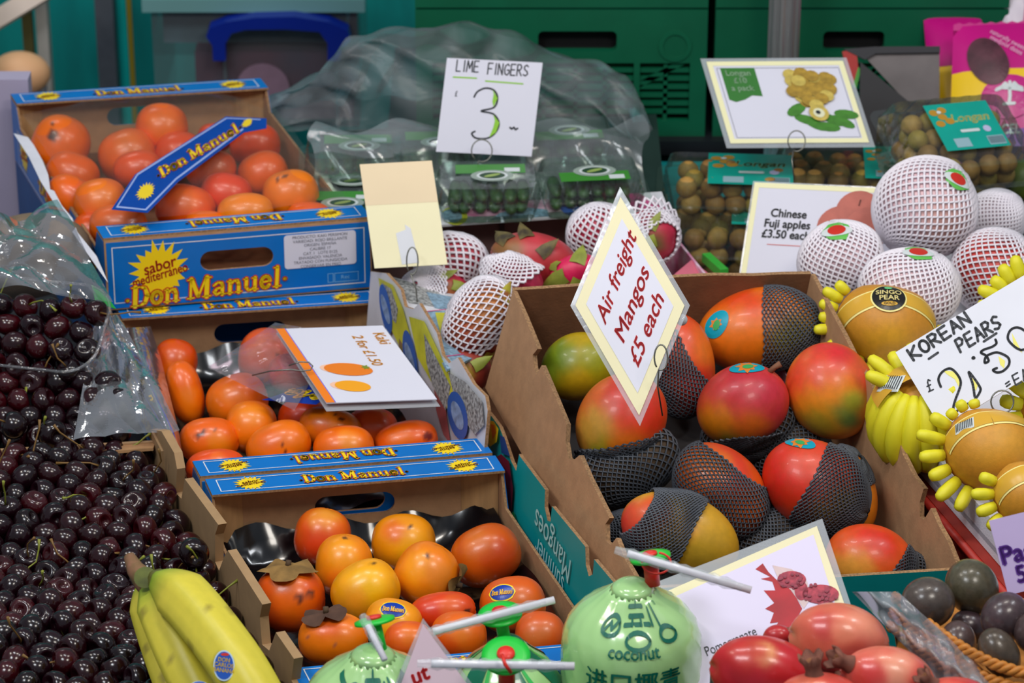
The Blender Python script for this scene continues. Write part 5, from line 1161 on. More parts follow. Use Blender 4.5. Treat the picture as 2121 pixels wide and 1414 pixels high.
def herb(px, py, z, yaw, label, w=.128, d=.098, h=.045, flip=False):
    p = atz(px, py, z); L = Loc((p.x, p.y, z-h), yaw); t = punnet(L, w, d, h, label, 'punnet', 'punnets of finger limes', LIDC)
    fr = Fr(L(-w*.30, -d*.30, h-.0012), L(w*.36, -d*.30, h-.0012), L(-w*.30, d*.36, h-.0012)); W_, H2 = fr.W, fr.H
    y0, y1 = (H2*.0, H2*.42) if flip else (H2*.58, H2*1.0)
    g = plate('green_label', fr, [(0, y0), (W_, y0), (W_, y1), (0, y1)], GL, t, 0, 0); plate('barcode', fr, rect(W_*.7, y0+.003, W_*.92, y1-.012), EMB, g, 0, .0004)
    cx, cy = W_*.52, H2*.45
    plate('oval_emblem', fr, ell(cx, cy, .026, .017, 28), mat('emblem_grey', (150, 165, 155), .5), t, 0, .0004); plate('oval_emblem', fr, ell(cx, cy, .019, .0125, 28), EMB, t, 0, .0006, [ell(cx, cy, .0155, .0098, 28)]); plate('oval_emblem', fr, ell(cx, cy, .0155, .0098, 28), EMD, t, 0, .0007)
    plate('lime_picture', fr, ell(cx, cy, .011, .0035, 16, 25), mat('lime_art', (150, 175, 90), .5), t, 0, .0009)
    rn = random.Random(int(px*3+py))
    for r in range(2):
        for i in range(6):
            x = w*(-.33+.66*i/5); a = L(x+rn.uniform(-.004, .004), -d*.32+rn.uniform(0, .01), .009+.014*r); b = L(x+rn.uniform(-.006, .006), d*.30, .009+.014*r)
            o = capsule('finger_lime', a, b, .0082, LIMC); meta(o, 'dark green finger lime inside the '+{735: 'leftmost clear punnet', 905: 'punnet behind the left edge of the lime sign', 1170: 'punnet behind the right edge of the lime sign', 1010: 'punnet directly below the lime sign', 1222: 'punnet next to the longans', 700: 'low punnet by the blank yellow card', 720: 'punnet below the leftmost one'}[px], 'finger lime', 'finger limes inside the clear punnets')
HP = [(735, 300, .19, 2, 'leftmost clear punnet of finger limes, beside the upper persimmon carton', True), (905, 292, .19, 4, 'clear punnet of finger limes half hidden behind the left edge of the lime fingers sign', True), (1170, 268, .19, 6, 'clear punnet of finger limes behind the right edge of the lime fingers sign', False),
      (1010, 362, .20, 2, 'clear punnet with pale green label directly below the lime fingers sign', True), (1222, 352, .20, 6, 'clear punnet of finger limes at the front right beside the longan punnets', False), (700, 418, .175, 0, 'clear punnet of finger limes low between the upper carton and the blank yellow card', True), (720, 372, .16, 0, 'clear punnet of finger limes below the leftmost one', True)]
for px, py, z, yaw, lab, fl_ in HP: herb(px, py, z, yaw, lab, flip=not fl_)
pa, pb, pc, pd = atz(640, 440, .14), atz(1345, 420, .14), atz(1330, 240, .14), atz(600, 260, .14)
o = mk('punnet_riser', *hexa([Vector((p.x, p.y, 0)) for p in (Vector((-.155, .085, 0)), Vector((.19, .14, 0)), Vector((.19, .42, 0)), Vector((-.25, .36, 0)))]+[Vector((p.x, p.y, .128)) for p in (Vector((-.155, .085, 0)), Vector((.19, .14, 0)), Vector((.19, .42, 0)), Vector((-.25, .36, 0)))]), mat('riser_green', (22, 50, 44), .7)); meta(o, 'dark green riser under the punnets of finger limes', 'riser')

# big thin clear bag draped behind and over the punnets
prof = [(548, 238), (600, 205), (680, 165), (712, 128), (745, 95), (800, 72), (880, 56), (965, 50), (1040, 75), (1120, 108), (1210, 138), (1265, 170), (1300, 215), (1322, 270), (1335, 330), (1345, 400)]
def bagp(s, t_):
    x = s*(len(prof)-1); i = min(len(prof)-2, int(x)); f_ = x-i; px = prof[i][0]*(1-f_)+prof[i+1][0]*f_; py = prof[i][1]*(1-f_)+prof[i+1][1]*f_
    yc = .37; top = aty(px, py, yc); a = math.pi*(.02+.96*t_); dep = .06*(1-.5*abs(2*s-1)**2); zb_ = .135
    r = .010*math.sin(s*23+4*math.sin(t_*5))*math.sin(t_*11+s*6)+.005*math.sin(s*61+t_*19)
    return Vector((top.x+.02*math.sin(t_*7+s*5)*math.sin(math.pi*t_), yc-dep*math.cos(a)+r, zb_+(top.z-zb_)*math.sin(a)**.75+r*.3*(abs(t_-.5) > .05)))
o = sheet('clear_bag', bagp, 110, 60, film('big_bag_film', tint=(200, 240, 240), milk=.03, gloss=.1, rough=.32, bump=.7, bscale=6, streak=.17, stretch=(2, 2, 5), fm=.5)); meta(o, 'large crinkled clear plastic bag rising behind the punnets of finger limes', 'bag')
def bagf(s, t_):
    px = 640+700*s; z = .135+.10*t_; p = atz(px, 440-10*s, .135); y = p.y+.02+.10*t_*1.0
    return Vector((p.x+.006*math.sin(9*s+7*t_), y+.010*math.sin(17*s+3*t_), .140+.060*min(1, t_*2.2)+.006*math.sin(s*25+t_*8)))
o = sheet('loose_bag_edge', bagf, 60, 14, film('bag_front_film', tint=(232, 245, 242), milk=.06, gloss=.3, rough=.15, bump=.9, bscale=8, streak=.2)); meta(o, 'loose front edge of the clear bag lying over the punnets of finger limes', 'bag')

# longans
LGN = [mat('longan_shell_%s' % n, tuple(min(255, int(x_*1.1)) for x_ in c), .6, var=.3, scale=90, bump=.15, bscale=300) for n, c in (('tan', (176, 134, 66)), ('brown', (150, 108, 50)), ('olive', (164, 134, 52)))]
LM = []
for i in range(3):
    S = Surf((0, 0, 0), axes(i*40), (.0135, .0128, .013)); o = fruit('longan', S, LGN[i], (0, 0, 0), [], nu=16, nv=11); LM.append(o.data); bpy.data.objects.remove(o)
def longans(L, w, d, h, layers, rn, which=''):
    r = .0132
    for k in range(layers):
        nx, ny = int(w*.86/(2*r)), int(d*.84/(2*r))
        for i in range(nx):
            for j in range(ny):
                if 0 < i < nx-1 and 0 < j < ny-1 and k < layers-1: continue
                x = (i-(nx-1)/2)*2*r+(k % 2)*.006+(j % 2)*.006+rn.uniform(-.004, .004); y = (j-(ny-1)/2)*2*r+rn.uniform(-.003, .003); z = r+.003+k*.0225+rn.uniform(-.001, .003)
                o = bpy.data.objects.new('longan', rn.choice(LM)); COL.objects.link(o); o.location = L(x, y, z); o.rotation_euler = (rn.random()*6, rn.random()*6, 0)
                meta(o, 'small round tan longan inside '+which, 'longan', 'longans inside the clear punnets')
TL = mat('longan_label_teal', (0, 168, 150), .4, var=.1, scale=30)
def longan_pack(L, w, d, h, label, x0, y0, x1, y1, seed, layers=3, big=True):
    t = punnet(L, w, d, h, label, 'punnet', 'punnets of longans', LIDC, .68)
    longans(L, w, d, h, layers, random.Random(seed), {1: 'the punnet with the fully visible teal label', 2: 'the punnet below the longan sign', 3: 'the low punnet half hidden by the apple sign', 5: 'the big tilted punnet at the right'}[seed])
    fr = Fr(L(w*x0, d*y0, h+.0004), L(w*x1, d*y0, h+.0004), L(w*x0, d*y1, h+.0004)); W_, H2 = fr.W, fr.H
    g = plate('teal_label', fr, rect(0, 0, W_, H2), TL, t, 0, 0)
    text(fr, 'Longan', W_*.60, H2*.66, W_*.21, mat('pale_yellow_ink', (226, 224, 130), .5), g, .0004, 0, .25, .01, 1.0)
    OC = mat('longan_art', (190, 140, 40), .5)
    for a, b in ((.10, .82), (.20, .72), (.12, .58), (.24, .86), (.28, .62)): plate('fruit_picture', fr, ell(W_*a, H2*b, W_*.07, W_*.06, 14), OC, g, 0, .0004+.0001*a)
    plate('fruit_picture', fr, ell(W_*.18, H2*.82, W_*.035, W_*.03, 12), EMB, g, 0, .0008)
    plate('white_bar', fr, rrect(W_*.36, H2*.36, W_*.66, H2*.42, H2*.02), EMB, g, 0, .0004); plate('white_bar', fr, ell(W_*.78, H2*.40, W_*.06, H2*.07, 14), mat('lavender_mark', (190, 190, 225), .5), g, 0, .0004)
    plate('data_panel', fr, rect(W_*.18, H2*.05, W_*.42, H2*.24), mat('label_grey', (150, 185, 195), .5), g, 0, .0004)
    plate('data_panel', fr, rect(W_*.70, H2*.05, W_*.96, H2*.24), mat('label_grey'), g, 0, .0004)
    strokes('barcode', fr, [[(W_*(.72+.022*i), H2*.07), (W_*(.72+.022*i), H2*.22)] for i in range(11)], W_*.009, INK, g, .0008, cap=False)
    return t
def lp(px, py, z): p = atz(px, py, z); return p
h_ = .075
p = atz(1512, 352, .155); longan_pack(Loc((p.x, p.y, .08), -4), .17, .125, h_, 'clear punnet of longans with the fully visible teal label, left of the apple sign', -.16, -.36, .46, .42, 1)
p = atz(1735, 335, .155); longan_pack(Loc((p.x, p.y, .08), -4), .165, .12, h_, 'clear punnet of longans below the longan sign, partly behind it', .20, -.42, .66, .45, 2)
p = atz(1530, 452, .110); longan_pack(Loc((p.x, p.y, .030), -4), .17, .125, .08, 'clear punnet of longans lower in front, half hidden by the apple sign', -.05, -.15, .48, .44, 3)
p = atz(1958, 205, .255); L5 = Loc(p-Vector((0, .02, .10)), 20, 24, 4); longan_pack(L5, .175, .135, .085, 'large clear punnet of longans tilted up at the right above the netted apples', -.20, -.22, .30, .36, 5, 3)
o = mk('punnet_stand', *boxv(L5.o.x-.085, L5.o.x+.10, L5.o.y-.03, L5.o.y+.05, .0, L5.o.z-.04), mat('riser_black')); meta(o, 'black stand under the tilted punnet of longans', 'stand')
q = atz(1530, 452, .03); o = mk('punnet_riser', *boxv(q.x-.09, q.x+.3, q.y-.1, .015, .0, .029), mat('riser_black')); meta(o, 'thin black riser under the lower longan punnet', 'riser')
o = mk('green_plastic_edge', *merge([tube('', [atz(1462, 532, .11), atz(1500, 566, .11)], .0075, None, seg=4, build=False)]), mat('vivid_green_plastic', (60, 185, 60), .4)); meta(o, 'short vivid green plastic strip at the back edge of the mango carton', 'strip')
S = Surf(atz(1430, 566, .12), axes(30), (.030, .02, .02)); 
V = [atz(1392, 572, .13), atz(1470, 568, .12), atz(1432, 538, .13), atz(1392, 572, .10), atz(1470, 568, .10), atz(1432, 538, .10)]
o = mk('pink_wedge', V, [(0, 1, 2), (5, 4, 3), (0, 3, 4, 1), (1, 4, 5, 2), (2, 5, 3, 0)], mat('rose_card', (214, 110, 130), .6)); meta(o, 'pink card corner behind the back wall of the mango carton', 'card')

# ------------------------------------------------------------------ pouches at the top right
def pillow(fr, W_, H2, puff, m, name, parent=None, topcut=0):
    n = 14; V, Fc = [], []
    for side in (1, -1):
        for i in range(n+1):
            for j in range(n+1):
                s, t_ = i/n, j/n; e = (4*s*(1-s))**.5*(4*t_*(1-t_))**.5; V.append(fr(W_*s, H2*t_, side*puff*e+.001*math.sin(17*s+11*t_)*e))
    N_ = (n+1)**2
    for i in range(n):
        for j in range(n): a = i*(n+1)+j; Fc += [(a, a+n+1, a+n+2, a+1), (N_+a, N_+a+1, N_+a+n+2, N_+a+n+1)]
    return mk(name, V, Fc, m, parent, True)
MAG = mat('magenta_pouch', (205, 0, 130), .3, var=.12, scale=10); YP = mat('yellow_pouch', (250, 205, 0), .32, var=.05, scale=10)
DATE = mat('date_photo', (95, 45, 60), .35, var=.5, scale=40)
class Pf:   # prints follow the pouch's bulge
    def __init__(s, fr, W_, H2, puff): s.fr, s.w, s.h, s.p = fr, W_, H2, puff
    def __call__(s, a, b, n=0):
        u, v = min(.999, max(.001, a/s.w)), min(.999, max(.001, b/s.h)); e = (4*u*(1-u))**.5*(4*v*(1-v))**.5
        return s.fr(a, b, s.p*e+n+.001*math.sin(17*u+11*v)*e)
def grid_print(name, pf, x0, y0, x1, y1, m, parent, n0, wav=0):
    n = 12; V = [pf(x0+(x1-x0)*i/n, y0+(y1-y0)*j/n+(wav*math.sin(math.pi*i/n) if j == n else 0), n0) for i in range(n+1) for j in range(n+1)]
    return mk(name, V, [(i*(n+1)+j, (i+1)*(n+1)+j, (i+1)*(n+1)+j+1, i*(n+1)+j+1) for i in range(n) for j in range(n)], m, parent, True)
def pouch(bl, br, tl, k, label, split, kt=None):
    fr = frk(bl, br, tl, k, k, kt or k); W_, H2 = fr.W, fr.H; o = pillow(fr, W_, H2, .018, MAG, 'date_pouch'); meta(o, label, 'pouch', 'magenta and yellow pouches'); pf = Pf(fr, W_, H2, .018)
    grid_print('yellow_band', pf, 0, H2*split[0], W_, H2*split[1], YP, o, .0012)
    plate('seal_edge', fr, [(W_*i/24, H2+(.0025 if i % 2 else 0)) for i in range(25)][::-1]+[(0, H2-.008), (W_, H2-.008)], MAG, o, .0006)
    return o, pf, fr, W_, H2
o, pf, fr, W_, H2 = pouch((1962, 400), (2230, 390), (1975, 52), 4.18, 'magenta and yellow pouch with a large brown date picture, at the right edge', (.44, .70), 4.24)
fan('date_picture', lambda a, b, n=0: pf(a, b, n), ell(W_*.27, H2*.75, .024, .036, 24, 28), DATE, o, .003)
WI = mat('pale_pink_ink', (240, 180, 215), .5)
text(lambda a, b, n=0: pf(a, b, n), 'naturally sweet', W_*.42, H2*.88, .0095, WI, o, .002, -32, 0, 0, .9); text(lambda a, b, n=0: pf(a, b, n), 'medjool dates', W_*.41, H2*.845, .0095, WI, o, .002, -32, 0, 0, .9)
fan('round_emblem', lambda a, b, n=0: pf(a, b, n), ell(W_*.44, H2*.53, .036, .030, 24), mat('magenta_pouch'), o, .0022)
PL = []
for a in (-160, -125, -90, -55, -20, 10, 190): PL.append([(W_*.44, H2*.575), (W_*.44+.010*math.cos(math.radians(-a)), H2*.575+.009*math.sin(math.radians(-a))), (W_*.44+.017*math.cos(math.radians(-a*1.0)), H2*.575+.006*math.sin(math.radians(-a))-.002)])
strokes('palm_emblem', pf, PL+[[(W_*.44, H2*.575), (W_*.445, H2*.53), (W_*.44, H2*.49)], [(W_*.40, H2*.485), (W_*.48, H2*.485)]], .0042, EMB, o, .0032)
grid_print('purple_band', pf, W_*.30, H2*.20, W_, H2*.34, mat('violet_band', (110, 50, 150), .4), o, .0016); text(lambda a, b, n=0: pf(a, b, n), 'CEL', W_*.46, H2*.335, .018, EMB, o, .003, 0, 0, .02, .8)
o, pf, fr, W_, H2 = pouch((1938, 330), (2060, 330), (1912, 36), 4.28, 'narrow magenta and yellow pouch standing left behind the large date pouch', (.25, .80), 4.34)
grid_print('magenta_top', pf, 0, H2*.62, W_, H2*.999, MAG, o, .0022); fan('date_picture', lambda a, b, n=0: pf(a, b, n), ell(W_*.55, H2*.66, .012, .016, 20), DATE, o, .0035)
o, pf, fr, W_, H2 = pouch((2000, 300), (2200, 300), (2012, 22), 4.34, 'magenta pouch rising behind the large date pouch', (.1, .3), 4.40)
fr = frk((2070, 130), (2200, 130), (2072, -30), 4.34); o = pillow(fr, fr.W, fr.H, .012, mat('white_pouch', (225, 215, 228), .35, var=.06), 'white_pouch'); meta(o, 'white pouch with a pink stripe in the top right corner', 'pouch'); plate('pink_stripe', fr, [(.028, .04), (.032, .095), (.038, .095), (.034, .04)][::-1], MAG, o, 0, .013)
o = mk('pouch_stand', *boxv(aty(1900, 300, .17).x, aty(2320, 300, .17).x, .145, .30, .076, .12), mat('riser_black')); meta(o, 'black stand below the magenta pouches', 'stand')
S = Surf(atz(2118, 372, .16), axes(80), (.026, .022, .022)); o = fruit('avocado', S, mat('avocado_skin', (90, 104, 40), .4, vc=True, bump=.2), (92, 104, 36), [], nu=24, nv=16); meta(o, 'olive green avocado at the right edge above the black crate', 'avocado')
p0 = atz(2088, 470, .09); o = mk('black_crate', *boxv(p0.x, p0.x+.25, p0.y, p0.y+.2, .0, .145), mat('black_crate_plastic', (20, 22, 24), .4)); meta(o, 'black crate side at the right edge under the avocado', 'crate')

# ------------------------------------------------------------------ netted apples
ASK = mat('pink_apple_skin', (225, 175, 180), .4, var=.08, scale=50, vc=True)
AP = []
o = mk('apple_carton', *hexa([Vector((x, y, z)) for z in (0, .13) for x, y in ((.34, -.28), (.60, -.25), (.60, .0), (.30, -.02))]), mat('apple_carton_white', (205, 205, 212), .6)); meta(o, 'white carton supporting the heap of netted apples', 'carton')
def apple(px, py, a, b, ang, k, base, label, axisv, thr, seed, blobs=(), tw=.3, r=.00195, n=34, film_=True):
    s = k/F; S = Surf(atk(px, py, k), axes(ang), (a*s, b*s, b*s), 'apple')
    o = fruit('apple', S, ASK, base, list(blobs), seed=seed); meta(o, label, 'apple', 'apples in white foam nets')
    net('foam_net', S, view_dir(*axisv), thr[0], thr[1], n, 34, NETW, o, r=r, off=.0022, twist=tw, seed=seed, jag=.02)
    return o, S
PK = (232, 196, 202)
AP.append(apple(1918, 430, 108, 101, 15, 3.78, PK, 'topmost apple of the netted heap, with a red and green sticker', (-.75, -.66), (2, 176), 2, [((.3, -.5), .6, (232, 180, 170))]))
AP.append(apple(1745, 543, 88, 82, 0, 3.74, PK, 'white netted apple at the left of the heap, right beside the apple sign', (.3, -.95), (2, 176), 3))
AP.append(apple(1888, 598, 104, 80, -5, 3.66, PK, 'white netted apple low in the middle, above the round stickered pear', (-.6, -.8), (2, 176), 4))
AP.append(apple(2060, 562, 88, 86, 10, 3.76, (205, 60, 56), 'red apple under an open white net at the right of the heap', (.5, .86), (2, 176), 5, (), 0, .0017, 26))
AP.append(apple(2062, 452, 62, 56, 0, 3.90, (206, 150, 160), 'small netted apple behind the topmost one at the right', (.7, .7), (2, 176), 6))
for i, d, rot in ((0, (.50, .50), -30), (1, (-.20, .72), 12), (2, (.10, .86), -6)):
    o, S = AP[i]; fr = CurvFr(S, view_dir(*d)); off = .0045; g = fan('sticker', fr, star(0, 0, .0165, 8, .85, 3), mat('sticker_green', (100, 190, 80), .4), o, off); c, s2 = math.cos(math.radians(rot)), math.sin(math.radians(rot))
    f2 = lambda a, b, n=0: fr(a*c-b*s2, a*s2+b*c, n)
    fan('sticker_band', f2, ell(0, -.001, .017, .0075, 20), EMB, g, off+.0005); fan('sticker_heart', f2, ell(0, 0, .0095, .0072, 20), RED, g, off+.0009)
# ------------------------------------------------------------------ korean pears
PSK = mat('korean_pear_skin', (214, 150, 50), .5, var=.12, scale=160, bump=.08, bscale=600, vc=True)
STY = mat('styrofoam', (226, 226, 236), .8, bump=.3, bscale=500)
zr = .155
ra, rb_ = atz(1752, 735, zr), atz(2120, 1150, zr); across = Vector((.30, .05, 0)); t = empty('foam_tray', (ra+rb_)/2-Vector((0, 0, zr-.10)), 'white styrofoam tray holding the korean pears', 'tray')
i_ = (rb_-ra).cross(Vector((0, 0, 1))).normalized(); i_ = i_ if i_.x > 0 else -i_
mk('left_wall', *hexa([Vector((p.x, p.y, z)) for z in (.124, zr) for p in (ra, ra+i_*.014, rb_+i_*.014, rb_)]), STY, t)
mk('base_slab', *hexa([Vector((p.x, p.y, z)) for z in (.116, .130) for p in (ra, ra+across, rb_+across, rb_)]), STY, t)
mk('back_wall', *hexa([Vector((p.x, p.y, z)) for z in (.130, zr-.005) for p in (ra, ra-(rb_-ra).normalized()*-.014, ra-(rb_-ra).normalized()*-.014+across, ra+across)]), STY, t)
o = mk('red_carton', *hexa([Vector((p.x, p.y, z)) for z in (.0, .115) for p in (ra+Vector((-.012, 0, 0)), ra+across, rb_+across, rb_+Vector((-.012, 0, 0)))]), mat('brick_red_card', (165, 48, 36), .55, var=.15, scale=20)); meta(o, 'brick red carton under the white styrofoam pear tray', 'carton')
lip = [(p+Vector((-.014, 0, 0))) for p in (ra, rb_)]; tube('top_lip', [Vector((lip[0].x, lip[0].y, .110)), Vector((lip[1].x, lip[1].y, .110))], .005, mat('bright_red_card', (200, 50, 38), .5), None).name
bpy.data.objects['top_lip'].parent = o; bpy.data.objects['top_lip'].location -= o.location
plate('gold_line', Fr(Vector((lip[0].x-.0005, lip[0].y, .085)), Vector((lip[1].x-.0005, lip[1].y, .085)), Vector((lip[0].x-.0005, lip[0].y, .10))), rect(0, 0, (lip[1]-lip[0]).length, .0012), mat('gold_print', (170, 120, 60), .5), o, .0006)
RIB = mat('gold_ribbon', (222, 172, 56), .3, var=.05); RIBE = mat('ribbon_cream_edge', (250, 236, 150), .35)
def band(S, o, d0, d1, wd, m, off, name, n=36):
    """flat band over the fruit along the great arc through d0 and d1"""
    nrm = d0.cross(d1).normalized(); V, Fc = [], []; tot = math.acos(max(-1, min(1, d0.dot(d1))))
    v = nrm.cross(d0).normalized()
    for i in range(n+1):
        a = tot*i/n; d = d0*math.cos(a)+v*math.sin(a)
        for w_ in (-wd, -wd*.33, wd*.33, wd): V.append(S.at((d+nrm*(w_/S.r(d))), off))
    for i in range(n):
        for j in range(3): a = i*4+j; Fc.append((a, a+4, a+5, a+1))
    return mk(name, V, Fc, m, o, True)
def tips(S, o, c_axis, th, n, ph0, ph1, ln, r, out=.35):
    """finger tips of the yellow foam flower net around axis"""
    ax = view_dir(*c_axis); u = (UP-ax*UP.dot(ax)).normalized(); v = ax.cross(u)
    for i in range(n):
        ph = math.radians(ph0+(ph1-ph0)*i/max(1, n-1)); dd = (u*math.cos(ph)+v*math.sin(ph)); d0 = ax*math.cos(math.radians(th+20))+dd*math.sin(math.radians(th+20)); d1 = ax*math.cos(math.radians(th))+dd*math.sin(math.radians(th))
        a = S.at(d1, r*.3); l_ = ln*(.85+.45*((i*37 % 10)/10)); b = a+(dd+ax*out*.8).normalized()*l_; tube('net_finger', [a, a.lerp(b, .35), a.lerp(b, .7), a.lerp(b, .93), b], [r*.85, r, r, r*.75, r*.3], NETY, o, 8)
def pear(px, py, a, b, k, label, sid, blobs=()):
    s = k/F; S = Surf(atk(px, py, k), axes(80), (b*s, a*s, a*s), 'apple'); o = fruit('korean_pear', S, PSK, (214, 148, 44), list(blobs), seed=sid); meta(o, label, 'pear', 'korean pears'); return o, S
o, S = pear(1834, 672, 104, 88, 3.60, 'golden pear with a black round sticker on a gold ribbon', 1, [((.1, .3), .8, (206, 138, 40)), ((0, -.5), .5, (222, 164, 40))])
band(S, o, view_dir(-.98, -.05), view_dir(-.02, .62), .0125, RIBE, .0006, 'ribbon'); band(S, o, view_dir(-.02, .62), view_dir(.97, .05), .0125, RIBE, .0006, 'ribbon'); band(S, o, view_dir(-.98, -.05), view_dir(-.02, .62), .0100, RIB, .0010, 'ribbon'); band(S, o, view_dir(-.02, .62), view_dir(.97, .05), .0100, RIB, .0010, 'ribbon')
fr = CurvFr(S, view_dir(-.02, .58)); r0 = fan('round_sticker', fr, ell(0, 0, .0205, .0205, 32), RIBE, o, .0016); BK = mat('sticker_black', (30, 28, 26), .3); fan('sticker_face', fr, ell(0, 0, .0185, .0185, 32), BK, r0, .0020)
GI = mat('gold_ink', (226, 210, 140), .4); text(fr, 'SINGO', 0, .0048, .0088, GI, r0, .0028, 0, 0, .012, 1.05); text(fr, 'PEAR', 0, -.0030, .0088, GI, r0, .0028, 0, 0, .012, 1.05); fan('sticker_pill', fr, [(x, y-.0105) for x, y in ell(0, 0, .0085, .0028, 18)], RIB, r0, .0028); text(fr, 'GOLD', 0, -.0105, .0042, BK, r0, .0034, 0, 0, .01, 1); fan('sticker_leaf', fr, [(x, y+.0125) for x, y in ell(0, 0, .0045, .0022, 14)], mat('mint_art', (110, 200, 130), .4), r0, .0028)
tips(S, o, (.0, .1), 86, 5, 50, 95, .02, .0065); tips(S, o, (.1, .25), 84, 5, 112, 172, .024, .0062, .5); tips(S, o, (0, 0), 88, 3, 235, 265, .02, .006)
# yellow-netted pear in front (flower net covers it)
o, S = pear(1905, 862, 84, 96, 3.425, 'pear almost hidden in a ribbed yellow foam net, left of the pear card', 2)
for i in range(17):
    ph = math.radians(i*21.2); ax = view_dir(-.1, .82); u = RT; u = (u-ax*u.dot(ax)).normalized(); v = ax.cross(u); dd = u*math.cos(ph)+v*math.sin(ph); pts = []
    for j in range(9):
        th = math.radians(28+j*16); pts.append(S.at(ax*math.cos(th)+dd*math.sin(th), .004))
    tube('net_finger', pts, [.004, .0075, .0095, .0105, .011, .011, .0105, .009, .006], NETY, o, 8)
tips(S, o, (-.1, .8), 32, 9, -120, 90, .03, .0075, .7)
band(S, o, view_dir(-.9, .3), view_dir(-.1, .86), .011, RIB, .014, 'ribbon'); fr = CurvFr(S, view_dir(-.60, .62)); BC = fan('barcode_label', fr, rect(-.012, -.008, .012, .008), EMB, o, .0150); strokes('barcode', fr, [[(-.010+.0022*i, -.006), (-.010+.0022*i, .006)] for i in range(10)], .0009, INK, BC, .0155, cap=False)
o, S = pear(2052, 930, 98, 90, 3.325, 'golden pear with a barcode on its gold ribbon, below the pear card', 3, [((.2, -.2), .6, (222, 160, 50))])
band(S, o, view_dir(-.97, .05), view_dir(-.1, .74), .0120, RIBE, .0006, 'ribbon'); band(S, o, view_dir(-.1, .74), view_dir(.97, .35), .0120, RIBE, .0006, 'ribbon'); band(S, o, view_dir(-.97, .05), view_dir(-.1, .74), .0095, RIB, .0010, 'ribbon'); band(S, o, view_dir(-.1, .74), view_dir(.97, .35), .0095, RIB, .0010, 'ribbon')
fr = CurvFr(S, view_dir(-.64, .52)); c, s2 = math.cos(.5), math.sin(.5); f2 = lambda a, b, n=0: fr(a*c-b*s2, a*s2+b*c, n); BC = fan('barcode_label', f2, rect(-.011, -.007, .011, .007), EMB, o, .0016); strokes('barcode', f2, [[(-.009+.002*i, -.005), (-.009+.002*i, .005)] for i in range(10)], .0009, INK, BC, .0022, cap=False)
tips(S, o, (.0, .1), 84, 6, 62, 150, .026, .0072, .5); tips(S, o, (0, .05), 88, 3, 20, 48, .010, .006)
o, S = pear(2128, 1022, 72, 72, 3.25, 'golden pear cut by the right edge, above the lilac card', 4)
band(S, o, view_dir(-.97, -.1), view_dir(-.1, .66), .0115, RIBE, .0006, 'ribbon'); band(S, o, view_dir(-.97, -.1), view_dir(-.1, .66), .0092, RIB, .0010, 'ribbon'); tips(S, o, (0, 0), 80, 4, 70, 130, .02, .0065, .5)
o, S = pear(2130, 640, 62, 66, 3.62, 'yellow netted pear at the right edge above the pear card', 5)
band(S, o, view_dir(-.97, 0), view_dir(0, .5), .010, RIB, .0010, 'ribbon'); tips(S, o, (0, 0), 70, 8, 0, 120, .024, .0075, .2)
o, S = pear(2165, 850, 60, 62, 3.42, 'yellow foam net bulging in at the right edge beside the pear card', 6); tips(S, o, (0, 0), 60, 8, 0, 180, .026, .008, .2)

# ------------------------------------------------------------------ passion fruit, basket
PAS = mat('passion_fruit_skin', (82, 68, 66), .28, var=.25, scale=200, bump=.06, bscale=400, coat=.15, vc=True)
for i, (px, py, a, b, k, c, lab) in enumerate(((1922, 1248, 56, 54, 3.02, (84, 74, 68), 'brown passion fruit at the back left of the basket, beside the teal carton edge'), (2013, 1215, 54, 60, 3.05, (88, 82, 64), 'topmost olive brown passion fruit next to the lilac card'), (2082, 1278, 54, 50, 2.98, (78, 62, 66), 'dark purple brown passion fruit below the lilac card'), (1984, 1330, 46, 38, 2.99, (86, 68, 66), 'passion fruit low beside the woven basket rim'), (2070, 1352, 56, 40, 2.95, (82, 70, 58), 'passion fruit at the basket front next to the rim'), (2008, 1298, 40, 34, 3.04, (70, 54, 58), 'shaded passion fruit sunk between its neighbours in the basket'), (2140, 1310, 40, 44, 2.96, (78, 62, 62), 'passion fruit cut by the right edge in the basket'))):
    s = k/F; S = Surf(atk(px, py, k), axes(i*30), (a*s, b*s, b*s)); o = fruit('passion_fruit', S, PAS, c, [(view_dir(.2, -.5), .6, tuple(int(x*.8) for x in c))], seed=i); meta(o, lab, 'passion fruit', 'passion fruit in the woven basket')
WK = mat('wicker_orange', (206, 132, 50), .55, var=.3, scale=80)
t = empty('woven_basket', atk(2080, 1420, 2.98), 'orange brown woven basket holding the passion fruit', 'basket')
rimp = [(1850, 1235, 3.06), (1890, 1262, 3.03), (1925, 1292, 3.0), (1965, 1322, 2.97), (2010, 1350, 2.95), (2060, 1375, 2.93), (2120, 1392, 2.92), (2200, 1398, 2.92)]
rs = [atk(*q) for q in smooth(rimp, 90)]
V, Fc = lathe([(.11, -.012), (.115, 0), (.01, .001)], (.47, -1.0, .160), (0, 0, 1), 32); mk('basket_floor', V, Fc, WK, t); V, Fc = lathe([(.09, 0), (.105, .146), (.02, .147)], (.47, -1.0, .0), (0, 0, 1), 32); mk('basket_foot', V, Fc, WK, t)
for row, (dz, ds) in enumerate(((0, 0), (-.014, .004), (-.026, .008))):
    for ph in range(3):
        pts = [p+Vector((ds*-.5, -ds, dz))+(UP*math.cos(i*.55+ph*2.09)+FW*math.sin(i*.55+ph*2.09))*.0032 for i, p in enumerate(rs)]
        tube('rim_strand', pts, .0030, WK, t, 5)
V, Fc = [], []
for i, p in enumerate(rs):
    for j in range(6): V.append(p+Vector((.004*j, .004*j, -.03-.017*j))+FW*(.002*(-1)**(i//2+j)))
for i in range(len(rs)-1):
    for j in range(5): a = i*6+j; Fc.append((a, a+6, a+7, a+1))
mk('woven_side', V, Fc, WK, t)
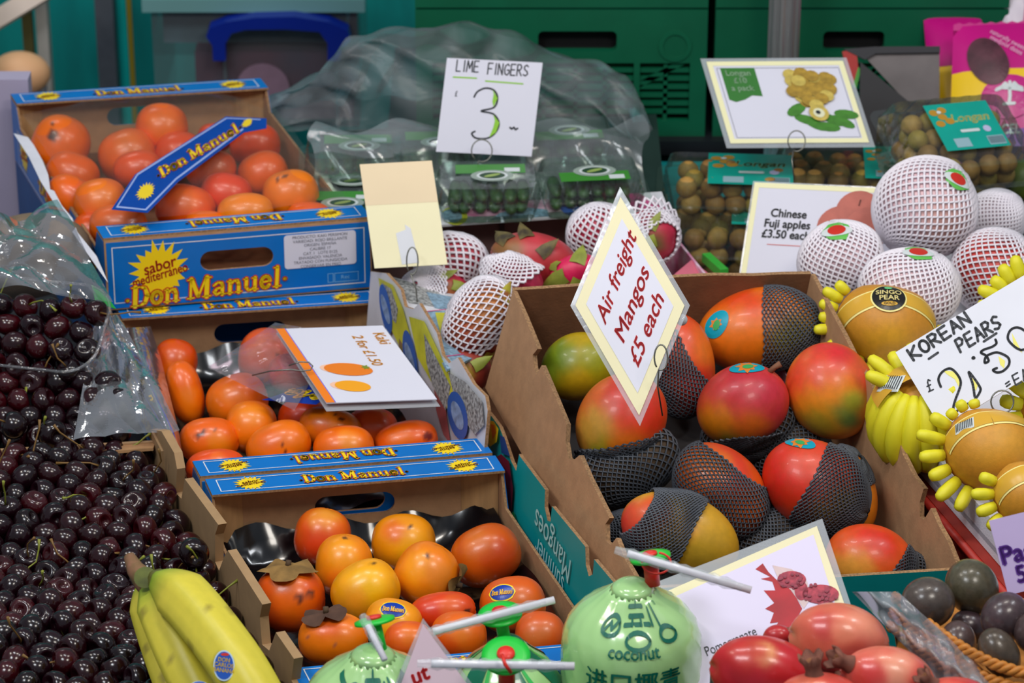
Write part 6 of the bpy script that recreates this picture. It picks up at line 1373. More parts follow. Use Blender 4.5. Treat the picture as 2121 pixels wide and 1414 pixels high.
def fs(s, t_):
    a = Vector((1765, 1225)).lerp(Vector((2010, 1480)), t_); b = Vector((1860, 1225)).lerp(Vector((2075, 1420)), t_**.9); q = a.lerp(b, s)
    return atk(q.x, q.y, 2.985-.05*t_-.02*math.sin(math.pi*s)+.006*math.sin(13*s+5*t_)*math.sin(17*t_+3*s))
o = sheet('bag_film', fs, 40, 60, film('basket_bag', tint=(225, 205, 225), milk=.14, gloss=.2, rough=.2, bump=.7, bscale=16, streak=.25, fm=.35)); meta(o, 'crinkled clear bag film along the basket beside the pomegranates', 'film')

# ------------------------------------------------------------------ pomegranates
PGS = mat('pomegranate_skin', (215, 60, 60), .30, var=.12, scale=60, bump=.06, bscale=200, coat=.2, vc=True); PCAL = mat('pomegranate_calyx', (140, 84, 66), .75, var=.5, scale=60)
SAL, PRED, PKY = (226, 112, 88), (200, 34, 44), (240, 168, 140)
def pome(px, py, a, b, ang, k, base, blobs, label, cal=None, cs=1.0):
    cs *= .78
    s = k/F; S = Surf(atk(px, py, k), axes(ang), (a*s, b*s, b*s), 'pome'); o = fruit('pomegranate', S, PGS, base, blobs, seed=px % 9, nu=48, nv=32); meta(o, label, 'pomegranate', 'pomegranates in the front pile')
    if cal:
        d = view_dir(*cal); c0 = S.at(d, -.003); u = d.orthogonal().normalized(); v = d.cross(u); V, Fc = [], []; n = 24
        for j, (r, h) in enumerate(((.010, 0), (.0075, .007), (.0085, .013), (.0125, .019), (.0105, .018), (.006, .009))):
            for i in range(n):
                a_ = 2*math.pi*i/n; z_ = h+(.006*abs(math.cos(3*a_)) if j in (3, 4) else 0); V.append(c0+d*z_*cs+(u*math.cos(a_)+v*math.sin(a_))*r*cs)
        for j in range(5):
            for i in range(n): Fc.append((j*n+i, j*n+(i+1) % n, (j+1)*n+(i+1) % n, (j+1)*n+i))
        Fc.append(tuple(range(5*n, 6*n))); mk('calyx', V, Fc, PCAL, o, True)
        for i in range(14):
            a_ = i*2.4; b0 = c0+d*.008*cs; tube('stamen', [b0, b0+d*.010*cs+(u*math.cos(a_)+v*math.sin(a_))*.005*cs], .0006, mat('stamen_tan', (150, 100, 60), .8), o, 4)
    return o, S
pome(1737, 1322, 103, 76, -8, 2.93, SAL, [((-.45, .35), .4, (206, 70, 66)), ((.45, .45), .5, (240, 150, 120)), ((-.2, -.7), .45, (206, 56, 60)), ((.4, -.4), .5, (216, 80, 70)), ((.05, .25), .3, (232, 130, 100))], 'large salmon pink pomegranate on top of the pile', (.0, -.9), .8)
pome(1580, 1390, 110, 76, -8, 2.88, PRED, [((-.5, 0), .6, (186, 24, 40)), ((-.05, .62), .32, (236, 170, 110)), ((.6, -.1), .5, (206, 40, 50)), ((-.4, .6), .4, (204, 60, 50))], 'deep red pomegranate at the left of the pile')
pome(1838, 1404, 98, 68, -8, 2.84, (232, 110, 90), [((.2, .4), .6, (244, 160, 130)), ((-.6, .1), .45, (214, 60, 60)), ((.8, 0), .4, (218, 70, 66))], 'pale pink pomegranate right of the crowned one, with a dark crown at its left', (-.90, .35), 1.1)
pome(1695, 1450, 92, 60, 0, 2.80, (222, 74, 60), [((-.4, .5), .5, (236, 120, 90))], 'pomegranate with an upright brown crown at the bottom edge', (-.18, .95), 1.15)
pome(1975, 1452, 84, 52, 0, 2.80, (216, 60, 56), [((-.3, .6), .5, (232, 100, 80))], 'red pomegranate just showing at the bottom edge, furthest right of the pile', (-.75, .62), .9)
pome(1612, 1318, 32, 26, 0, 2.98, (190, 44, 50), [], 'small red pomegranate peeking out behind the pile', (.85, .45), .6)

# ------------------------------------------------------------------ wrapped coconuts
COCO = mat('pale_green_wrap', (176, 224, 150), .22, var=.10, scale=7, coat=.6, bump=.25, bscale=14)
DG = mat('dark_green_wrap', (0, 112, 84), .25, var=.15, scale=10, coat=.5, bump=.2, bscale=20); LG = mat('vivid_green_cap', (30, 200, 60), .35); RC = mat('red_cap', (226, 48, 36), .35)
STR = mat('white_straw', (232, 232, 240), .3, coat=.3); SLV = film('straw_sleeve', milk=.22, gloss=.02, bump=.02, bscale=60, fm=.15)
def coconut(px, top_py, halfw, k, label, stripes=False, prof=None):
    s = k/F; c = atk(px, top_py+12, k); R_ = halfw*s; t = empty('wrapped_coconut', c-Vector((0, 0, .165)), label, 'coconut', 'film wrapped coconuts')
    pr = prof or [(0.30, 0), (.44, -.008), (.74, -.022), (.92, -.036), (.985, -.050), (1.0, -.070), (1.0, -.120), (.93, -.150), (.75, -.163), (.1, -.165)]
    class Cf:   # prints wrap round the body: a = arc length, b = height below top
        def __call__(s_, a, b, n=0):
            z = b
            for i in range(len(pr)-1):
                if pr[i][1] >= z >= pr[i+1][1]: f_ = (pr[i][1]-z)/(pr[i][1]-pr[i+1][1]+1e-9); r = pr[i][0]*(1-f_)+pr[i+1][0]*f_; break
            else: r = pr[0][0]
            an = a/R_; r = r*R_+n; x, y = math.sin(an)*r, -math.cos(an)*r
            return Vector((c.x+x, c.y+y, c.z+z))
    cf = Cf(); V, Fc = [], []; n = 64
    lv = [z for z in [-.165*i/30 for i in range(31)]]
    for z in lv:
        for i in range(n): V.append(cf(2*math.pi*R_*i/n, z, .0006*math.sin(i*1.9+z*200)))
    for j in range(30):
        for i in range(n): Fc.append((j*n+i, (j+1)*n+i, (j+1)*n+(i+1) % n, j*n+(i+1) % n))
    Fc.append(tuple(range(n))); mk('body', V, Fc, COCO, t, True)
    if stripes:
        for a0 in (-2.2, -1.1, 0, 1.1, 2.2):
            def st(s_, t_, a0=a0): a = (a0+(-.30+.6*s_)*(1.0-.5*t_)+.35*math.sin(t_*2.5))*R_; return cf(a, -.003-.075*t_, .0012)
            sheet('green_stripe', st, 8, 16, DG, t)
            def st2(s_, t_, a0=a0): a = (a0+.38+(-.05+.10*s_)+.35*math.sin(t_*2.5))*R_; return cf(a, -.003-.075*t_, .0014)
            sheet('light_stripe', st2, 4, 16, mat('mid_green_wrap', (60, 190, 90), .25, coat=.5), t)
    V, Fc = lathe([(R_*.33, -.002), (R_*.27, .003), (R_*.20, .006), (R_*.10, .007)], c, (0, 0, 1), 32); mk('neck_wrap', V, Fc, DG if stripes else COCO, t, True)
    return t, cf, c, R_
def cap(t, base, top, r, plug_r, tiltv, red_plug, discr=.0205):
    base, top = Vector(base), Vector(top); ax = (top-base).normalized()
    tube('plug', [base, top], plug_r, RC if red_plug else LG, t, 16)
    nx = (ax+Vector(tiltv)).normalized(); V, Fc = lathe([(discr*.4, -.002), (discr, -.001), (discr, .0015), (discr*.7, .0025), (discr*.1, .0025)], top, nx, 32); d = mk('cap_disc', V, Fc, LG, t, True)
    V, Fc = lathe([(discr*.38, .0025), (discr*.36, .0050), (discr*.1, .0055)], top, nx, 20); mk('red_seal', V, Fc, RC, d, True)
    return nx
def straw(t, a, b, r=.0036):
    a, b = Vector(a), Vector(b); tube('straw', [a, a.lerp(b, .04), b], [r, r, r], STR, t, 12)
    d = (b-a).normalized(); n = 22; pts = [a-d*.012+(b-a)*(i/n)*1.03 for i in range(n+1)]; rr = [r*(1.0 if 1 < i < n-1 else .5)+.0018+.0008*math.sin(i*2.7) for i in range(n+1)]; tube('sleeve', pts, rr, SLV, t, 8, smooth=False)
DGI = mat('deep_green_ink', (0, 105, 85), .35)
BLK = mat('riser_black')
def block(px, top_py, halfw, k, lab):
    c = atk(px, top_py+12, k); h = c.z-.166; r = halfw*k/F*.62; o = mk('display_block', *boxv(c.x-r, c.x+r, c.y-r, c.y+r, 0, h), BLK); meta(o, lab, 'block')
block(1310, 1206, 147, 3.02, 'black display block beneath the tallest wrapped coconut'); block(1052, 1322, 118, 3.04, 'black display block beneath the striped wrapped coconut'); block(772, 1345, 152, 2.95, 'black display block beneath the left wrapped coconut')
o = mk('display_block', *boxv(.18, .37, -1.22, -1.045, 0, .186), BLK); meta(o, 'black display block beneath the pomegranates', 'block')
t, cf, c, R_ = coconut(1310, 1206, 147, 3.02, 'tallest wrapped coconut with green lettering and a red plug, before the mango carton')
# logo: round e, stacked strokes and curled ring
u = .0085
lg = [arc(-3.3*u, -.047, 1.05*u, .75*u, 20, 380, 16), [(-3.9*u, -.050), (-3.5*u, -.045), (-3.1*u, -.049), (-2.7*u, -.045)], [(-1.4*u, -.034), (1.2*u, -.034)], [(-.1*u, -.030), (-.1*u, -.034)], [(-1.2*u, -.040), (1.0*u, -.040)], [(-.7*u, -.040), (-.7*u, -.045)], [(.5*u, -.040), (.5*u, -.045)], [(-1.7*u, -.0455), (1.6*u, -.0455)], arc(-.1*u, -.0555, 1.2*u, .7*u, 0, 360, 16), [(2.1*u, -.036), (1.9*u, -.046)], [(2.9*u, -.034), (2.8*u, -.048)], arc(3.3*u, -.054, .95*u, .62*u, 0, 360, 14)]
lg = [[(x*1.35, y+.030) for x, y in l] for l in lg]; lg = [[(x+.006, y) for x, y in l] for l in lg]; strokes('logo', cf, lg, .0030, DGI, t, .0016)
text(cf, 'coconut', .0, -.0345, .0150, DGI, t, .0016, 0, 0, .012, 1.05); text(cf, '™', .052, -.006, .008, DGI, t, .0016); text(cf, '进口椰青', .0, -.0640, .0235, DGI, t, .0016, 0, 0, .01, 1.0)
cp0 = c+Vector((.018, 0, 0)); top = atk(1347, 1154, 3.015)
cap(t, atk(1352, 1212, 3.02), top, .02, .0070, (-.1, -.05, .1), True, .0190)
straw(t, atk(1300, 1146, 2.985), atk(1556, 1222, 2.97)); 
tube('pull_ring', [atk(1360+30*math.cos(a), 1166+22*math.sin(a), 3.0) for a in [math.radians(-80+i*20) for i in range(16)]], .0011, RC, t, 6)
t, cf, c, R_ = coconut(1052, 1322, 118, 3.04, 'green striped wrapped coconut with a raised green cap, in the middle', True)
cap(t, atk(1046, 1330, 3.04), atk(1036, 1272, 3.03), .02, .0060, (.05, -.15, .05), False, .0205); straw(t, atk(897, 1308, 3.0), atk(1148, 1242, 3.02))
t, cf, c, R_ = coconut(1048, 1420, 90, 2.90, 'lowest wrapped coconut, only its green cap and crossed straw showing at the bottom', True, [(.3, 0), (.6, -.02), (.9, -.04), (1, -.07), (1, -.12), (.9, -.15), (.7, -.163), (.1, -.165)])
cap(t, atk(1050, 1420, 2.9), atk(1048, 1358, 2.88), .02, .0075, (0, -.18, 0), True, .0215); straw(t, atk(893, 1374, 2.86), atk(1190, 1379, 2.86)); tube('pull_ring', [atk(1040, 1356, 2.85), atk(1046, 1375, 2.84), atk(1058, 1392, 2.85)], .0018, RC, t, 6)
t, cf, c, R_ = coconut(772, 1345, 152, 2.95, 'left wrapped coconut with dark green swirl lettering, beside the bananas')
cap(t, atk(790, 1348, 2.95), atk(776, 1286, 2.95), .02, .0055, (.05, -.12, 0), False, .0185); straw(t, atk(762, 1296, 2.92), atk(797, 1366, 2.90), .003)
strokes('logo', lambda a, b, n=0: cf(a*1.3, b+.014, n), [arc(-2.6*u, -.032, 1.1*u, .8*u, 0, 360, 16), [(-1.0*u, -.022), (1.4*u, -.022)], [(.2*u, -.016), (.2*u, -.028)], [(-.9*u, -.029), (1.4*u, -.029)], [(2.1*u, -.024), (2.0*u, -.034)], [(2.9*u, -.022), (2.8*u, -.036)]], .0034, DGI, t, .0016)
def swirl(s_, t_): a = (-1.1+2.2*t_)*R_; return cf(a, -.006-.010*math.sin(math.pi*t_)-.0035*s_, .0014)
sheet('green_swirl', swirl, 4, 40, DG, t)

# ------------------------------------------------------------------ bananas
BSK = mat('banana_skin', (226, 208, 40), .42, var=.06, scale=120, bump=.05, bscale=100, vc=True)
t = empty('banana_bunch', atk(420, 1400, 3.03), 'bunch of yellow green bananas lying over the cherries at the bottom', 'bananas')
def banana(pts, r, greenend=.22, seed=0):
    ps = smooth(pts, 40); P_ = [atk(*q[:3]) for q in ps]; V, Fc, C = [], [], []; n = 20; u = None; N_ = len(P_); rn = random.Random(seed)
    Y, G_, B_ = np.array(lin((220, 204, 66))), np.array(lin((120, 164, 34))), np.array(lin((92, 66, 44)))
    sp = [(rn.uniform(.2, .95), rn.uniform(0, 6.28), rn.uniform(.012, .03)) for _ in range(26)]
    for i, p in enumerate(P_):
        tg = (P_[min(i+1, N_-1)]-P_[max(i-1, 0)]).normalized(); u = (tg.cross(FW)).normalized(); v = tg.cross(u); f_ = i/(N_-1)
        rr = r*min(1, .36+max(0, f_-.03)*2.9)**.9*(1 if f_ < .85 else max(.25, 1-(f_-.85)*4)); rr *= ps[i][3] if len(ps[i]) > 3 else 1
        for k in range(n):
            a = 2*math.pi*k/n; q = rr*(1+.07*math.cos(5*a+.6)); V.append(p+(u*math.cos(a)+v*math.sin(a))*q)
            g = max(0, 1-f_/greenend)*1.2; g = min(1, g); col = Y*(1-g)+G_*g; g2 = .32*(max(0, math.cos(5*a+.6)))**4*max(0, 1-f_*1.1); col = col*(1-g2)+G_*g2
            if f_ < .07: col = B_*.8+G_*.2
            for sf, sa, sr in sp:
                da = abs((a-sa+math.pi) % (2*math.pi)-math.pi)*.14
                if math.hypot(f_-sf, da) < sr: col = col*.45+B_*.55
            C.append((*col, 1))
    for i in range(N_-1):
        for k in range(n): Fc.append((i*n+k, i*n+(k+1) % n, (i+1)*n+(k+1) % n, (i+1)*n+k))
    Fc.append(tuple(range(n))[::-1]); Fc.append(tuple(range((N_-1)*n, N_*n)))
    return mk('banana', V, Fc, BSK, t, True, C)
banana([(312, 1205, 3.07), (335, 1262, 3.05), (372, 1352, 3.02), (420, 1450, 3.0), (480, 1560, 2.97)], .0235, .34, 1)
banana([(322, 1198, 3.05), (378, 1238, 3.02), (445, 1318, 2.98), (508, 1410, 2.95), (575, 1540, 2.93)], .0255, .24, 2)
banana([(302, 1205, 3.10), (312, 1260, 3.09), (338, 1345, 3.08), (375, 1445, 3.06), (420, 1540, 3.05)], .021, .2, 3)
tube('stem', [atk(268, 1152, 3.085), atk(280, 1178, 3.075), atk(300, 1200, 3.07), atk(325, 1222, 3.06)], [.0055, .0085, .012, .014], mat('banana_stem', (140, 98, 72), .8, var=.5, scale=60, c2=(96, 84, 40)), t, 12)
V, Fc = lathe([(.0098, -.001), (.0105, .001), (.004, .0016)], atk(301, 1196, 3.045), -FW+UP*.4, 20); mk('cut_end', V, Fc, mat('cut_green', (96, 104, 34), .7, var=.5, scale=60), t)
for (px, py, k, rx, ry) in ((464, 1378, 2.929, 22, 32), (413, 1420, 2.955, 18, 10)):
    fr = Fr(atk(px-rx, py+ry, k), atk(px+rx, py+ry, k), atk(px-rx, py-ry, k+.004)); W_, H2 = fr.W, fr.H
    sb = plate('oval_sticker', fr, ell(W_/2, H2/2, W_/2, H2/2, 28), mat('pale_sticker_edge', (190, 215, 235), .3), t, .0003); plate('sticker_face', fr, ell(W_/2, H2/2, W_*.44, H2*.45, 28), mat('royal_blue', (30, 85, 180), .3), sb, 0, .0006)
    if ry > 20:
        for i, l in enumerate(('DON', 'CARLOS', 'BANANA')): text(fr, l, W_*.5, H2*(.68-.17*i), .0052, YEL, sb, .0009, -8, 0, .01, .9)
        plate('sticker_art', fr, ell(W_*.55, H2*.86, W_*.2, H2*.05, 12), RED, sb, 0, .0008)

# ================================================================== CHERRIES
t = empty('cherry_crate', (-.45, -.68, 0), 'brown corrugated cardboard crate heaped with loose dark cherries', 'crate')
zc = .105
segs = [(330, 898, .112), (352, 902, .112), (378, 940, .108), (384, 970, .106), (380, 1000, .095), (392, 1012, .095), (400, 990, .106), (470, 1085, .106), (463, 1095, .100), (462, 1130, .088), (470, 1148, .088), (482, 1140, .100), (490, 1138, .106), (562, 1250, .106), (556, 1262, .098), (560, 1300, .088), (575, 1312, .088), (590, 1304, .104), (628, 1362, .106), (622, 1395, .100), (640, 1430, .100)]
rim = [atz(a, b, zc) for a, b, _ in segs]; rim = [Vector((p.x, p.y, z)) for p, (_, _, z) in zip(rim, segs)]
st_, en_ = rim[0], rim[-1]
foot = [st_+(en_-st_)*((p-st_).dot(en_-st_)/(en_-st_).length_squared) for p in rim]
WC = WC_; 
wall_from('side_wall', rim, [Vector((p.x, p.y, .003)) for p in foot], WC, -.009, t, edge=WC, inward=Vector((-1, 0, 0)))
bw0, bw1 = atz(-80, 945, .098), atz(338, 905, .108)
V, Fc = merge([boxv(0, 0, 0, 0, 0, 0)])
fb = Fr(Vector((bw0.x, bw0.y, .003)), Vector((bw1.x, bw1.y, .003)), Vector((bw0.x, bw0.y, .10))); plate('back_wall', fb, rect(0, 0, fb.W, .102), WC, t, .004, 0)
fb2 = Fr(Vector((bw0.x, bw0.y, .098)), Vector((bw1.x, bw1.y, .103)), Vector((bw0.x, bw0.y-.022, .102))); plate('folded_rim', fb2, rect(fb2.W*.35, 0, fb2.W*.96, .022), mat('torn_kraft', (180, 135, 90), .85, var=.3, scale=60), t, .003, 0)
Vp, Fp = hexa([Vector(p) for p in ((bw1.x-.012, bw1.y-.002, .003), (bw1.x+.010, bw1.y-.002, .003), (bw1.x+.022, bw1.y-.035, .003), (bw1.x+.002, bw1.y-.04, .003), (bw1.x-.012, bw1.y-.002, .116), (bw1.x+.010, bw1.y-.002, .116), (bw1.x+.022, bw1.y-.035, .112), (bw1.x+.002, bw1.y-.04, .112))]); mk('corner_block', Vp, Fp, WC, t)
fw0, fw1 = atz(-80, 1440, .10), atz(640, 1408, .10)
ff = Fr(Vector((fw0.x, fw0.y, .003)), Vector((fw1.x, fw1.y, .003)), Vector((fw0.x, fw0.y, .10))); plate('front_wall', ff, rect(0, 0, ff.W, .085), WC, t, .004, 0)
mk('base_board', *hexa([Vector((p.x, p.y, z)) for z in (.0, .005) for p in (fw0, fw1, bw1, bw0)]), KRAFTD, t)

CSK = [mat('cherry_skin_%s' % n, c, .20, var=.45, scale=60, coat=.25, spec=.5) for n, c in (('black', (24, 6, 12)), ('maroon', (40, 6, 14)), ('plum', (30, 6, 16)), ('crimson', (60, 7, 16)))]
def cherry_mesh(m, seed, heart=.06):
    V, Fc = [], []; nu, nv = 22, 14
    for i in range(nv+1):
        th = math.pi*i/nv; n = 1 if i in (0, nv) else nu
        for j in range(n):
            ph = 2*math.pi*j/nu; r = .0146*(1+heart*math.cos(2*ph+seed)*math.sin(th)); dz = -.0075*math.exp(-(th/.38)**2)+.0006*math.cos(ph)*math.sin(th)
            V.append((r*math.sin(th)*math.cos(ph), r*math.sin(th)*math.sin(ph), .0138*math.cos(th)+dz))
    st = lambda i: 0 if i == 0 else 1+(i-1)*nu
    for j in range(nu): Fc.append((0, 1+j, 1+(j+1) % nu))
    for i in range(1, nv-1):
        for j in range(nu): Fc.append((st(i)+j, st(i+1)+j, st(i+1)+(j+1) % nu, st(i)+(j+1) % nu))
    l = len(V)-1
    for j in range(nu): Fc.append((st(nv-1)+j, l, st(nv-1)+(j+1) % nu))
    me = bpy.data.meshes.new('cherry'); me.from_pydata(V, [], Fc); me.polygons.foreach_set('use_smooth', [True]*len(Fc)); me.materials.append(m); return me, V, Fc
CM = [cherry_mesh(m, i, .04+.02*(i % 3))[0] for i, m in enumerate([CSK[0], CSK[1], CSK[2], CSK[1], CSK[3], CSK[2]])]
STM = [mat('cherry_stem_green', (132, 138, 46), .5), mat('cherry_stem_brown', (120, 88, 40), .6)]
SM = []
for i in range(4):
    pts = [Vector((0, 0, .006)), Vector((.002*i, .001, .014)), Vector((.004*i, .003*(i-1), .024)), Vector((.009*(i-1), .006*(i-1), .034)), Vector((.014*(i-1.2), .008*(i-1), .040))]
    Vv, Ff = tube('', [pts[0]]+pts[1:], [.0013, .0009, .0009, .0010, .0018], None, seg=5, build=False); me = bpy.data.meshes.new('stem'); me.from_pydata([tuple(v) for v in Vv], [], Ff); me.polygons.foreach_set('use_smooth', [True]*len(Ff)); me.materials.append(STM[i % 2]); SM.append(me)
def relax(P, r, it, zmin, zt, inside):
    P = P.copy()
    for _ in range(it):
        D = P[:, None]-P[None]; dd = np.sqrt((D**2).sum(2))+1e-9; np.fill_diagonal(dd, 9); ov = np.clip(2*r-dd, 0, None)
        P += (D/dd[..., None]*ov[..., None]*.25).sum(1); P[:, 2] += (zt-P[:, 2])*.04; P = inside(P)
    return P
rs_ = np.random.RandomState(5)
uax = np.array([(en_-st_).x, (en_-st_).y]); Ln = np.linalg.norm(uax); uax /= Ln; vax = np.array([-uax[1], uax[0]]); 
if vax[0] > 0: vax = -vax
o0 = np.array([st_.x, st_.y])
def surf_z(a, b):  # a along the side wall, b away from it
    return .078+.022*np.clip(b/.10, 0, 1)+.012*np.sin(a*14+b*9)*.5+.03*np.clip((b-.12)/.2, 0, 1)*np.clip(1-a/.18, 0, 1)
def build(nl, drop, sp, seed):
    r_ = np.random.RandomState(seed); pts = []
    a = .012
    row = 0
    while a < Ln-.035:
        b = .020+(row % 2)*sp/2
        while b < .36:
            pts.append((a+r_.uniform(-.003, .003), b+r_.uniform(-.003, .003))); b += sp
        a += sp*.87; row += 1
    A = np.array(pts); z = surf_z(A[:, 0], A[:, 1])-drop+r_.uniform(-.005, .005, len(A)); xy = o0+A[:, :1]*uax+A[:, 1:]*vax; return np.column_stack([xy, z]), z
T_, zt1 = build(0, 0, .0285, 1); B_, zt2_ = build(0, .023, .0300, 2)
ALL = np.vstack([T_, B_]); ZT = np.concatenate([zt1, zt2_])
def inside(P):
    q = P[:, :2]-o0; a = q@uax; b = q@vax; a = np.clip(a, .012, Ln-.03); b = np.clip(b, .0245, .40); P[:, :2] = o0+a[:, None]*uax+b[:, None]*vax; return P
ALL = relax(ALL, .0143, 50, .02, ZT, inside)
rn = random.Random(11); GC = 'loose cherries in the cardboard crate'; nT = len(T_)
def add_cherry(p, label, group, mesh=None, stem=.38, sc=1):
    ci = rn.randrange(6); mesh_ = mesh or CM[ci]; stemmed = rn.random() < stem
    o = bpy.data.objects.new('cherry', mesh_); COL.objects.link(o); o.location = p; o.scale = (sc, sc, sc*rn.uniform(.92, 1.06))
    e = Euler((rn.uniform(-1.5, 1.5), rn.uniform(-1.5, 1.5), rn.random()*6.28)); o.rotation_euler = e; meta(o, label, 'cherry', group)
    if label in ('loose', 'punnet'):
        colr = ('near-black', 'dark maroon', 'dark plum', 'dark maroon', 'crimson tinged', 'dark plum')[ci]
        where = ('near the back wall' if p.y > -.56 else 'in the middle' if p.y > -.74 else 'near the bottom edge')+' of the loose crate heap' if label == 'loose' else 'inside the clear plastic punnet'
        o['label'] = colr+(' cherry with a stem ' if stemmed else ' cherry without a visible stem ')+where
    if stemmed: s_ = bpy.data.objects.new('stem', rn.choice(SM)); COL.objects.link(s_); s_.parent = o
    return o
cnt = 0; under = []
for i, p in enumerate(ALL):
    v = Vector(p); k = depth(v); px = 1060.5+F*(v-CAM).dot(RT)/k; py = 707-F*(v-CAM).dot(UP)/k
    if px < -45 or py > 1470: continue
    if i < nT: add_cherry(v, 'loose', GC, None, .26); cnt += 1
    else: under.append(v)
_, cv, cf_ = cherry_mesh(CSK[0], 1); parts = []
for v in under: parts.append(([Vector(x)+v for x in cv], cf_))
o = mk('cherry_underlayer', *merge(parts), CSK[0], None, True); meta(o, 'dark cherries buried below the top layer of the cardboard crate', 'cherries', None, 'stuff')
# a few special cherries on the rim
for px, py, z, lab in ((108, 897, .118, 'long dark cherry resting on the back rim of the cardboard crate'), (402, 1145, .108, 'single black cherry high against the notched crate wall'), (28, 880, .128, 'dark cherry at the far left with a bent stem above the crate rim')):
    add_cherry(atz(px, py, z), lab, GC, CM[0], 1 if px < 50 else 0, 1.1)
# open clear punnet of cherries
PB = [atz(-120, 570, .215), atz(205, 603, .215), atz(214, 778, .165), atz(-120, 722, .165)]
pn = (PB[1]-PB[0]).cross(PB[0]-PB[3]).normalized(); pn = pn if pn.z > 0 else -pn; pc_ = sum(PB, Vector((0, 0, 0)))/4
t = empty('cherry_punnet', pc_-pn*.10, 'open clear plastic punnet of dark cherries at the left edge', 'punnet')
V, Fc = [], []; n = 64; PFm = film('cherry_punnet_film', milk=.04, gloss=.5, rough=.06, bump=.3, bscale=40)
ux = (PB[1]-PB[0]).normalized(); uy = pn.cross(ux).normalized(); uy = uy if uy.y > 0 else -uy
wx = (PB[1]-PB[0]).length/2; wy = ((PB[0]+PB[1])/2-(PB[2]+PB[3])/2).length/2
lev = [(1.04, .000), (1.04, -.004), (1.0, -.003), (.99, -.012), (.96, -.05), (.90, -.085), (.82, -.095)]
for sc_, dz in lev:
    L_ = rrect(-wx*sc_, -wy*sc_, wx*sc_, wy*sc_, .035*sc_, 15)
    V += [pc_+ux*x+uy*y+pn*dz for x, y in L_[:n]]
for j in range(len(lev)-1):
    for i in range(n): Fc.append((j*n+i, j*n+(i+1) % n, (j+1)*n+(i+1) % n, (j+1)*n+i))
Fc.append(tuple(range((len(lev)-1)*n, len(lev)*n))); mk('shell', V, Fc, PFm, t, True)
tube('rim', [V[i % n] for i in range(n+1)], .0016, PFm, t, 6)
pts = []
r_ = np.random.RandomState(3)
for l in range(3):
    for i in range(9):
        for j in range(6):
            x = -wx*.86+i*.0285+(j % 2)*.014; y = -wy*.84+j*.0265
            if abs(x) > wx*(.9-.07*(2-l)) or abs(y) > wy*(.9-.07*(2-l)): continue
            if l < 2 and j > 1: continue
            p = pc_+ux*(x+r_.uniform(-.003, .003))+uy*(y+r_.uniform(-.003, .003))+pn*(-.072+.026*l+r_.uniform(-.004, .006)); pts.append(p)
P_ = np.array([tuple(p) for p in pts]); P_ = relax(P_, .0141, 30, 0, P_[:, 2].copy(), lambda P: P)
for p in P_: 
    v = Vector(p); k = depth(v); px = 1060.5+F*(v-CAM).dot(RT)/k
    if px > -40: add_cherry(v, 'punnet', 'cherries in the clear punnet', None, .25)
o = mk('punnet_stand', *hexa([Vector((p.x, p.y, 0)) for p in (PB[3]+Vector((0, .05, 0)), PB[2]+Vector((-.03, .05, 0)), PB[1]+Vector((-.03, 0, 0)), PB[0])]+[Vector((p.x, p.y, z)) for p, z in ((PB[3]+Vector((0, .05, 0)), .085), (PB[2]+Vector((-.03, .05, 0)), .085), (PB[1]+Vector((-.03, 0, 0)), .11), (PB[0], .11))]), mat('riser_black')); meta(o, 'black riser below the cherry punnet', 'riser')
# loose cherries spilling between the punnet and the crate
pts = [atz(-20+j*44+(i % 2)*22+r_.uniform(-6, 6), 812+i*24, .135-.008*i) for i in range(4) for j in range(6)]
P_ = np.array([tuple(p) for p in pts]); P_ = relax(P_, .0141, 20, 0, P_[:, 2].copy(), lambda P: P)
for p in P_: o = add_cherry(Vector(p), 'x', 'cherries below the clear punnet', None, .15); o['label'] = 'dark cherry in the shadow between the clear punnet and the crate back wall'
o = mk('cherry_shelf', *hexa([Vector((p.x, p.y, z)) for z in (0, .088) for p in (atz(-90, 930, .09), atz(240, 900, .09), atz(235, 830, .09), atz(-90, 840, .09))]), mat('riser_black')); meta(o, 'black ledge under the cherries just behind the crate back wall', 'riser')
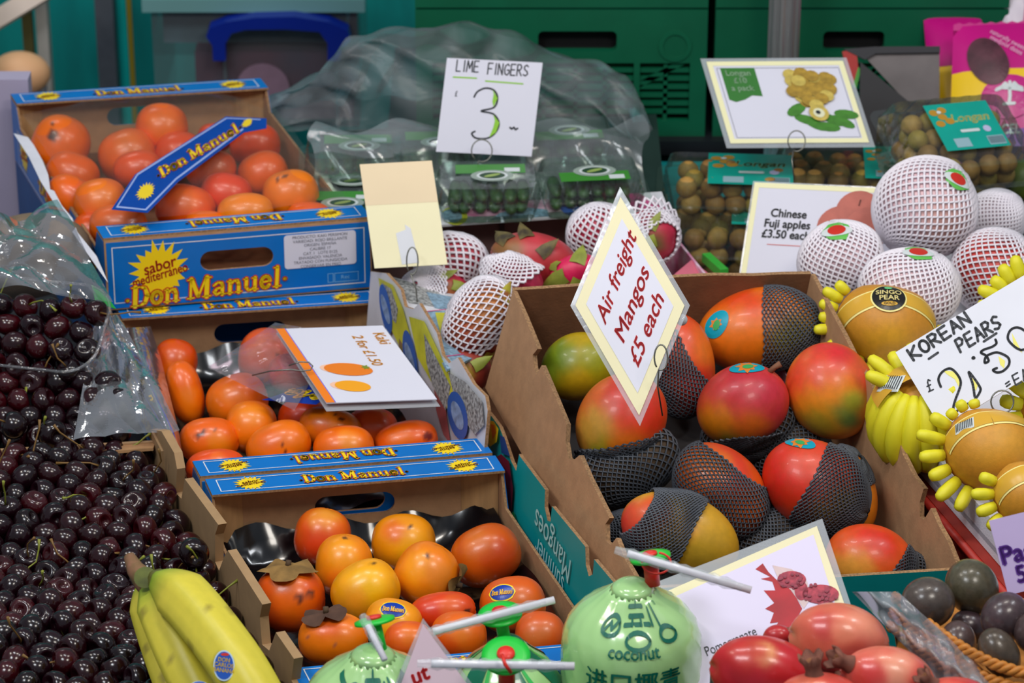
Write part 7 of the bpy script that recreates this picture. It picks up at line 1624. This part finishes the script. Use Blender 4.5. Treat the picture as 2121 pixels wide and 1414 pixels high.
# crumpled clear bags round the punnet
def crum(c4, z4, amp, sd):
    def f(s, t_):
        a = Vector(c4[0]).lerp(Vector(c4[1]), s); b = Vector(c4[3]).lerp(Vector(c4[2]), s); q = a.lerp(b, t_); z = (z4[0]*(1-s)+z4[1]*s)*(1-t_)+(z4[3]*(1-s)+z4[2]*s)*t_
        d = 0; A_ = amp
        for o_ in range(3):
            fq = 3*2**o_; d += A_*abs(math.sin(s*fq+sd+1.7*math.sin(t_*fq*.6+o_))+math.sin(t_*fq*.8+sd*2+1.3*math.sin(s*fq*.7)))-A_*.8; A_ *= .5
        return atz(q.x, q.y, z)+UP*d*.8-FW*d
    return f
CB_ = film('crumpled_bag_film', tint=(240, 240, 245), milk=.05, gloss=.5, rough=.09, bump=.8, bscale=18, streak=.15)
o = sheet('crumpled_bag', crum(((-90, 470), (120, 420), (236, 640), (-60, 600)), (.25, .235, .20, .21), .012, 1), 60, 60, CB_, None, False); meta(o, 'crumpled clear plastic bag behind the cherry punnet', 'bag')
S = Surf(atz(60, 530, .16), axes(10), (.075, .05, .06)); o = fruit('wrapped_bundle', S, mat('taupe_bundle', (120, 104, 84), .7, var=.4, scale=30, vc=True), (128, 108, 86), [((0, -.3), .6, (90, 76, 60))], nu=24, nv=16); meta(o, 'taupe bundle inside the crumpled clear bag', 'bundle')
o = sheet('bag_tail', crum(((205, 610), (242, 650), (372, 890), (150, 900)), (.19, .16, .125, .125), .006, 3), 50, 60, film('bag_tail_film', tint=(235, 230, 238), milk=.08, gloss=.5, rough=.1, bump=.8, bscale=22, streak=.2), None, False); meta(o, 'clear bag tail hanging between the cherry punnet and the film roll', 'bag')
gp = Fr(atz(200, 632, .205), atz(240, 640, .195), atz(185, 590, .215)); o = plate('green_tag', gp, [(0, .004), (gp.W, 0), (gp.W*.6, gp.H*.9), (gp.W*.1, gp.H)], mat('tag_green', (30, 160, 60), .5), None, .0006); meta(o, 'small green printed patch on the bag right of the cherry punnet', 'tag')
# torn white paper along the left printed side of the upper carton
tp_ = [(28, 276), (58, 284), (70, 300), (88, 332), (100, 362), (104, 392), (112, 395), (128, 425), (150, 452), (160, 480), (200, 530), (224, 585), (216, 575), (188, 535), (150, 480), (118, 430), (84, 375), (60, 325)]
o = mk('torn_paper', [atz(x, y, Z1+.003) for x, y in tp_], [tuple(range(18))], mat('torn_paper_white', (226, 226, 236), .6, var=.1)); meta(o, 'torn strip of white paper along the left side of the upper carton', 'paper')
